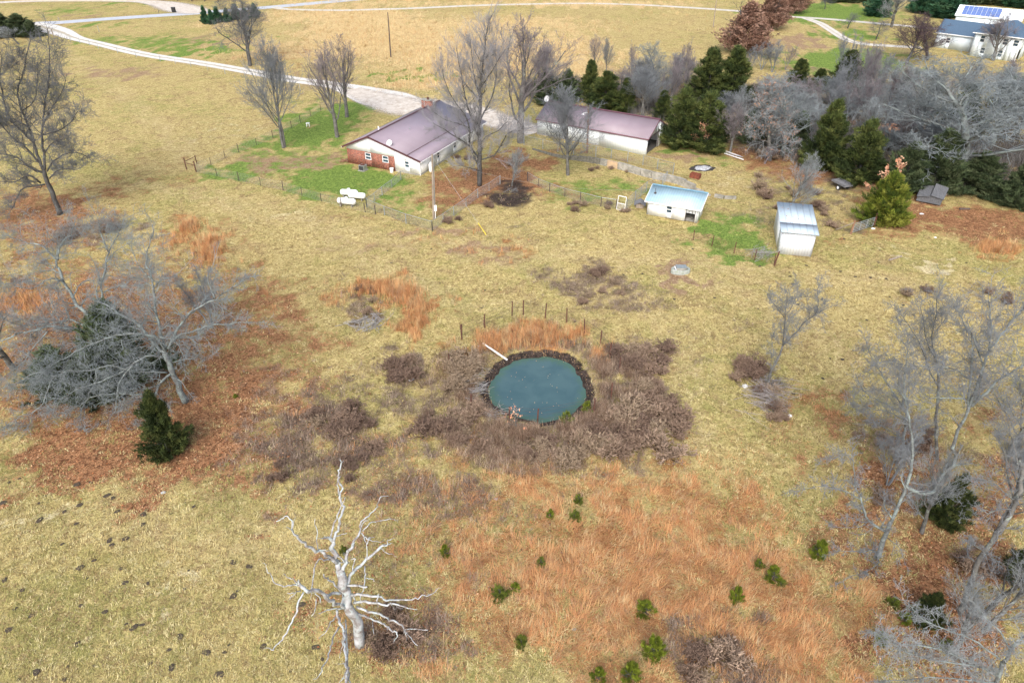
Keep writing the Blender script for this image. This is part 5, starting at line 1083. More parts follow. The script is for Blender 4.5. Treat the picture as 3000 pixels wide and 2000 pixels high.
def grow(S, rng, p, d, L, r, lev, c):
    st = [(np.array(p, float), unit(np.array(d, float)), L, r, lev)]
    while st:
        p, d, L, r, lev = st.pop()
        n = c['nseg'][lev]; w = c['wander'][lev]; tr = c['trop'][lev]; rend = max(r*c['taper'][lev], c['rmin']*.6)
        nk = c['kids'][lev] if lev < c['maxlev'] else 0; s0 = c['start'][lev] if lev < len(c['start']) else 0
        if nk: nk = max(1, int(nk*(0.8+.4*rng.random())))
        kt = sorted([s0+(1-s0)*((k+rng.random())/nk) for k in range(nk)]) if nk else []; ki = 0; az = rng.random()*6.28
        pts = [p]
        for i in range(n):
            g = np.array([rng.gauss(0, w), rng.gauss(0, w), rng.gauss(0, w)+tr]); d = unit(d+g); q = p+d*(L/n)
            if q[2] < c.get('zmin', .25): d[2] = abs(d[2])+.1; q = p+unit(d)*(L/n)
            f0, f1 = i/n, (i+1)/n; ra = r+(rend-r)*f0; rb = r+(rend-r)*f1
            S.seg(p, q, ra, rb, lev)
            while ki < len(kt) and kt[ki] <= f1+1e-6:
                t = kt[ki]; ki += 1; pp = p+(q-p)*((t-f0)*n); az += 2.4+rng.gauss(0, .5); an = R(c['ang'][lev]*(.65+.6*rng.random()))
                if lev == 0: an *= (1.15-.55*t)
                cl = L*c['ratio'][lev]*(1.15-.62*t if lev == 0 or lev == 1 else 1.05-.35*t)*(.7+.55*rng.random()); rr = max((ra+(rb-ra)*((t-f0)*n))*c['rk']*(.75+.4*rng.random()), c['rmin'])
                if cl > .12: st.append((pp, perp_dir(d, an, az), cl, rr, lev+1))
            p = q
def tubes(sel, S, n):
    a = np.array([S.a[i] for i in sel]); b = np.array([S.b[i] for i in sel]); r0 = np.array([S.r0[i] for i in sel]); r1 = np.array([S.r1[i] for i in sel])
    d = b-a; L = np.linalg.norm(d, axis=1, keepdims=True)+1e-9; d = d/L; b = b+d*np.minimum(r1[:, None]*.6, L*.2)
    ref = np.where(np.abs(d[:, 2:3]) < .9, np.array([[0, 0, 1.]]), np.array([[1., 0, 0]])); u = np.cross(d, ref); u /= np.linalg.norm(u, axis=1, keepdims=True)+1e-9; w = np.cross(d, u)
    m = len(a); th_ = 2*np.pi*np.arange(n)/n; cs, sn = np.cos(th_)[None, :, None], np.sin(th_)[None, :, None]
    ring = u[:, None]*cs+w[:, None]*sn
    V = np.concatenate([a[:, None]+ring*r0[:, None, None], b[:, None]+ring*r1[:, None, None]], 1).reshape(-1, 3)
    k = np.arange(n); f = np.stack([k, (k+1) % n, n+(k+1) % n, n+k], 1); F = (f[None]+(np.arange(m)*2*n)[:, None, None]).reshape(-1, 4)
    return V, F
def tree_mesh(S, t, tmat, cmat, split=1, local=True, tk=1.0):
    lv = np.array(S.lv); r = np.array(S.r0)
    thick = np.where((lv <= split) & (r > .02))[0]; thin = np.where(~((lv <= split) & (r > .02)))[0]
    if len(thick): V, F = tubes(thick, S, 7); mk('trunk', V, F, tmat, t, smooth=True, local=local)
    if len(thin):
        V, F = tubes(thin, S, 3); mk('crown', V, F, cmat, t, smooth=True, local=local)
def shadow_copy(label, proto, px, py, sc, rz, group=None, first=set()):
    q = G(px, py)
    if proto.name in first: o = copy_thing(proto, label, group)
    else:
        first.add(proto.name); o = proto; o['label'] = label
        if group: o['group'] = group
    o.location = tuple(q-UP*.05); o.rotation_euler = (0, 0, rz); o.scale = sc
    return o
def proto_tree(name, cat, H, seed, tmat, cmat, cfg=None, stems=1, spread=0.0, r0=None, split=1, trunkless=False):
    rng = random.Random(seed); c = dict(BASE); c.update(cfg or {}); t = thing(name, '', cat, (0, 0, 0)); S = Skel()
    for k in range(stems):
        a = 6.28*k/stems+rng.random(); lean = spread*(.6+.6*rng.random()) if stems > 1 else rng.gauss(0, .03)
        d = (math.sin(lean)*math.cos(a), math.sin(lean)*math.sin(a), math.cos(lean)); rr = (r0 or H*.022)*(1 if stems == 1 else (.55+.3*rng.random()))
        grow(S, rng, (.15*math.cos(a)*(stems > 1), .15*math.sin(a)*(stems > 1), 0), d, H*(1 if stems == 1 else .8+.25*rng.random()), rr, 0, c)
    z = max(q[2] for q in S.b); k = H/z
    S.a = [q*k for q in S.a]; S.b = [q*k for q in S.b]
    tree_mesh(S, t, tmat, cmat, split); t['_h'] = H; t['_w'] = float(np.percentile([math.hypot(q[0], q[1]) for q in S.b], 97)); return t
HH = 10.0
vase = dict(kids=(12, 9, 7, 6), ang=(40, 34, 34, 36), trop=(.02, .13, .12, .10, .06), ratio=(.72, .52, .5, .5), start=(.24, .15, .1, .1), wander=(.05, .12, .15, .18, .2), nseg=(8, 7, 5, 3, 2), rmin=.009, rk=.48)
oakc = dict(kids=(13, 11, 8, 6), ang=(62, 50, 48, 48), trop=(.02, .07, .04, .02, .0), ratio=(.62, .55, .5, .48), start=(.22, .2, .1, .1), wander=(.08, .20, .26, .3, .32), nseg=(8, 7, 5, 3, 2), rmin=.010, rk=.48)
whip = dict(kids=(9, 7, 6, 5), ang=(26, 30, 34, 40), trop=(.02, .14, .10, .05, .02), ratio=(.5, .5, .5, .5), start=(.2, .15, .1, .1), wander=(.05, .12, .2, .25, .3), rmin=.011)
PV1 = proto_tree('bare_tree', 'tree', HH, 21, M_BARK, M_TW_PURP, vase); PV2 = proto_tree('bare_tree', 'tree', HH, 22, M_BARK, M_TW_GREY, vase, stems=2, spread=.12)
PO1 = proto_tree('oak_tree', 'tree', HH, 23, M_BARKD, M_TW_DARK, oakc); PO2 = proto_tree('bare_tree', 'tree', HH, 24, M_LICHEN, M_TW_LICH, oakc)
PS1 = proto_tree('sapling', 'sapling', HH, 25, M_TW_GREY, M_TW_GREY, whip, stems=4, spread=.25, r0=.12); PS2 = proto_tree('sapling', 'sapling', HH, 26, M_TW_PURP, M_TW_PURP, whip, stems=3, spread=.2, r0=.12)
PPL = proto_tree('bare_tree', 'tree', HH, 27, M_BARK, M_TW_PALE, dict(vase, kids=(14, 9, 8, 6)))
PCR = proto_tree('plum_tree', 'tree', HH, 28, M_BARKD, M_TW_PLUM, dict(oakc, kids=(14, 10, 8, 7), ang=(50, 45, 45, 45), trop=(.02, .10, .05, .02, 0), start=(.16, .1, .1, .1)))
def place(label, proto, bx, by, ty, wpx=None, rz=0.0, group=None, h=None):
    """wpx: full crown width in photo pixels"""
    H = h or HT(bx, by, ty); s = H/proto['_h']; q = G(bx, by); sx = s
    if wpx:
        dist = math.sqrt(q[0]**2+q[1]**2+CAM_H**2); sx = wpx/2/FPX*dist/proto['_w']
        sx = min(max(sx, s*.4), s*2.4)
    return shadow_copy(label, proto, bx, by, (sx, sx, s), rz, group)
# ---- conifers
def leafy(NB, rng, shape, cols, spray=5, sl=.5, sw=.12, up=.5, per=20, t0=.4, jm=.55, cv=.5):
    """NB plumes (branches) with sprays along their outer part; shape(az, f) -> radius, height"""
    f = rng.random(NB)**1.2; az = rng.random(NB)*2*np.pi; rad, z = shape(az, f); rad = rad*(.74+.46*rng.random(NB))
    el = up+.5*f+rng.normal(0, .12, NB); t = t0+(1-t0)*rng.random((NB, per))**.8
    zz = z[:, None]-(1-t)*rad[:, None]*np.tan(np.clip(el, 0, 1.2))[:, None]*.8; rr_ = rad[:, None]*t
    jit = rng.normal(0, 1, (NB, per, 3))*(sl*jm*(1.25-t))[..., None]
    C0 = np.stack([rr_*np.cos(az)[:, None], rr_*np.sin(az)[:, None], np.maximum(zz, .05)], 2)+jit; C0 = C0.reshape(-1, 3); n_ = len(C0)
    bc = cols[rng.integers(0, len(cols), NB)]*(1-cv/2+cv*rng.random((NB, 1))); cc = np.repeat(bc, per, 0)*(.7+.6*rng.random((n_, 1)))
    A_ = np.repeat(az, per); E_ = np.repeat(el, per); m = n_*spray; rep = lambda v: np.repeat(v, spray)
    a2 = rep(A_)+rng.normal(0, .7, m); e2 = rep(E_)+rng.normal(0, .45, m)
    d = np.stack([np.cos(e2)*np.cos(a2), np.cos(e2)*np.sin(a2), np.sin(e2)], 1); ref = rng.normal(0, 1, (m, 3)); w = np.cross(d, ref); w /= np.linalg.norm(w, axis=1, keepdims=True)
    L = sl*(.5+rng.random(m)); W = sw*(.6+.8*rng.random(m)); c0 = np.repeat(C0, spray, 0)+rng.normal(0, sl*.12, (m, 3))
    p0 = c0-w*W[:, None]*.5; p1 = c0+w*W[:, None]*.5; p2 = c0+d*L[:, None]+w*W[:, None]*.12; p3_ = c0+d*L[:, None]-w*W[:, None]*.12
    V = np.stack([p0, p1, p2, p3_], 1).reshape(-1, 3); return V, np.arange(m*4).reshape(-1, 4), np.repeat(np.repeat(cc, spray, 0), 4, 0)
def cedar(name, seed, H, Rb, cols, N_=2600, lob=.22, blunt=.66, cat='tree', sl=.5, sw=.12, up=.55, skirt=.03):
    rng = np.random.default_rng(seed); t = thing(name, '', cat, (0, 0, 0)); ph = rng.random(8)*6.28
    def shape(az, f):
        z = H*(skirt+(1-skirt)*f); base = Rb*np.minimum(1, (f+.12)*4)*(1-f)**blunt
        lo = 1+1.35*lob*(np.sin(3*az+ph[0]+6*f)*.5+np.sin(5*az+ph[1]-9*f)*.35+np.sin(2*az+ph[2]+14*f)*.5+np.sin(9*az+ph[3]+25*f)*.25)
        return np.maximum(base*lo, .05), z+rng.normal(0, H*.015, len(f))
    V, F, C = leafy(max(45, N_//16), rng, shape, cols, 4, sl*.78, sw*.66, up, 32, jm=.8); mk('crown', V, F, M_LEAFC, t, cols=C, local=True)
    mb = MB(); mb.tube([(0, 0, 0), (0, 0, H*.5), (0.0, 0, H*.92)], [H*.022, H*.014, .02], 6)
    for k in range(26):
        z = H*(.08+.75*k/26); a = k*2.4; r_ = Rb*(1-k/30)*.75; mb.tube([(0, 0, z), (r_*math.cos(a), r_*math.sin(a), z+r_*.35)], [.05, .015], 4)
    me = mb.build('trunk', M_BARKD, t); t['_h'] = H; t['_w'] = Rb; return t
CED = np.array([(.044, .062, .018), (.068, .088, .024), (.026, .040, .012), (.095, .110, .032)]); CEDB = np.array([(.085, .115, .014), (.14, .165, .022), (.05, .075, .012), (.19, .20, .035)])
CEDD = np.array([(.050, .072, .032), (.072, .098, .045), (.034, .052, .024), (.095, .118, .058)]); PIN = np.array([(.028, .085, .045), (.045, .12, .06), (.018, .055, .03), (.07, .14, .07)]); SEED = np.array([(.12, .155, .014), (.17, .205, .022), (.08, .105, .010)])
PC1 = cedar('cedar_tree', 1, 9, 2.9, CED, 3600); PC2 = cedar('cedar_tree', 2, 9, 2.6, CED, 3400, .3, .6); PC3 = cedar('cedar_tree', 3, 9, 3.4, CEDD, 3800, .3, .65); PC4 = cedar('cedar_tree', 8, 9, 3.2, CED*.8, 3800, .3, .75)
PCB = cedar('cedar_tree', 4, 5.5, 2.7, CEDB, 4200, .16, .6, sl=.42, sw=.1)
PPN = cedar('pine_tree', 5, 9, 3.2, PIN, 3000, .3, .8, sl=.7, sw=.2); PSD = cedar('cedar_seedling', 6, 1.4, .85, SEED, 900, .2, .55, 'seedling', .17, .045); PSD2 = cedar('cedar_seedling', 7, 1.4, .9, SEED*np.array([.75, .75, 1.1]), 900, .3, .5, 'seedling', .18, .045)
# ---- brown-leaved oaks
def leafoak(name, seed, H, Rb, cols, N_=5200, f0=.17):
    rng = np.random.default_rng(seed); t = thing(name, '', 'tree', (0, 0, 0)); ph = rng.random(6)*6.28
    def shape(az, f):
        prof = np.interp(f, [0, .08, .25, .5, .8, 1], [.75, .98, 1.0, .78, .40, .05]); lo = 1+.14*np.sin(3*az+ph[0]+7*f)+.1*np.sin(7*az+ph[1]-11*f)+.08*np.sin(13*az+ph[2]+23*f)
        return Rb*prof*lo, H*(f0+(1-f0)*f)+rng.normal(0, .15, len(f))
    V, F, C = leafy(N_//11, rng, shape, cols, 4, .22, .11, .1, 28, .25, 2.2, .2); mk('crown', V, F, M_LEAFC, t, cols=C, local=True)
    S = Skel(); grow(S, random.Random(seed), (0, 0, 0), (0, 0, 1), H*.98, H*.02, 0, dict(BASE, kids=(16, 6, 3, 0), maxlev=2, ang=(68, 45, 40, 40), ratio=(.42, .5, .5, .5), start=(.18, .1, .1, .1), rmin=.02))
    V, F = tubes(range(len(S.a)), S, 5); mk('trunk', V, F, M_BARKD, t, local=True, smooth=True); t['_h'] = H; t['_w'] = Rb; return t
RUS = np.array([(.27, .16, .115), (.20, .11, .08), (.34, .215, .16), (.13, .075, .055)])
PRO = leafoak('russet_oak', 31, 9, 3.9, RUS); 
FAD = np.array([(.33, .29, .265), (.25, .215, .195), (.40, .36, .335), (.34, .22, .15), (.15, .14, .12)])
PFO = proto_tree('oak_tree', 'tree', HH, 33, M_BARK, M_TW_PALE, dict(oakc, kids=(16, 11, 8, 7), ang=(60, 50, 48, 48), start=(.08, .1, .1, .1), ratio=(.60, .5, .5, .5)))
_r = np.random.default_rng(3); _v = np.array([v.co[:] for v in [c for c in PFO.children if c.name.startswith('crown')][0].data.vertices]); _c = np.repeat(_v[_r.integers(0, len(_v), 500)], 3, 0)+_r.normal(0, .1, (1500, 3)); _a, _b = _r.normal(0, .05, (1500, 3)), _r.normal(0, .04, (1500, 3))
mk('leaves', np.stack([_c-_a, _c+_b, _c+_a, _c-_b], 1).reshape(-1, 3), np.arange(6000).reshape(-1, 4), M_LEAFC, PFO, cols=np.repeat(np.array([(.34, .21, .14), (.25, .15, .11)])[_r.integers(0, 2, 1500)], 4, 0), local=True)
# background and yard trees: label, proto, base px, top row, crown width
place('russet-leaved oak, nearest of the three, with full cone-shaped crown', PRO, 2180, 156, 12, 122, .4)
place('russet-leaved oak beside the farm lane with its trunk showing, middle of three', PRO, 2258, 86, -28, 82, 2.1)
place('russet-leaved oak farthest back at the top edge of the photo', PRO, 2327, 40, -55, 66, 4.0)
PO3 = proto_tree('oak_tree', 'tree', HH, 37, M_BARKD, M_TW_DARK, dict(oakc, ang=(42, 40, 42, 44), start=(.2, .15, .1, .1), trop=(.02, .1, .07, .04, 0)))
place('broad bare oak beyond the driveway, in front of the small pines', PO3, 733, 193, -12, 215, .9)
place('leggy bare yard tree by the left lawn fence with a forked grey trunk', PV2, 833, 433, 92, 165, .3)
place('slim crooked bare tree on the lawn, right of the white stool', PV1, 988, 402, 105, 130, 1.7)
place('upright bare tree just behind the slim crooked one on the lawn', PV1, 1016, 343, 88, 120, 3.3)
place('tall bare maple behind the big maple, between house and barn', PV1, 1526, 418, 25, 250, 5.0)
place('bare multi-stemmed yard tree in front of the long barn', PV2, 1664, 512, 238, 215, 1.0)
place('little pale bare shrub tree on the black soil patch', PPL, 1500, 545, 425, 85, 2.0)
place('bare tree behind the barn, left of the cedars there', PV2, 1600, 300, 110, 110, 2.6)
for i, (lb, bx, by, ty, w) in enumerate((('slender bare tree in the field edge behind the barn, leftmost of the row', 1742, 215, 95, 50), ('second slender bare tree in the row behind the barn', 1776, 222, 105, 44), ('grey bare tree right behind the barn roof, with rounded twiggy crown', 1882, 342, 178, 120), ('thin bare tree between barn and the tall dark cedar', 1958, 330, 150, 75), ('bare tree behind the cedar gap above the barn end', 1990, 250, 110, 60), ('wispy bare sapling beyond the barn, on the orange field edge', 1850, 240, 120, 52), ('purplish bare tree filling the gap above the barn roof', 1820, 300, 190, 85))):
    place(lb, (PV1, PV2, PV2, PV1, PS2, PS2, PV1)[i], bx, by, ty, w, i*1.3)
for i, (lb, pr_, bx, by, ty, w) in enumerate((
 ('dark cedar behind the left half of the barn roof', PC3, 1600, 300, 203, 78), ('dark cedar behind the barn roof next to the small bare tree', PC3, 1662, 300, 206, 66), ('narrow dark cedar with bare tip behind the middle of the barn', PC2, 1728, 290, 180, 50),
 ('wide olive cedar behind the middle of the barn roof', PC1, 1772, 325, 212, 100), ('small dark cedar behind the right third of the barn roof', PC2, 1830, 330, 232, 50), ('dim cedar just left of the dense cedar at the barn end', PC2, 1938, 350, 268, 48),
 ('dense dark cedar standing tallest beside the open barn end', PC1, 1992, 425, 262, 105), ('broad dark cedar touching the right side of the barn-end cedar', PC1, 2062, 435, 272, 120), ('tall pointed cedar at the left of the hedge row', PC2, 2068, 305, 146, 92),
 ('tall full cedar just right of the pointed one', PC1, 2140, 300, 141, 105), ('small cedar top poking out of the pale thicket, left one', PC2, 2334, 262, 176, 56), ('small cedar top poking out of the pale thicket, right one', PC2, 2396, 262, 203, 46), ('dark cedar half hidden by grey whips in the middle hedge', PC2, 2470, 270, 152, 84),
 ('upright olive cedar between the faded oak and the clearing', PC1, 2408, 492, 298, 98), ('full dark cedar behind the utility trailer', PC1, 2510, 530, 356, 112), ('small golden cedar near the grey thicket on the right', PC2, 2640, 280, 208, 44),
 ('dim cedar under the left side of the spreading tree', PC3, 2640, 560, 420, 100), ('dim cedar right of the wagon box under the spreading tree', PC3, 2855, 560, 450, 120), ('dim cedar behind the weathered wagon box', PC3, 2730, 555, 385, 120), ('shadowy cedar at the right edge of the hedge row', PC3, 2975, 600, 480, 100), ('olive cedar in the back of the spreading tree crown', PC1, 2800, 400, 250, 90), ('faint cedar behind the thicket below the farmhouse', PC2, 2720, 330, 235, 60), ('faint cedar at the right edge below the farmhouse', PC2, 2950, 330, 230, 70), ('dark cedar behind the faded oak in the hedge', PC3, 2215, 420, 290, 80), ('dark cedar low in the hedge right of the faded oak', PC3, 2330, 440, 330, 80))):
    place(lb, pr_, bx, by, ty, w*1.22, i*.77)
place('round bright olive cedar standing alone beside the silver farm gate', PCB, 2582, 652, 512, 132, .5)
place('green pine behind the pale tree near the farm lane', PPN, 2570, 48, -40, 66, .3)
place('dense green pine left of the solar-roofed building', PPN, 2765, 50, -45, 92, 1.3); place('green pine beside the dense pine near the lane', PPN, 2700, 38, -50, 70, 2.2)
place('dark evergreen at the upper right corner behind the solar roof', PPN, 2990, 20, -60, 90, 1.1); place('dark evergreen behind the solar roof near the upper edge', PC3, 2900, 12, -55, 90, 2.3); place('dark evergreen peeking over the solar roof', PC3, 2830, 14, -40, 70, .2)
place('big pale bare tree beside the farm lane at the top right', PPL, 2612, 80, -60, 130, .6)
place('small bare orchard tree beside the farm lane', PO1, 2483, 84, 35, 50, .6); place('small bare tree right of the lane fork', PO1, 2566, 117, 55, 60, 1.9); place('small bare tree cut by the top edge above the farm lane', PO1, 2416, 28, -18, 40, 3.2)
place('plum-coloured round tree, the left and darker of a pair', PCR, 2655, 190, 38, 145, .3); place('plum-coloured tree, the right of a pair before the farmhouse', PCR, 2715, 178, 42, 170, 2.5)
place('fine-twigged tan tree in front of the farmhouse wall', PV1, 2908, 178, 28, 100, .8)
place('faded oak with silvery crown and a few tan leaves left of the cedars', PFO, 2255, 470, 222, 235, .4); PFO2 = None
place('twiggy grey oak growing through the faded oak crown', PO2, 2290, 455, 210, 250, 1.4)
place('tall slim grey tree at the left foot of the faded oak', PV1, 2138, 448, 290, 90, 2.2)
place('bare tree rising behind the tall zinc-roofed shed', PPL, 2300, 640, 445, 150, 2.7)
place('spreading grey oak, widest tree at the right edge', PO2, 2800, 545, 165, 520, .9)
place('second grey spreading tree behind the widest one', PO2, 2900, 430, 180, 330, 2.9)
place('grey vase-shaped tree left of the widest tree', PPL, 2690, 420, 190, 230, .4)
for i, (bx, by, ty, w) in enumerate(((2230, 205, 118, 60), (2262, 212, 112, 62), (2300, 205, 125, 50), (2190, 215, 140, 40), (2455, 330, 150, 90), (2500, 340, 90, 110), (2530, 310, 120, 90), (2560, 340, 150, 110), (2595, 330, 185, 90), (2430, 350, 210, 80), (2480, 380, 230, 110), (2540, 380, 210, 120), (2600, 400, 230, 110), (2650, 350, 220, 80), (2380, 340, 215, 80), (2460, 250, 80, 70), (2340, 330, 225, 60), (2760, 330, 200, 110), (2840, 300, 190, 100), (2930, 310, 185, 110), (2980, 380, 220, 110), (2700, 260, 190, 70), (2850, 230, 175, 90), (2960, 240, 170, 80), (1905, 290, 200, 60), (1950, 280, 190, 50), (2010, 250, 160, 50), (2330, 430, 300, 70), (2380, 470, 330, 60), (2240, 480, 420, 60))):
    o = place('thin grey leafless sapling in the crowded hedge row on the right', (PS1, PS2)[i % 3 == 2], bx, by, ty, w, i*1.9, 'grey saplings crowding the right hedge row')
rh = random.Random(12)
for i in range(34):
    bx, by = ((rh.uniform(2120, 2560), rh.uniform(300, 420)), (rh.uniform(2560, 2990), rh.uniform(300, 500)), (rh.uniform(1840, 2050), rh.uniform(250, 330)))[(0, 1, 0, 1, 2)[i % 5]]
    q = G(bx, by)
    if all((q[0]-a)**2+(q[1]-b)**2 > r*r for a, b, r in OBST): place('grey bare tree in the dense hedge row behind the cedars', (PV2, PV1, PPL, PO2)[i % 4], bx, by, by-rh.uniform(90, 160), rh.uniform(90, 150), i*1.7, 'grey bare trees of the hedge row')
# roadside cedars at the left edge
place('dark cedar cut by the left edge beside the road', PC3, 5, 108, 35, 100, .2); place('dark cedar nearest the road junction at the left', PC3, 65, 105, 42, 85, 1.4); place('shorter dark cedar beside the wooden fence corner', PC3, 98, 108, 62, 52, 2.4)
place('grey leafless shrub tree in front of the roadside cedars', PPL, 55, 130, 72, 110, .3)
for i, (bx, by, ty, w) in enumerate(((603, 70, 20, 24), (622, 72, 30, 22), (640, 66, 22, 30), (668, 64, 26, 26), (694, 58, 14, 30), (720, 56, 26, 26), (748, 52, 12, 26))): place('young green pine in the row beside the farm lane fork', PPN, bx, by, ty, w, i*1.1, 'row of young pines by the lane')
# far tree line beyond the top edge
rr = random.Random(77)
for i in range(26):
    x0 = rr.uniform(-700, 3700); y0 = rr.uniform(-62, -22)
    if 2200 < x0 < 2420 or 1250 < x0 < 1300: continue
    place('distant tree in the wood line beyond the far fields', (PC3, PO1, PC3, PPL)[i % 4], x0, y0, y0-38, 90, i, 'distant trees beyond the far fields')
for i, x0 in enumerate((2440, 2475, 2510, 2545)): place('low dark tree in the shadowy row above the green lawn', PC3, x0, 6, -38, 60, i, 'dark tree row above the green lawn')
for i, x0 in enumerate((480, 520, 562, 600, 640)): place('reddish brown thicket tree beyond the road junction at the top', PO1, x0, 2+i, -30, 60, i, 'brown thicket beyond the road junction')
# ------------------------------------------------------------------ foreground trees drawn limb by limb
def hero(name, label, base, limbs, tmat, cmat, cfg, seed, orig=(0, 0), s=1.0, split=1, cat='tree', lv=1, kid_len=3.0, kid_n=.9, rmin=.0095):
    """limbs: (r0, r1, [(px,py,dY)...]); dY = metres nearer (-) or farther (+) than the trunk foot"""
    rng = random.Random(seed); q = G(base[0], base[1]); t = thing(name, label, cat, q); S = Skel(); LT = []; c = dict(BASE, rmin=rmin); c.update(cfg or {}); Y0 = q[1]
    for L in limbs:
        r0, r1, pts = L[:3]; kn = L[3] if len(L) > 3 else kid_n; kl = L[4] if len(L) > 4 else kid_len
        W = []
        for p in pts:
            w = PY(orig[0]+p[0]/s, orig[1]+p[1]/s, Y0+p[2]); W.append(w)
        if abs(W[0][2]-q[2]) < 1.2: W[0] = q-UP*.1
        C = catmull(W, 4 if not c.get('kink') else 3); n = len(C)-1; jk = c.get('kink', .035)
        r0 *= c.get('thin', 1); r1 *= c.get('thin', 1)*(c.get('r1k', 1) if r0 < .11 else 1.15 if 'r1k' in c else 1); Ltot = sum(np.linalg.norm(C[i+1]-C[i]) for i in range(n)); acc = 0
        for i in range(n):
            a, b = C[i], C[i+1]; 
            if 0 < i < n-1: C[i+1] = C[i+1]+np.array([rng.gauss(0, jk), rng.gauss(0, jk), rng.gauss(0, jk)])*min(1, 3*r0+.3); b = C[i+1]
            ra = r0+(r1-r0)*i/n; rb = r0+(r1-r0)*(i+1)/n
            l = np.linalg.norm(b-a); acc += l; f = acc/Ltot; d = unit(b-a)
            if f < .22 and r0 > .16: continue
            k = kn*c.get('dens', 1)*l*(.6+.8*f)
            while k > 0:
                if rng.random() < k:
                    pp = a+(b-a)*rng.random(); grow(S, rng, pp, perp_dir(d, R(rng.uniform(30, 75)), rng.random()*6.28), kl*(.45+.8*rng.random())*(1.15-.45*f), max(ra*.45, rmin*1.6)*(.6+.5*rng.random()), lv+1, c)
                k -= 1
        LT.append((np.array(C), np.linspace(r0, r1, n+1)*np.array([rng.uniform(.9, 1.12) for _ in range(n+1)])))
        if kn > 0: grow(S, rng, C[-1], unit(C[-1]-C[-2]), kl*.9, r1, lv+1, c)
    tree_mesh_w(S, t, tmat, cmat, split, LT); return t
def contube(LT, n=8):
    mb = MB()
    for C, r in LT: mb.tube(list(C)+[C[-1]+unit(C[-1]-C[-2])*r[-1]*.8], list(r)+[r[-1]*.3], n)
    return np.array(mb.v), [f for f in mb.f]
def tree_mesh_w(S, t, tmat, cmat, split, LT=()):
    r = np.array(S.r0); lv = np.array(S.lv); big = (lv <= split) | (r > .035); thick = np.where(big)[0]; thin = np.where(~big)[0]
    V, F = contube(LT); F4 = np.array([f for f in F if len(f) == 4]); F8 = np.array([f for f in F if len(f) == 8])
    if len(thick): V2, F2 = tubes(thick, S, 6); F4 = np.concatenate([F4, F2+len(V)]); V = np.concatenate([V, V2])
    mk('trunk', V, [F4, F8], tmat, t, smooth=True)
    if len(thin): V, F = tubes(thin, S, 3); mk('crown', V, F, cmat, t, smooth=True)
hk = dict(thin=.68, kink=.06, dens=2.5, kids=(0, 0, 9, 7, 0), nseg=(8, 7, 6, 4, 3), wander=(.1, .2, .26, .3, .32), trop=(0, .05, .03, .02, 0), ratio=(.6, .6, .55, .5), ang=(45, 45, 45, 45), start=(.1, .1, .1, .1), maxlev=4)
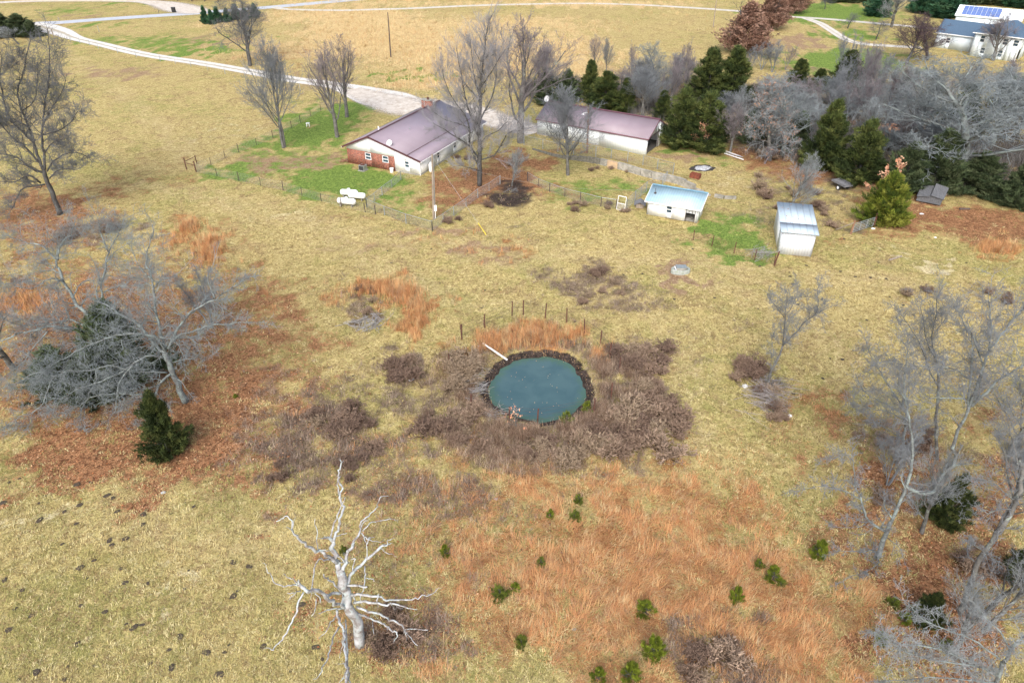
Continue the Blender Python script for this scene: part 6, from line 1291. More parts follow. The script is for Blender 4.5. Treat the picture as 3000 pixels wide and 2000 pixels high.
# the bleached dead tree (coordinates in a zoomed crop, see s and orig)
dk = dict(kink=.09, r1k=1.55, thin=.95, dens=2.0, kids=(0, 0, 3, 0), nseg=(8, 6, 5, 4, 3), wander=(.1, .16, .2, .22, .3), maxlev=3, trop=(0, 0, 0, 0, 0), ratio=(.6, .6, .5, .5))
D = [(.36, .22, [(665,1290,0),(640,1180,0),(605,1070,.1),(575,960,.3),(545,850,.5),(515,770,.7)], 0),
 (.20, .09, [(515,770,.7),(488,690,.9),(470,620,1.1),(457,550,1.3)], .15, .8), (.09, .03, [(470,600,1.1),(490,530,1.5),(510,470,1.9),(530,380,2.3),(540,310,2.8),(520,240,3.2),(530,200,3.4),(512,130,3.8),(512,80,4.0),(527,32,4.2)], .25, .7), (.06, .02, [(455,540,1.3),(480,440,1.6),(515,360,1.9),(530,320,2.1)], .2, .6), (.04, .012, [(512,240,3.2),(505,160,3.3),(510,110,3.6)], 0),
 (.12, .05, [(500,720,.8),(440,680,.6),(380,640,.3),(300,595,0),(230,545,-.3),(185,490,-.4)], .2, .8), (.04, .015, [(185,490,-.4),(175,420,-.2),(150,390,0),(110,405,-.1),(72,425,-.2)], 0), (.03, .012, [(200,515,-.4),(170,480,-.7),(145,465,-1)], 0), (.035, .012, [(365,620,.3),(355,540,.6),(345,460,.8),(345,410,.9)], 0), (.03, .012, [(375,630,.3),(430,632,.4),(455,636,.7)], 0), (.05, .02, [(450,695,.6),(400,692,.3),(355,708,0),(340,760,-.4),(325,850,-.8),(318,905,-1.2)], .1, .5),
 (.12, .05, [(540,770,.6),(560,700,1),(590,610,1.5),(630,540,2),(665,490,2.4)], .15, .8), (.05, .015, [(665,490,2.4),(668,440,2.7),(700,400,3.1),(760,350,3.6),(795,310,4),(800,270,4.2),(820,250,4.4)], .2, .5), (.035, .012, [(680,495,2.4),(720,450,2.6),(770,430,3),(850,415,3.2),(900,408,3.4),(912,420,3.4)], .1, .5), (.035, .012, [(672,505,2.4),(700,540,2.2),(750,562,2.2),(805,572,2.3)], .1, .4), (.03, .01, [(705,550,2.2),(735,545,2.4),(765,532,2.6)], 0), (.03, .01, [(690,530,2.3),(700,580,2),(712,620,1.8)], 0),
 (.11, .05, [(575,870,.4),(600,800,.8),(650,750,1.2),(710,700,1.5),(770,640,1.9),(810,605,2.1)], .2, .7), (.045, .012, [(810,605,2.1),(855,585,2.2),(860,555,2.4),(910,540,2.6)], 0), (.03, .012, [(812,615,2.1),(850,645,2),(888,657,2)], .1, .4), (.04, .015, [(710,690,1.5),(718,620,1.7),(720,560,2),(735,540,2.2)], 0), (.05, .02, [(695,740,1.4),(700,800,.9),(690,880,.4),(665,965,0)], .1, .5), (.035, .02, [(610,780,.9),(615,720,1.2),(625,690,1.3),(600,695,1.3)], 0), (.03, .01, [(700,825,.8),(740,830,.8),(762,850,.7)], 0),
 (.07, .04, [(575,878,.3),(640,880,.1),(710,888,-.1)], 0), (.09, .06, [(530,930,.2),(470,945,-.2),(420,945,-.5)], 0),
 (.10, .07, [(560,1040,0),(500,1010,-.5),(440,985,-.9),(390,930,-1.2),(350,915,-1.5),(290,920,-1.8),(255,890,-1.8)], .1, .6), (.04, .015, [(255,890,-1.8),(200,870,-1.8),(150,880,-2),(105,885,-2),(50,850,-1.9),(20,800,-1.8),(5,765,-1.7)], .1, .5), (.035, .012, [(220,870,-1.8),(180,825,-1.6),(150,815,-1.5),(122,795,-1.4)], 0), (.06, .02, [(265,925,-1.8),(225,1010,-2.3),(210,1080,-2.7),(160,1165,-3.2),(120,1260,-3.7),(75,1305,-4),(38,1332,-4.2)], .1, .5), (.03, .012, [(245,915,-1.8),(200,935,-2.1),(165,975,-2.3)], 0), (.03, .012, [(200,930,-2),(150,932,-2.1)], 0), (.03, .012, [(355,965,-1.3),(345,1020,-1.8),(320,1095,-2.2)], 0), (.035, .012, [(345,935,-1.4),(375,965,-1.4),(382,1000,-1.6)], 0),
 (.06, .03, [(520,910,.2),(470,860,0),(430,825,-.2),(405,800,-.3)], 0), (.03, .012, [(545,945,.1),(525,1020,-.6)], 0),
 (.05, .015, [(540,1040,-.2),(470,1050,-.6),(410,1055,-.9),(370,1075,-1.1)], 0), (.035, .012, [(495,1090,-.4),(460,1140,-1),(420,1200,-1.6),(370,1252,-2)], 0),
 (.08, .05, [(500,1050,-.2),(505,1100,-.6),(530,1150,-1.2),(550,1220,-1.8),(560,1300,-2.6),(568,1400,-3.6),(570,1480,-4.4),(565,1560,-5.1)], .15, .5), (.05, .03, [(560,1120,-.4),(565,1200,-1.4),(570,1300,-2.4),(575,1400,-3.4),(582,1500,-4.4),(590,1600,-5.4)], .1, .5), (.03, .01, [(545,1230,-1.8),(535,1300,-2.4),(518,1390,-3)], 0), (.03, .01, [(568,1470,-4.3),(540,1530,-4.9),(515,1565,-5.1)], 0),
 (.05, .02, [(515,1170,-.8),(480,1240,-1.6),(455,1310,-2.4),(430,1390,-3.1),(395,1460,-3.8),(375,1510,-4.2)], .1, .5),
 (.08, .02, [(600,950,.2),(680,940,-.1),(780,955,-.2),(850,980,-.3),(930,985,-.3),(1030,975,-.3),(1100,960,-.3),(1170,938,-.2)], .2, .6), (.09, .02, [(620,1000,.1),(700,995,-.3),(800,1005,-.6),(880,1010,-.8),(950,1020,-1),(1000,1038,-1.1)], .3, .6), (.05, .02, [(640,1005,.1),(610,960,.3),(600,940,.3)], 0), (.04, .012, [(780,990,-.5),(790,950,-.3),(795,935,-.2)], 0),
 (.08, .025, [(640,1030,0),(720,1060,-.5),(800,1085,-1),(880,1120,-1.6),(940,1150,-2),(975,1190,-2.4)], .25, .6), (.03, .012, [(975,1190,-2.4),(1040,1185,-2.5),(1140,1192,-2.6)], 0), (.03, .01, [(975,1190,-2.4),(1020,1250,-3),(1070,1302,-3.4)], 0), (.07, .02, [(655,1080,-.1),(720,1105,-.8),(790,1140,-1.3),(850,1160,-1.7),(880,1190,-2),(920,1215,-2.3),(925,1240,-2.4)], .2, .5), (.03, .01, [(750,1130,-1),(760,1180,-1.6),(762,1220,-2)], 0),
 (.05, .02, [(560,720,.9),(530,690,.8),(495,660,1)], 0), (.04, .012, [(490,530,1.6),(530,525,1.7),(568,508,1.8)], 0), (.035, .012, [(515,718,.8),(560,715,1),(590,715,1.1)], 0)]
hero('dead_tree', 'bleached white dead tree with bare radiating limbs in the bottom foreground', (1055.5, 1885), D, M_SNAG, M_SNAG, dk, 3, (780, 1350), 2.4115, kid_n=.2, kid_len=.8, rmin=.010)
q = G(1055, 1885)
# left pair of lichen-covered oaks; crop orig (0,600) s 2.139
B = [(.42, .26, [(1165,1225,0),(1130,1150,0),(1085,1060,0),(1045,960,.1),(1020,910,.2)], 0),
 (.22, .08, [(1030,930,.1),(960,860,.5),(900,790,.8),(840,730,1.2),(760,690,1.5),(690,640,2),(620,600,2.5)], 1.1, 3), (.2, .06, [(1040,930,.2),(1015,840,.6),(990,740,1),(975,640,1.5),(960,520,2),(940,430,2.6),(915,370,3),(925,280,3.4),(940,220,3.6)], 1.4, 3.2), (.10, .04, [(960,520,2),(1010,480,2.5),(1100,440,3)], 1.2, 2.5), (.09, .04, [(965,480,2),(900,420,2.4),(850,350,2.8)], 1.2, 2.4), (.07, .03, [(990,700,1),(940,640,.8),(905,590,.6)], 1, 2),
 (.18, .05, [(1055,900,.1),(1090,820,.3),(1140,740,.5),(1230,650,.8),(1350,590,1),(1440,530,1.2),(1510,480,1.3)], 1.3, 2.8), (.14, .04, [(1080,855,.1),(1120,820,0),(1210,795,-.2),(1290,765,-.3),(1370,750,-.4),(1470,740,-.5),(1560,735,-.5)], 1.3, 2.4), (.08, .03, [(1350,590,1),(1320,520,1.3),(1300,450,1.6),(1330,390,1.8)], 1.2, 2), (.06, .02, [(1010,780,.4),(1040,740,.4),(1065,715,.4)], 0),
 (.15, .04, [(1030,960,0),(960,945,-.6),(890,960,-1.2),(830,1000,-1.8),(780,1060,-2.3),(745,1130,-2.8),(735,1200,-3.2),(725,1290,-3.6)], 1.1, 2.4), (.16, .05, [(1080,1050,0),(1020,1100,-.8),(985,1160,-1.4),(970,1240,-2),(950,1320,-2.6),(930,1400,-3.1),(925,1470,-3.5)], 1.1, 2.2), (.12, .04, [(975,1180,-1.5),(900,1190,-2),(820,1185,-2.4),(740,1180,-2.6),(650,1185,-3),(560,1210,-3.4),(500,1260,-3.8)], 1.2, 2.4),
 (.13, .05, [(1050,1050,0),(960,1045,-.6),(860,1045,-1),(760,1025,-1.2),(680,1005,-1.4),(600,1030,-1.6),(520,1040,-1.8),(400,1045,-2),(300,1045,-2.2),(200,1060,-2.3),(120,1110,-2.5),(20,1145,-2.6)], 1.1, 2.6), (.14, .04, [(1040,920,.1),(980,830,0),(940,820,-.2),(860,805,-.5),(760,810,-.8),(680,830,-1),(600,860,-1.3),(500,905,-1.6),(430,950,-1.9),(350,990,-2.1),(280,1040,-2.3)], 1.2, 2.6), (.10, .035, [(830,1000,-1.8),(740,1060,-2.3),(640,1100,-2.8),(560,1130,-3.2),(470,1160,-3.6),(380,1220,-4)], 1.3, 2.4), (.09, .03, [(600,1030,-1.6),(600,1100,-2.2),(560,1180,-2.8),(530,1250,-3.2),(500,1330,-3.7),(530,1420,-4.2)], 1.1, 2), (.09, .03, [(420,1040,-2),(340,1080,-2.5),(300,1150,-3),(270,1240,-3.6),(210,1300,-4),(120,1330,-4.2),(20,1400,-4.6)], 1.2, 2.3), (.07, .03, [(940,830,-.1),(1020,830,-.6),(1100,860,-1.1),(1140,920,-1.6),(1150,980,-2)], 1.0, 1.6), (.06, .02, [(1090,985,-.2),(1160,965,-.4),(1220,960,-.5),(1290,955,-.6)], 1, 1.4), (.06, .02, [(760,840,-.9),(770,900,-1.4),(830,950,-1.8)], 1, 1.5), (.08, .03, [(1060,1070,0),(1130,1100,-.6),(1190,1180,-1.2)], .5, 1.2)]
hk2 = dict(hk, dens=2.2, kids=(0, 0, 9, 7, 0), trop=(0, .02, .0, .0, 0))
hero('oak_tree', 'lichen-covered bare oak with a leaning trunk and long sweeping limbs left of the pond', (543, 1178), B, M_LICHEN, M_TW_LICH, hk2, 5, (0, 600), 2.139, kid_len=2.9)
Aa = [(.40, .3, [(640,1020,0),(622,920,0),(610,830,0),(590,770,.1)], 0), (.26, .09, [(600,800,0),(550,700,.4),(480,620,.9),(430,540,1.3),(390,450,1.8),(365,400,2.1),(350,350,2.3),(360,290,2.6)], 1.1, 2.8), (.12, .04, [(360,350,2.3),(370,280,2.7),(400,220,3),(450,180,3.2),(470,100,3.5)], 1.5, 2.6), (.12, .04, [(350,340,2.3),(300,290,2.6),(250,250,2.8),(180,240,3),(80,210,3.2),(10,190,3.3)], 1.6, 2.6), (.10, .04, [(375,480,1.7),(320,460,1.6),(260,490,1.5),(190,525,1.4),(100,505,1.3),(0,490,1.3)], 1.4, 2.4), (.05, .03, [(300,280,2.6),(295,230,2.8),(292,195,2.9)], .5, 1),
 (.20, .07, [(585,740,.1),(600,660,.5),(640,570,.9),(635,500,1.2),(620,450,1.4)], .9, 2.2), (.14, .04, [(640,480,1.2),(660,400,1.6),(670,330,2),(700,260,2.4),(740,190,2.9),(770,110,3.3)], 1.5, 2.6), (.10, .03, [(650,550,.9),(700,520,1),(780,505,1.2),(860,505,1.4),(920,490,1.6)], 1.3, 2.3), (.08, .03, [(680,300,2.2),(640,200,2.6),(620,110,3),(600,60,3.2)], 1.4, 2.2), (.07, .03, [(665,360,1.8),(720,300,1.9),(800,240,2)], 1.3, 2),
 (.22, .08, [(575,800,0),(500,785,-.3),(420,775,-.6),(300,760,-1),(200,790,-1.3),(120,800,-1.6),(60,830,-1.9),(-60,870,-2.2)], 1, 2.6), (.14, .04, [(560,770,0),(500,740,.2),(430,720,.2),(350,740,.1),(250,750,0),(140,755,0),(60,730,0),(-40,680,0)], 1.2, 2.4), (.09, .03, [(300,790,-1),(250,850,-1.6),(190,910,-2.1),(150,980,-2.6),(60,1050,-3.2),(10,1090,-3.5)], 1.2, 2.2), (.08, .03, [(430,720,.1),(420,660,.3),(380,630,.4),(330,680,.2),(250,800,-.5)], 1.1, 2), (.10, .03, [(600,820,-.1),(540,850,-.6),(450,900,-1.2),(330,940,-1.7),(250,1000,-2.2)], 1.2, 2.2), (.09, .03, [(640,820,0),(700,790,-.2),(780,760,-.3),(800,700,0)], 1, 2)]
hero('oak_tree', 'large forked lichen-covered oak at the left edge, behind the leaning one', (302, 1090), Aa, M_LICHEN, M_TW_LICH, hk2, 6, (0, 600), 2.139, kid_len=3.0)
# big dark oak at the far left; crop orig (0,0) s 2.351
O = [(.55, .36, [(415,1480,0),(375,1370,0),(330,1260,0),(305,1180,0)], 0), (.30, .10, [(310,1200,0),(270,1100,.5),(240,1000,1),(200,880,1.5),(150,760,2),(120,640,2.5),(160,500,3),(180,400,3.5)], 1.0, 3.6), (.26, .08, [(310,1170,0),(300,1050,.4),(290,930,.9),(300,800,1.4),(310,680,1.9),(330,560,2.4),(340,440,2.9),(340,320,3.5)], 1.1, 3.6), (.16, .06, [(300,850,1.3),(350,760,1.8),(400,680,2.2),(440,600,2.6)], 1.1, 3), (.16, .05, [(325,1180,0),(360,1120,.2),(420,1080,.4),(480,1050,.5),(560,1060,.5),(620,1090,.5)], 1.1, 2.8), (.13, .05, [(340,1230,0),(390,1180,-.4),(450,1165,-.8),(520,1170,-1)], 1.1, 2.2), (.22, .07, [(300,1190,0),(220,1160,-.3),(140,1100,-.6),(80,1070,-.8),(0,1060,-1),(-80,1030,-1.2)], 1, 3), (.2, .06, [(310,1270,0),(240,1280,-.6),(160,1300,-1.1),(120,1360,-1.6),(80,1440,-2)], 1, 2.6), (.18, .05, [(280,1260,0),(200,1210,-.5),(100,1250,-.9),(0,1250,-1.3)], 1, 2.8), (.22, .07, [(270,1120,.3),(180,1020,.5),(90,950,.7),(0,850,.9),(-80,780,1)], 1, 3.2), (.2, .07, [(230,980,1),(150,900,1),(60,800,1.2),(20,680,1.4),(0,540,1.6),(10,400,1.8)], 1, 3.2), (.14, .05, [(300,930,1),(400,900,.6),(480,850,.4),(540,760,.3)], 1.1, 3), (.12, .05, [(160,760,2),(230,700,2.2),(260,560,2.6),(260,440,3)], 1.1, 2.8), (.12, .04, [(200,880,1.5),(120,840,1),(40,860,.5)], 1, 2.6), (.12, .04, [(300,1060,.4),(370,980,0),(450,960,-.3)], 1.1, 2.6)]
hk3 = dict(hk, dens=2.7, trop=(0, .05, .07, .05, 0), kids=(0, 0, 10, 8, 0), wander=(.1, .16, .18, .22, .25))
hero('oak_tree', 'huge dark bare oak at the upper left edge with a thick leaning trunk', (177, 628), O, M_BARKD, M_TW_DARK, hk3, 7, (0, 0), 2.351, kid_len=4.2, rmin=.015)
# the big maple beside the house; crop orig (1000,0) s 2.351
Mp_ = [(.50, .34, [(953,1278,0),(950,1180,0),(952,1090,0),(955,980,0),(952,880,.1),(955,800,.1)], .12, 3), (.30, .08, [(955,800,.1),(960,700,.1),(960,600,0),(970,480,0),(985,360,0),(1000,250,.3),(1010,180,.5)], 1.2, 3.4), (.2, .06, [(950,880,0),(890,800,-.4),(860,700,-.7),(840,600,-1),(820,480,-1),(800,380,-1)], 1.2, 3.2), (.16, .05, [(880,980,0),(880,880,-.6),(850,790,-1.1),(780,700,-1.8),(730,600,-2.4),(700,500,-2.8)], 1.2, 3.2), (.2, .05, [(950,1100,0),(880,1000,-.7),(800,950,-1.3),(720,900,-1.9),(650,860,-2.4)], 1.2, 3), (.18, .05, [(955,830,0),(1000,740,.5),(1040,660,.9),(1060,560,1.2),(1070,440,1.6),(1060,330,1.8)], 1.2, 3.2), (.16, .05, [(965,1100,0),(1050,1070,.4),(1110,980,.6),(1160,910,.8),(1240,890,1),(1300,880,1.2)], 1.2, 2.8), (.14, .05, [(958,700,0),(930,600,.6),(910,500,1),(900,400,1.3),(890,300,1.5)], 1.3, 3), (.12, .04, [(965,600,0),(1030,500,-.4),(1080,420,-.7),(1130,340,-1)], 1.2, 3), (.12, .04, [(950,1180,0),(900,1160,-.9),(850,1150,-1.4),(790,1140,-1.8)], 1.2, 2), (.12, .04, [(950,1000,0),(1000,940,-.8),(1080,900,-1.3),(1140,840,-1.6)], 1.2, 2.8), (.12, .04, [(880,880,-.5),(800,850,-.3),(700,820,0),(620,760,.2)], 1.2, 2.8)]
hero('maple_tree', 'tallest bare maple with a dark straight trunk standing beside the house', (1405, 544), Mp_, M_BARKD, M_TW_MAPLE, dict(hk, thin=.72, dens=2.8, trop=(0, .12, .16, .12, .06), kids=(0, 0, 10, 7, 0), ang=(32, 32, 32, 34), wander=(.1, .12, .13, .16, .2)), 8, (1000, 0), 2.351, kid_len=4.6, rmin=.012)
# small tree over the right brush pile; crop orig (2000,667) s 2.352
Sm = [(.17, .11, [(585,1090,0),(610,990,0),(655,900,0),(690,810,.1)], .25, 1.2), (.10, .03, [(690,810,.1),(700,700,.4),(705,600,.7),(715,520,1),(725,440,1.3)], 1.5, 1.8), (.11, .03, [(690,810,.1),(740,760,0),(800,700,-.1),(870,630,-.1),(920,580,0),(935,500,.3),(930,420,.5)], 1.5, 1.7), (.05, .02, [(700,620,.6),(660,560,.6),(600,480,.8)], 1.5, 1.4), (.05, .02, [(870,630,-.1),(870,560,.2),(850,480,.5)], 1.5, 1.3), (.05, .02, [(920,590,0),(980,560,-.2),(1040,540,-.3)], 1.5, 1.2), (.04, .015, [(600,1060,0),(610,930,.4),(612,820,.7),(610,740,.9)], 1.2, 1.3), (.04, .015, [(715,700,.4),(740,760,0)], 0), (.05, .02, [(705,600,.7),(760,540,.9),(790,440,1.2)], 1.5, 1.5)]
hero('bare_tree', 'small forked bare tree leaning over the brush pile right of the pond', (2249, 1131), Sm, M_BARK, M_TW_GREY, dict(hk, trop=(0, .1, .06, .03, 0)), 9, (2000, 667), 2.352, kid_len=1.6, rmin=.010)
# right hand group, coordinates in photo pixels
T2 = [(.34, .24, [(2572,1632,0),(2590,1580,0),(2608,1530,0)], 0), (.22, .12, [(2608,1535,0),(2640,1465,.2),(2662,1400,.4),(2672,1330,.8),(2668,1250,1.3),(2655,1180,1.8)], .9, 1.8), (.10, .03, [(2655,1180,1.8),(2648,1120,2.2),(2655,1060,2.6),(2662,1010,2.9)], 1.3, 1.9), (.16, .07, [(2600,1560,0),(2545,1525,-.4),(2530,1490,-.3),(2520,1450,0),(2500,1420,.1)], .8, 1.4), (.07, .02, [(2525,1465,0),(2480,1440,-.3),(2440,1428,-.5),(2400,1424,-.7),(2345,1436,-.9)], .9, 1.2), (.06, .02, [(2505,1420,.1),(2500,1370,.4),(2490,1330,.7),(2430,1350,.9)], 1.1, 1.4),
 (.08, .02, [(2590,1600,0),(2560,1612,-.7),(2520,1616,-1.2),(2480,1614,-1.5),(2440,1614,-1.8)], 1, 1), (.07, .02, [(2580,1620,0),(2575,1650,-.9),(2540,1672,-1.6),(2500,1685,-2.1),(2470,1700,-2.4)], .9, .9), (.06, .02, [(2600,1575,0),(2620,1590,-.8),(2640,1610,-1.3),(2650,1640,-1.8)], 1, .8), (.05, .02, [(2540,1530,-.4),(2510,1545,-.8),(2445,1543,-1.2)], .8, .8),
 (.22, .16, [(2655,1425,.3),(2700,1446,.4),(2738,1436,.6),(2762,1390,.9)], .5, 1), (.22, .15, [(2762,1390,.9),(2800,1345,1.2),(2795,1290,1.6),(2840,1190,2)], .3, 1.6), (.17, .06, [(2840,1190,2),(2870,1110,2.5),(2890,1040,3),(2930,980,3.4),(2975,930,3.8),(3010,890,4)], 1.3, 2.4), (.17, .07, [(2845,1190,2),(2890,1150,2),(2935,1105,2),(2990,1075,2.1),(3050,1040,2.1)], 1.1, 2.4), (.12, .04, [(2835,1180,2),(2845,1100,2.5),(2850,1030,3),(2845,970,3.4)], 1.3, 2), (.12, .04, [(2880,1070,2.7),(2860,1010,3),(2835,960,3.4),(2810,920,3.6)], 1.4, 2), (.1, .03, [(2895,1040,3),(2905,970,3.4),(2900,910,3.8),(2895,870,4.1)], 1.5, 2.1),
 (.09, .04, [(2838,1170,2),(2800,1165,1.8),(2760,1165,1.6),(2700,1160,1.5)], 1, 1.6), (.08, .02, [(2840,1110,2.4),(2790,1080,2.4),(2740,1075,2.4),(2640,1068,2.4),(2600,1060,2.4)], 1.1, 1.6)]
hk4 = dict(hk, thin=.54, dens=3.2, trop=(0, .08, .05, .02, 0), kids=(0, 0, 7, 6, 0))
hero('oak_tree', 'many-limbed grey oak with pale broken lower limbs at the right foreground', (2572, 1632), T2, M_LICHEN, M_TW_GREY, hk4, 10, kid_len=1.8, rmin=.011)
T3 = [(.24, .17, [(2745,1330,0),(2740,1250,.2),(2748,1180,.4),(2750,1110,.7)], .4, 1.4), (.12, .04, [(2750,1110,.7),(2740,1040,1.1),(2728,990,1.4),(2742,920,1.9),(2745,860,2.3)], 1.4, 2), (.1, .03, [(2740,1050,1),(2715,1000,1.2),(2705,940,1.6),(2695,890,1.9)], 1.4, 1.8), (.09, .03, [(2748,1130,.6),(2720,1080,.8),(2705,1030,1),(2675,970,1.3),(2640,920,1.6)], 1.4, 1.9), (.08, .03, [(2742,970,1.5),(2765,940,1.7),(2790,900,1.9)], 1.4, 1.6)]
hero('bare_tree', 'straight grey bare tree rising behind the many-limbed oak on the right', (2748, 1345), T3, M_BARK, M_TW_GREY, hk4, 12, kid_len=1.8, rmin=.011)
T3b = [(.2, .13, [(2640,1340,0),(2650,1280,0),(2655,1220,0),(2645,1180,0)], .4, 1.2), (.09, .03, [(2645,1190,0),(2610,1140,.3),(2580,1090,.6),(2555,1050,.9),(2540,1020,1.1)], 1.4, 1.8), (.08, .03, [(2640,1210,0),(2600,1185,0),(2550,1160,0),(2510,1120,.1)], 1.4, 1.8), (.08, .03, [(2650,1230,0),(2600,1205,-.3),(2550,1195,-.5),(2500,1180,-.6)], 1.4, 1.5), (.08, .02, [(2650,1290,0),(2590,1250,-.3),(2540,1220,-.4),(2500,1190,-.4)], 1.3, 1.5), (.06, .02, [(2655,1210,0),(2662,1140,.4),(2665,1080,.8)], 1.4, 1.5), (.06, .02, [(2650,1250,0),(2700,1230,-.2),(2740,1240,-.4)], 1.3, 1.4)]
hero('bare_tree', 'low spreading grey tree in front of the straight one, over purple brush', (2642, 1345), T3b, M_LICHEN, M_TW_GREY, hk4, 13, kid_len=1.6, rmin=.010)
T4 = [(.30, .22, [(2815,1790,0),(2845,1710,.2),(2870,1640,.4),(2900,1590,.6),(2935,1545,.8),(2965,1490,1.1),(2985,1430,1.4),(2995,1370,1.7)], .25, 1.4), (.1, .03, [(2975,1470,1.2),(2930,1430,1.2),(2880,1405,1.2),(2840,1420,1.2)], 1.2, 1.5), (.09, .03, [(2975,1490,1.1),(2920,1495,.8),(2870,1520,.6)], 1, 1.3), (.1, .03, [(2990,1400,1.6),(2975,1330,2),(2960,1270,2.3),(2950,1210,2.6)], 1.3, 1.8), (.07, .02, [(2895,1620,.4),(2860,1600,0),(2840,1580,-.3)], 1, 1), (.08, .02, [(2950,1660,0),(2920,1640,-.2),(2880,1615,-.4),(2840,1590,-.5)], .6, .9)]
hero('bare_tree', 'grey-trunked tree leaning right across the right edge of the foreground', (2812, 1795), T4, M_BARK, M_TW_GREY, hk4, 14, kid_len=1.5, rmin=.010)
T4b = [(.28, .22, [(2880,1800,0),(2920,1760,.2),(2960,1730,.3),(3030,1670,.5)], .3, 1.2), (.1, .05, [(2935,1745,.2),(2945,1690,.6),(2955,1650,.9),(2970,1620,1.1)], .4, .9)]
hero('bare_tree', 'dark leaning trunk crossing behind the lichen branches at the right edge', (2876, 1806), T4b, M_BARKD, M_TW_DARK, hk4, 15, kid_len=1.3, rmin=.010)
T5 = [(.26, .16, [(2925,2040,0),(2920,1990,0),(2940,1940,0),(2960,1900,.1)], .3, 1.2), (.12, .03, [(2915,1975,0),(2870,1955,-.2),(2800,1940,-.4),(2720,1930,-.5),(2650,1905,-.5),(2600,1870,-.4)], 1.3, 1.5), (.11, .03, [(2930,1930,0),(2885,1895,.2),(2820,1860,.4),(2760,1840,.5),(2700,1810,.6),(2665,1770,.8)], 1.3, 1.5), (.10, .03, [(2925,2000,0),(2860,1995,-.4),(2760,1985,-.6),(2650,1990,-.8),(2560,1995,-1)], 1.3, 1.4), (.09, .03, [(2870,1955,-.2),(2790,1915,-.2),(2700,1890,-.1),(2600,1880,0),(2560,1850,.1)], 1.3, 1.3), (.1, .03, [(2960,1905,.1),(2930,1850,.5),(2890,1810,.8),(2860,1780,1)], 1.2, 1.4), (.1, .03, [(2960,1905,.1),(3000,1860,.3),(3040,1800,.5)], 1.2, 1.3)]
hero('bare_tree', 'pale lichen-covered limbs sweeping left in the bottom right corner', (2925, 2045), T5, M_LICHEN, M_TW_PALE, dict(hk4, trop=(0, .03, .02, 0, 0)), 16, kid_len=1.4, rmin=.010)
# ---- cedars of the foreground
def cplace(lb, bx, by, ty, w, rz, pr=PC3): place(lb, pr, bx, by, ty, w, rz)
cplace('large dark cedar growing through the limbs of the two left oaks', 375, 1120, 890, 205, .4); cplace('low dark cedar at the far left under the oak limbs', 190, 1150, 1020, 160, 1.5); cplace('short cedar between the two left oaks', 290, 1170, 1040, 140, 2.4)
cplace('dark green cedar at the foot of the leaning oak', 493, 1322, 1155, 130, 3.0, PC4)
cplace('soft green cedar under the right foreground oak', 2765, 1525, 1395, 108, .8, PC4); cplace('dark round cedar low at the foot of the right tree group', 2712, 1815, 1740, 85, 1.9, PC4); cplace('dark cedar patch behind the right edge trees', 2965, 1690, 1610, 80, 2.9, PC4)
for i, (lb, pr_, bx, by, ty, w) in enumerate((('wiry grey tree squeezed behind the many-limbed oak on the right', PPL, 2700, 1560, 1290, 190), ('wiry grey tree at the right edge above the leaning trunk', PV2, 2925, 1560, 1200, 200), ('short grey twiggy tree between the round dark cedar and the right edge', PPL, 2880, 1850, 1600, 200), ('low pale twiggy tree in front of the leaning trunk at the bottom right', PPL, 2790, 1930, 1740, 190), ('bare grey tree rising at the right edge behind the pale oak', PV2, 2960, 1330, 1010, 200), ('small wiry sapling under the low spreading tree on the right', PS1, 2600, 1420, 1250, 110), ('wiry grey tree at the far left edge behind the forked oak', PPL, 40, 1080, 800, 260), ('bare twiggy sapling behind the leaning oak on the left', PS1, 620, 960, 780, 130))): place(lb, pr_, bx, by, ty, w, i*1.3)
first_seed = True
seeds = [(2395,1635,1570,50,'bright cedar seedling in the grass below the many-limbed oak'), (2221,1665,1632,34,'darker cedar seedling, upper of a close pair on the right'), (2262,1705,1645,44,'darker cedar seedling, lower of a close pair on the right'), (2287,1716,1692,32,'tiny flat cedar seedling just below the close pair'), (2154,1768,1705,42,'bright cedar seedling in orange grass left of the close pair'), (1694,1478,1440,28,'small cedar seedling nearest below the pond brush'),
 (1612,1518,1485,26,'faint olive cedar seedling, left of three below the pond'), (1684,1525,1487,36,'round olive cedar seedling, lowest of three below the pond'), (1304,1632,1585,32,'olive cedar seedling right of the dead tree top'), (1585,1660,1625,32,'olive cedar seedling alone in the middle of the orange grass'), (1508,1732,1702,40,'spreading olive seedling beside a greyish one'), (1462,1752,1712,56,'greyish olive seedling in the grass right of the dead tree'), (1889,1800,1752,60,'bright spreading cedar seedling in the lower orange grass'), (1527,1895,1850,36,'dim cedar seedling near the bottom, right of the dead tree'),
 (1912,1932,1850,70,'biggest bright cedar seedling near the bottom edge'), (1846,1995,1930,62,'bright cedar seedling cut by the bottom edge, beside the biggest'), (1753,1995,1950,48,'smaller cedar seedling at the bottom edge, left of two'), (1008,1625,1592,26,'cedar seedling seen through the dead tree branches'), (1720,1215,1165,40,'dark cedar bush at the right rim of the pond'), (1660,1245,1198,46,'dark cedar bush at the lower right rim of the pond'), (2649,1822,1790,36,'small green seedling left of the dark round cedar'), (2615,1775,1745,36,'faint green seedling above the lower right branches'), (2580,1882,1845,40,'dim olive seedling at the edge of the orange grass'), (2770,1905,1870,40,'green seedling under the bottom right limbs'), (690,1165,1150,16,'tiny cedar sprig in the leaves right of the leaning oak')]
for i, (bx, by, ty, w, lb) in enumerate(seeds): place(lb, (PSD, PSD2)[i % 2 if i not in (0, 4, 12, 14, 15) else 0], bx, by-(by-ty)*.12, ty+(by-ty)*.2, w, i*1.3)
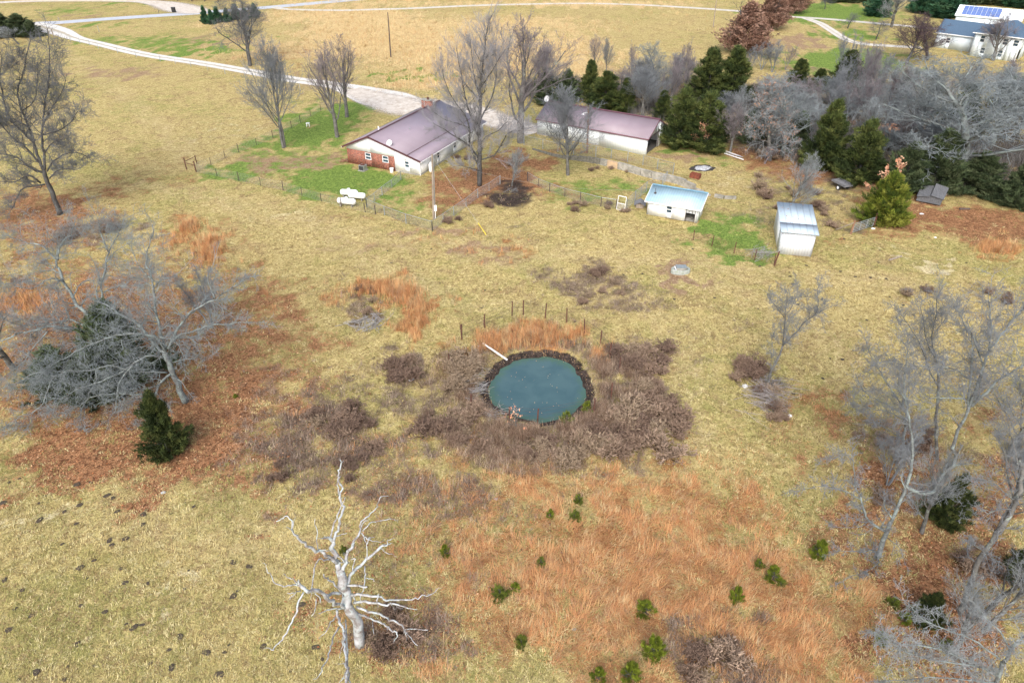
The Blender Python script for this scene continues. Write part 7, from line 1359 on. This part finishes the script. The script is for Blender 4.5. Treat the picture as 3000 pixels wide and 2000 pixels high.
# ---- brush shrubs: fuzzy mounds of fine stalks
def brush(name, seed, cols, H=1.0, Rr=.75, n=54, w=.012, cat='shrub', twig=3):
    rng = random.Random(seed); t = thing(name, '', cat, (0, 0, 0)); S = Skel(); ks = []
    lobes = [(rng.random()*6.28, rng.uniform(.2, .75)*Rr, rng.uniform(.6, 1.1)) for _ in range(5)]
    for _ in range(n):
        la, lr, lh = rng.choice(lobes); a = rng.random()*6.28; lean = rng.random()**.8*.95; p = np.array([lr*math.cos(la)*.6, lr*math.sin(la)*.6, 0]); sh = rng.uniform(.7, 1.2)
        d = unit(np.array([math.sin(lean)*math.cos(a)+.3*math.cos(la), math.sin(lean)*math.sin(a)+.3*math.sin(la), math.cos(lean)])); L = H*lh*(.7+.45*rng.random()); q = p+d*L*.6; S.seg(p, q, w*2, w*1.1, 1); ks.append(0)
        for _ in range(6):
            s0 = p+(q-p)*(.45+.55*rng.random()); e = unit(d+np.array([rng.gauss(0, .45), rng.gauss(0, .45), rng.gauss(.15, .3)])); m_ = s0+e*L*.34*(.5+.7*rng.random()); S.seg(s0, m_, w*.8, w*.7, 2); ks.append(.45*sh)
            for _ in range(twig): e2 = unit(e+np.array([rng.gauss(0, .7), rng.gauss(0, .7), rng.gauss(.1, .5)])); S.seg(m_, m_+e2*L*.11*(.5+rng.random()), w*1.5, w*1.0, 2); ks.append(sh)
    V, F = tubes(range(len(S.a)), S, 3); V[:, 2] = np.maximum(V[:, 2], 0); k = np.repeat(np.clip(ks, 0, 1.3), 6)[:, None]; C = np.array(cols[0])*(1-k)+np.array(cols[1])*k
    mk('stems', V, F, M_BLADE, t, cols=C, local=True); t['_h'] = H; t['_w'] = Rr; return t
BR = [brush('brush_shrub', 41, ((.09, .06, .04), (.33, .24, .175))), brush('brush_shrub', 42, ((.075, .048, .036), (.21, .145, .11))), brush('brush_shrub', 43, ((.10, .07, .045), (.33, .25, .175))), brush('brush_shrub', 44, ((.085, .055, .04), (.27, .19, .14)), 1.0, .9)]
CLP = [  # px,py,rx,ry,count,size,label,group
 (1800,1290,150,75,30,1.25,'dry fuzzy brush mound in the thick mass below right of the pond','dry brush below right of the pond'), (1900,1130,75,90,18,1.1,'dry brush mound on the right bank of the pond','dry brush on the right bank of the pond'), (1860,1040,50,40,8,1.0,'dry brush mound at the upper right corner of the pond ring','dry brush at the upper right of the pond ring'), (1950,1210,45,70,9,.95,'outer dry brush mound at the right rim of the pond ring','outer brush right of the pond'),
 (1560,1320,130,28,13,.95,'low dry brush mound on the bank below the pond','low brush below the pond'), (1330,1250,95,50,20,1.05,'brownish brush mound at the lower left of the pond','brush lower left of the pond'), (1350,1110,38,70,13,1.1,'greyish brush mound on the left bank of the pond','brush on the left bank of the pond'), (1180,1085,55,38,12,1.0,'purplish brush mound in the patch left of the pond','purplish brush left of the pond'),
 (960,1240,120,60,26,.95,'purplish brush mound in the large patch left of centre','purplish brush patch left of centre'), (1060,1330,110,60,20,.8,'low purplish brush mound between the dead tree and the pond','low purplish brush above the dead tree'), (850,1370,80,35,10,.7,'low dark brush mound above the olive foreground','low dark brush above the foreground grass'), (1160,1870,70,60,12,.95,'dark tangled shrub at the foot of the dead tree','shrubs at the foot of the dead tree'), (2080,1930,95,65,20,1.0,'dark purple brush mound at the bottom edge','dark brush at the bottom edge'),
 (2200,1090,50,30,20,1.2,'fuzzy purplish shrub at the top of the right brush pile','shrubs on the right brush pile'), (2280,1190,50,30,18,.9,'fuzzy shrub at the lower end of the right brush pile','shrubs at the lower end of the right brush pile'), (1760,815,80,25,11,.75,'low dark brush mound in the dip behind the pond','low brush in the dip behind the pond'), (1790,860,90,25,10,.55,'thin low weed clump behind the pond','thin weeds behind the pond'),
 (1085,850,55,14,7,.7,'dark low shrub beside the orange sedge left of the pond','low shrubs beside the orange sedge'), (1085,905,30,15,4,1.0,'brown shrub behind the grey stick pile','shrubs behind the stick pile'), (240,680,110,28,16,1.1,'purplish thicket shrub below the huge left oak','thicket below the huge left oak'), (1410,350,1,1,0,1,'',''), (2300,600,60,50,14,1.0,'brown weedy shrub left of the tall zinc-roofed shed','weedy shrubs left of the zinc-roofed shed'), (2430,610,70,60,20,.95,'brown weedy shrub between the zinc shed and the round cedar','weedy shrubs right of the zinc-roofed shed'),
 (2240,560,70,30,14,.8,'greyish shrub in the rough ground behind the pen','shrubs in the rough ground behind the pen'), (2720,1290,110,40,14,1.1,'purplish brush under the bare trees on the right','brush under the right bare trees'), (2560,1500,40,50,6,1.0,'grey shrub around the right oak trunk','shrubs around the right oak trunk'), (2700,870,60,12,6,.8,'dark scrubby weed clump behind the right trees','scrub behind the right trees'), (2900,880,90,20,9,.9,'dark weed clump near the right edge','weed clumps near the right edge'), (1280,690,60,8,0,.6,'',''),
 (1440,590,20,30,5,.8,'shrubby growth along the slanting chain link fence','growth along the slanting fence'), (1690,605,110,10,16,.75,'brown weeds along the fence right of the black soil','weeds along the fence right of the black soil'), (1340,640,50,30,7,.7,'brown weeds along the lower slanting fence','weeds along the lower slanting fence'), (1900,295,160,40,24,1.8,'grey underbrush behind the barn and cedars','underbrush behind the barn'), (2350,470,120,30,20,1.4,'brown underbrush at the foot of the hedge row','underbrush at the foot of the hedge'), (1790,500,100,8,10,.6,'weeds along the top of the retaining wall','weeds on the retaining wall'),
 (2450,400,150,50,26,1.9,'grey underbrush inside the crowded hedge row','underbrush inside the hedge row'), (1500,470,50,30,8,.8,'low brown shrub between the two big maples','shrubs between the maples'), (1330,440,40,25,8,.8,'low grey shrub along the long white side of the house','shrubs along the side of the house'), (1840,625,25,8,6,.8,'tan weed tuft at the foot of the white wire gate','weeds beside the wire gate'), (100,810,120,40,8,.8,'low brown weed shrub behind the left oaks','weed shrubs behind the left oaks'), (2230,560,15,30,6,1.5,'grey shrub hugging the left wall of the tall zinc-roofed shed','shrubs hugging the zinc-roofed shed'), (2860,1600,100,90,10,1.0,'grey twiggy shrub among the right edge trees','shrubs among the right edge trees')]
rr = random.Random(99); fs = set()
for ci, (px, py, rx, ry, cnt, size, lb, gp) in enumerate(CLP):
    cnt = int(cnt*(.85 if ci < 8 else .36)+.6); size *= 1.25 if ci < 8 else 1.1
    for k in range(cnt):
        for _ in range(12):
            x0, y0 = px+rr.gauss(0, rx*.55), py+rr.gauss(0, ry*.55); q = G(x0, y0)
            if pond_r(q[0], q[1]) > 1.3 and all((q[0]-a)**2+(q[1]-b)**2 > r*r*.9 for a, b, r in OBST): break
        else: continue
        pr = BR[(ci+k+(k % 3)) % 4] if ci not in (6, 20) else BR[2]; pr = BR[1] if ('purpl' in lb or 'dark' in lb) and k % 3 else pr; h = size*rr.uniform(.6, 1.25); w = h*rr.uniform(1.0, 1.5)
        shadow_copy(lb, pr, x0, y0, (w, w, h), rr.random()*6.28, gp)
# ---- piles of sticks
def sticks(name, label, px, py, rx, ry, n, L, r, mat, hgt, seed, az=None):
    rg = random.Random(seed); q0 = G(px, py); S = Skel()
    for _ in range(n):
        q = G(px+rg.gauss(0, rx*.45), py+rg.gauss(0, ry*.45)); a = (az if az is not None else rg.random()*6.28)+rg.gauss(0, .5); el = rg.gauss(.12, .18); l = L*(.4+.8*rg.random()); d = np.array([math.cos(a)*math.cos(el), math.sin(a)*math.cos(el), math.sin(el)])
        c = q+UP*(rg.random()*hgt); p = c-d*l/2; p[2] = max(p[2], q[2]); m = c+np.array([rg.gauss(0, .06), rg.gauss(0, .06), rg.gauss(0, .05)]); S.seg(p, m, r*1.2, r, 0); S.seg(m, c+d*l/2, r, r*.5, 0)
        for _ in range(3): e = unit(d+np.array([rg.gauss(0, .6), rg.gauss(0, .6), rg.gauss(.1, .4)])); f = c+d*l*rg.uniform(-.1, .4); S.seg(f, f+e*l*.3, r*.6, r*.3, 0)
    V, F = tubes(range(len(S.a)), S, 4); return tag(mk(name, V, F, mat, loc=q0), label, 'brush pile')
M_STK = simple('silver_sticks', (.36, .35, .345), (.22, .21, .205), 2, .95)
M_STK2 = simple('dull_brown_sticks', (.32, .29, .28), (.20, .175, .165), 2, .95)
sticks('brush_pile', 'heap of silvery grey dead branches in the grass left of the pond', 1075, 952, 62, 24, 60, 2.0, .025, M_STK, .4, 1); sticks('brush_pile', 'long brush pile of grey branches under the small forked tree', 2250, 1165, 75, 55, 110, 2.4, .02, M_STK2, .7, 2, R(-40))
sticks('brush_pile', 'thin pale fallen branches on the bank at the lower left of the pond', 1440, 1215, 50, 14, 24, 2.4, .022, M_STK, .4, 3, R(-25)); sticks('brush_pile', 'grey bent reeds and sticks on the left rim of the pond', 1400, 1145, 26, 45, 50, 1.6, .014, M_STK, .8, 4, R(15)); sticks('brush_pile', 'pale dead stems at the right end of the weedy pen', 2232, 745, 36, 24, 36, 2.2, .02, M_STK, .6, 5, R(35)); sticks('brush_pile', 'few dark fallen branches at the foot of the small hedge shrub', 1500, 560, 20, 8, 20, 1.2, .02, M_TW_DARK, .2, 6)
# orange-leaved sapling behind the round cedar and one in front of the hedge
def leafsap(label, px, py, ty, w, seed, H=None):
    rg = np.random.default_rng(seed); q = G(px, py); h = H or HT(px, py, ty); t = thing('leafy_sapling', label, 'sapling', q)
    S = Skel(); grow(S, random.Random(seed), q, (0, 0, 1), h*.95, .05, 1, dict(BASE, maxlev=3, kids=(0, 9, 5, 0), trop=(0, .15, .08, .03, 0))); V, F = tubes(range(len(S.a)), S, 4); mk('trunk', V, F, M_BARK, t)
    P_ = np.array(S.b)[np.array(S.lv) >= 2]; P_ = P_[P_[:, 2] > q[2]+h*.45][::(1 if h > 3.5 else 4)]; m = len(P_)*(4 if h > 3.5 else 1); c0 = np.repeat(P_, m//max(1, len(P_)), 0)+rg.normal(0, .12, (m, 3)); a, b = rg.normal(0, .10 if h > 3.5 else .05, (m, 3)), rg.normal(0, .08 if h > 3.5 else .04, (m, 3))
    V = np.stack([c0-a, c0+b, c0+a, c0-b], 1).reshape(-1, 3); pc = np.array([(.50, .27, .17), (.42, .20, .12), (.56, .36, .24)]); mk('crown', V, np.arange(m*4).reshape(-1, 4), M_LEAFC, t, cols=np.repeat(pc[rg.integers(0, 3, m)], 4, 0))
leafsap('orange-leaved sapling poking out behind the round olive cedar', 2590, 630, 497, 60, 3); leafsap('sapling with tan leaves at the front of the barn-end cedars', 2052, 438, 375, 40, 4, 4.0); leafsap('sapling with tan leaves between cedars left of the spreading tree', 2540, 470, 370, 40, 5, 6.0)
leafsap('thin red-leaved sapling standing at the lower rim of the pond', 1512, 1255, 1150, 30, 6, 2.2)
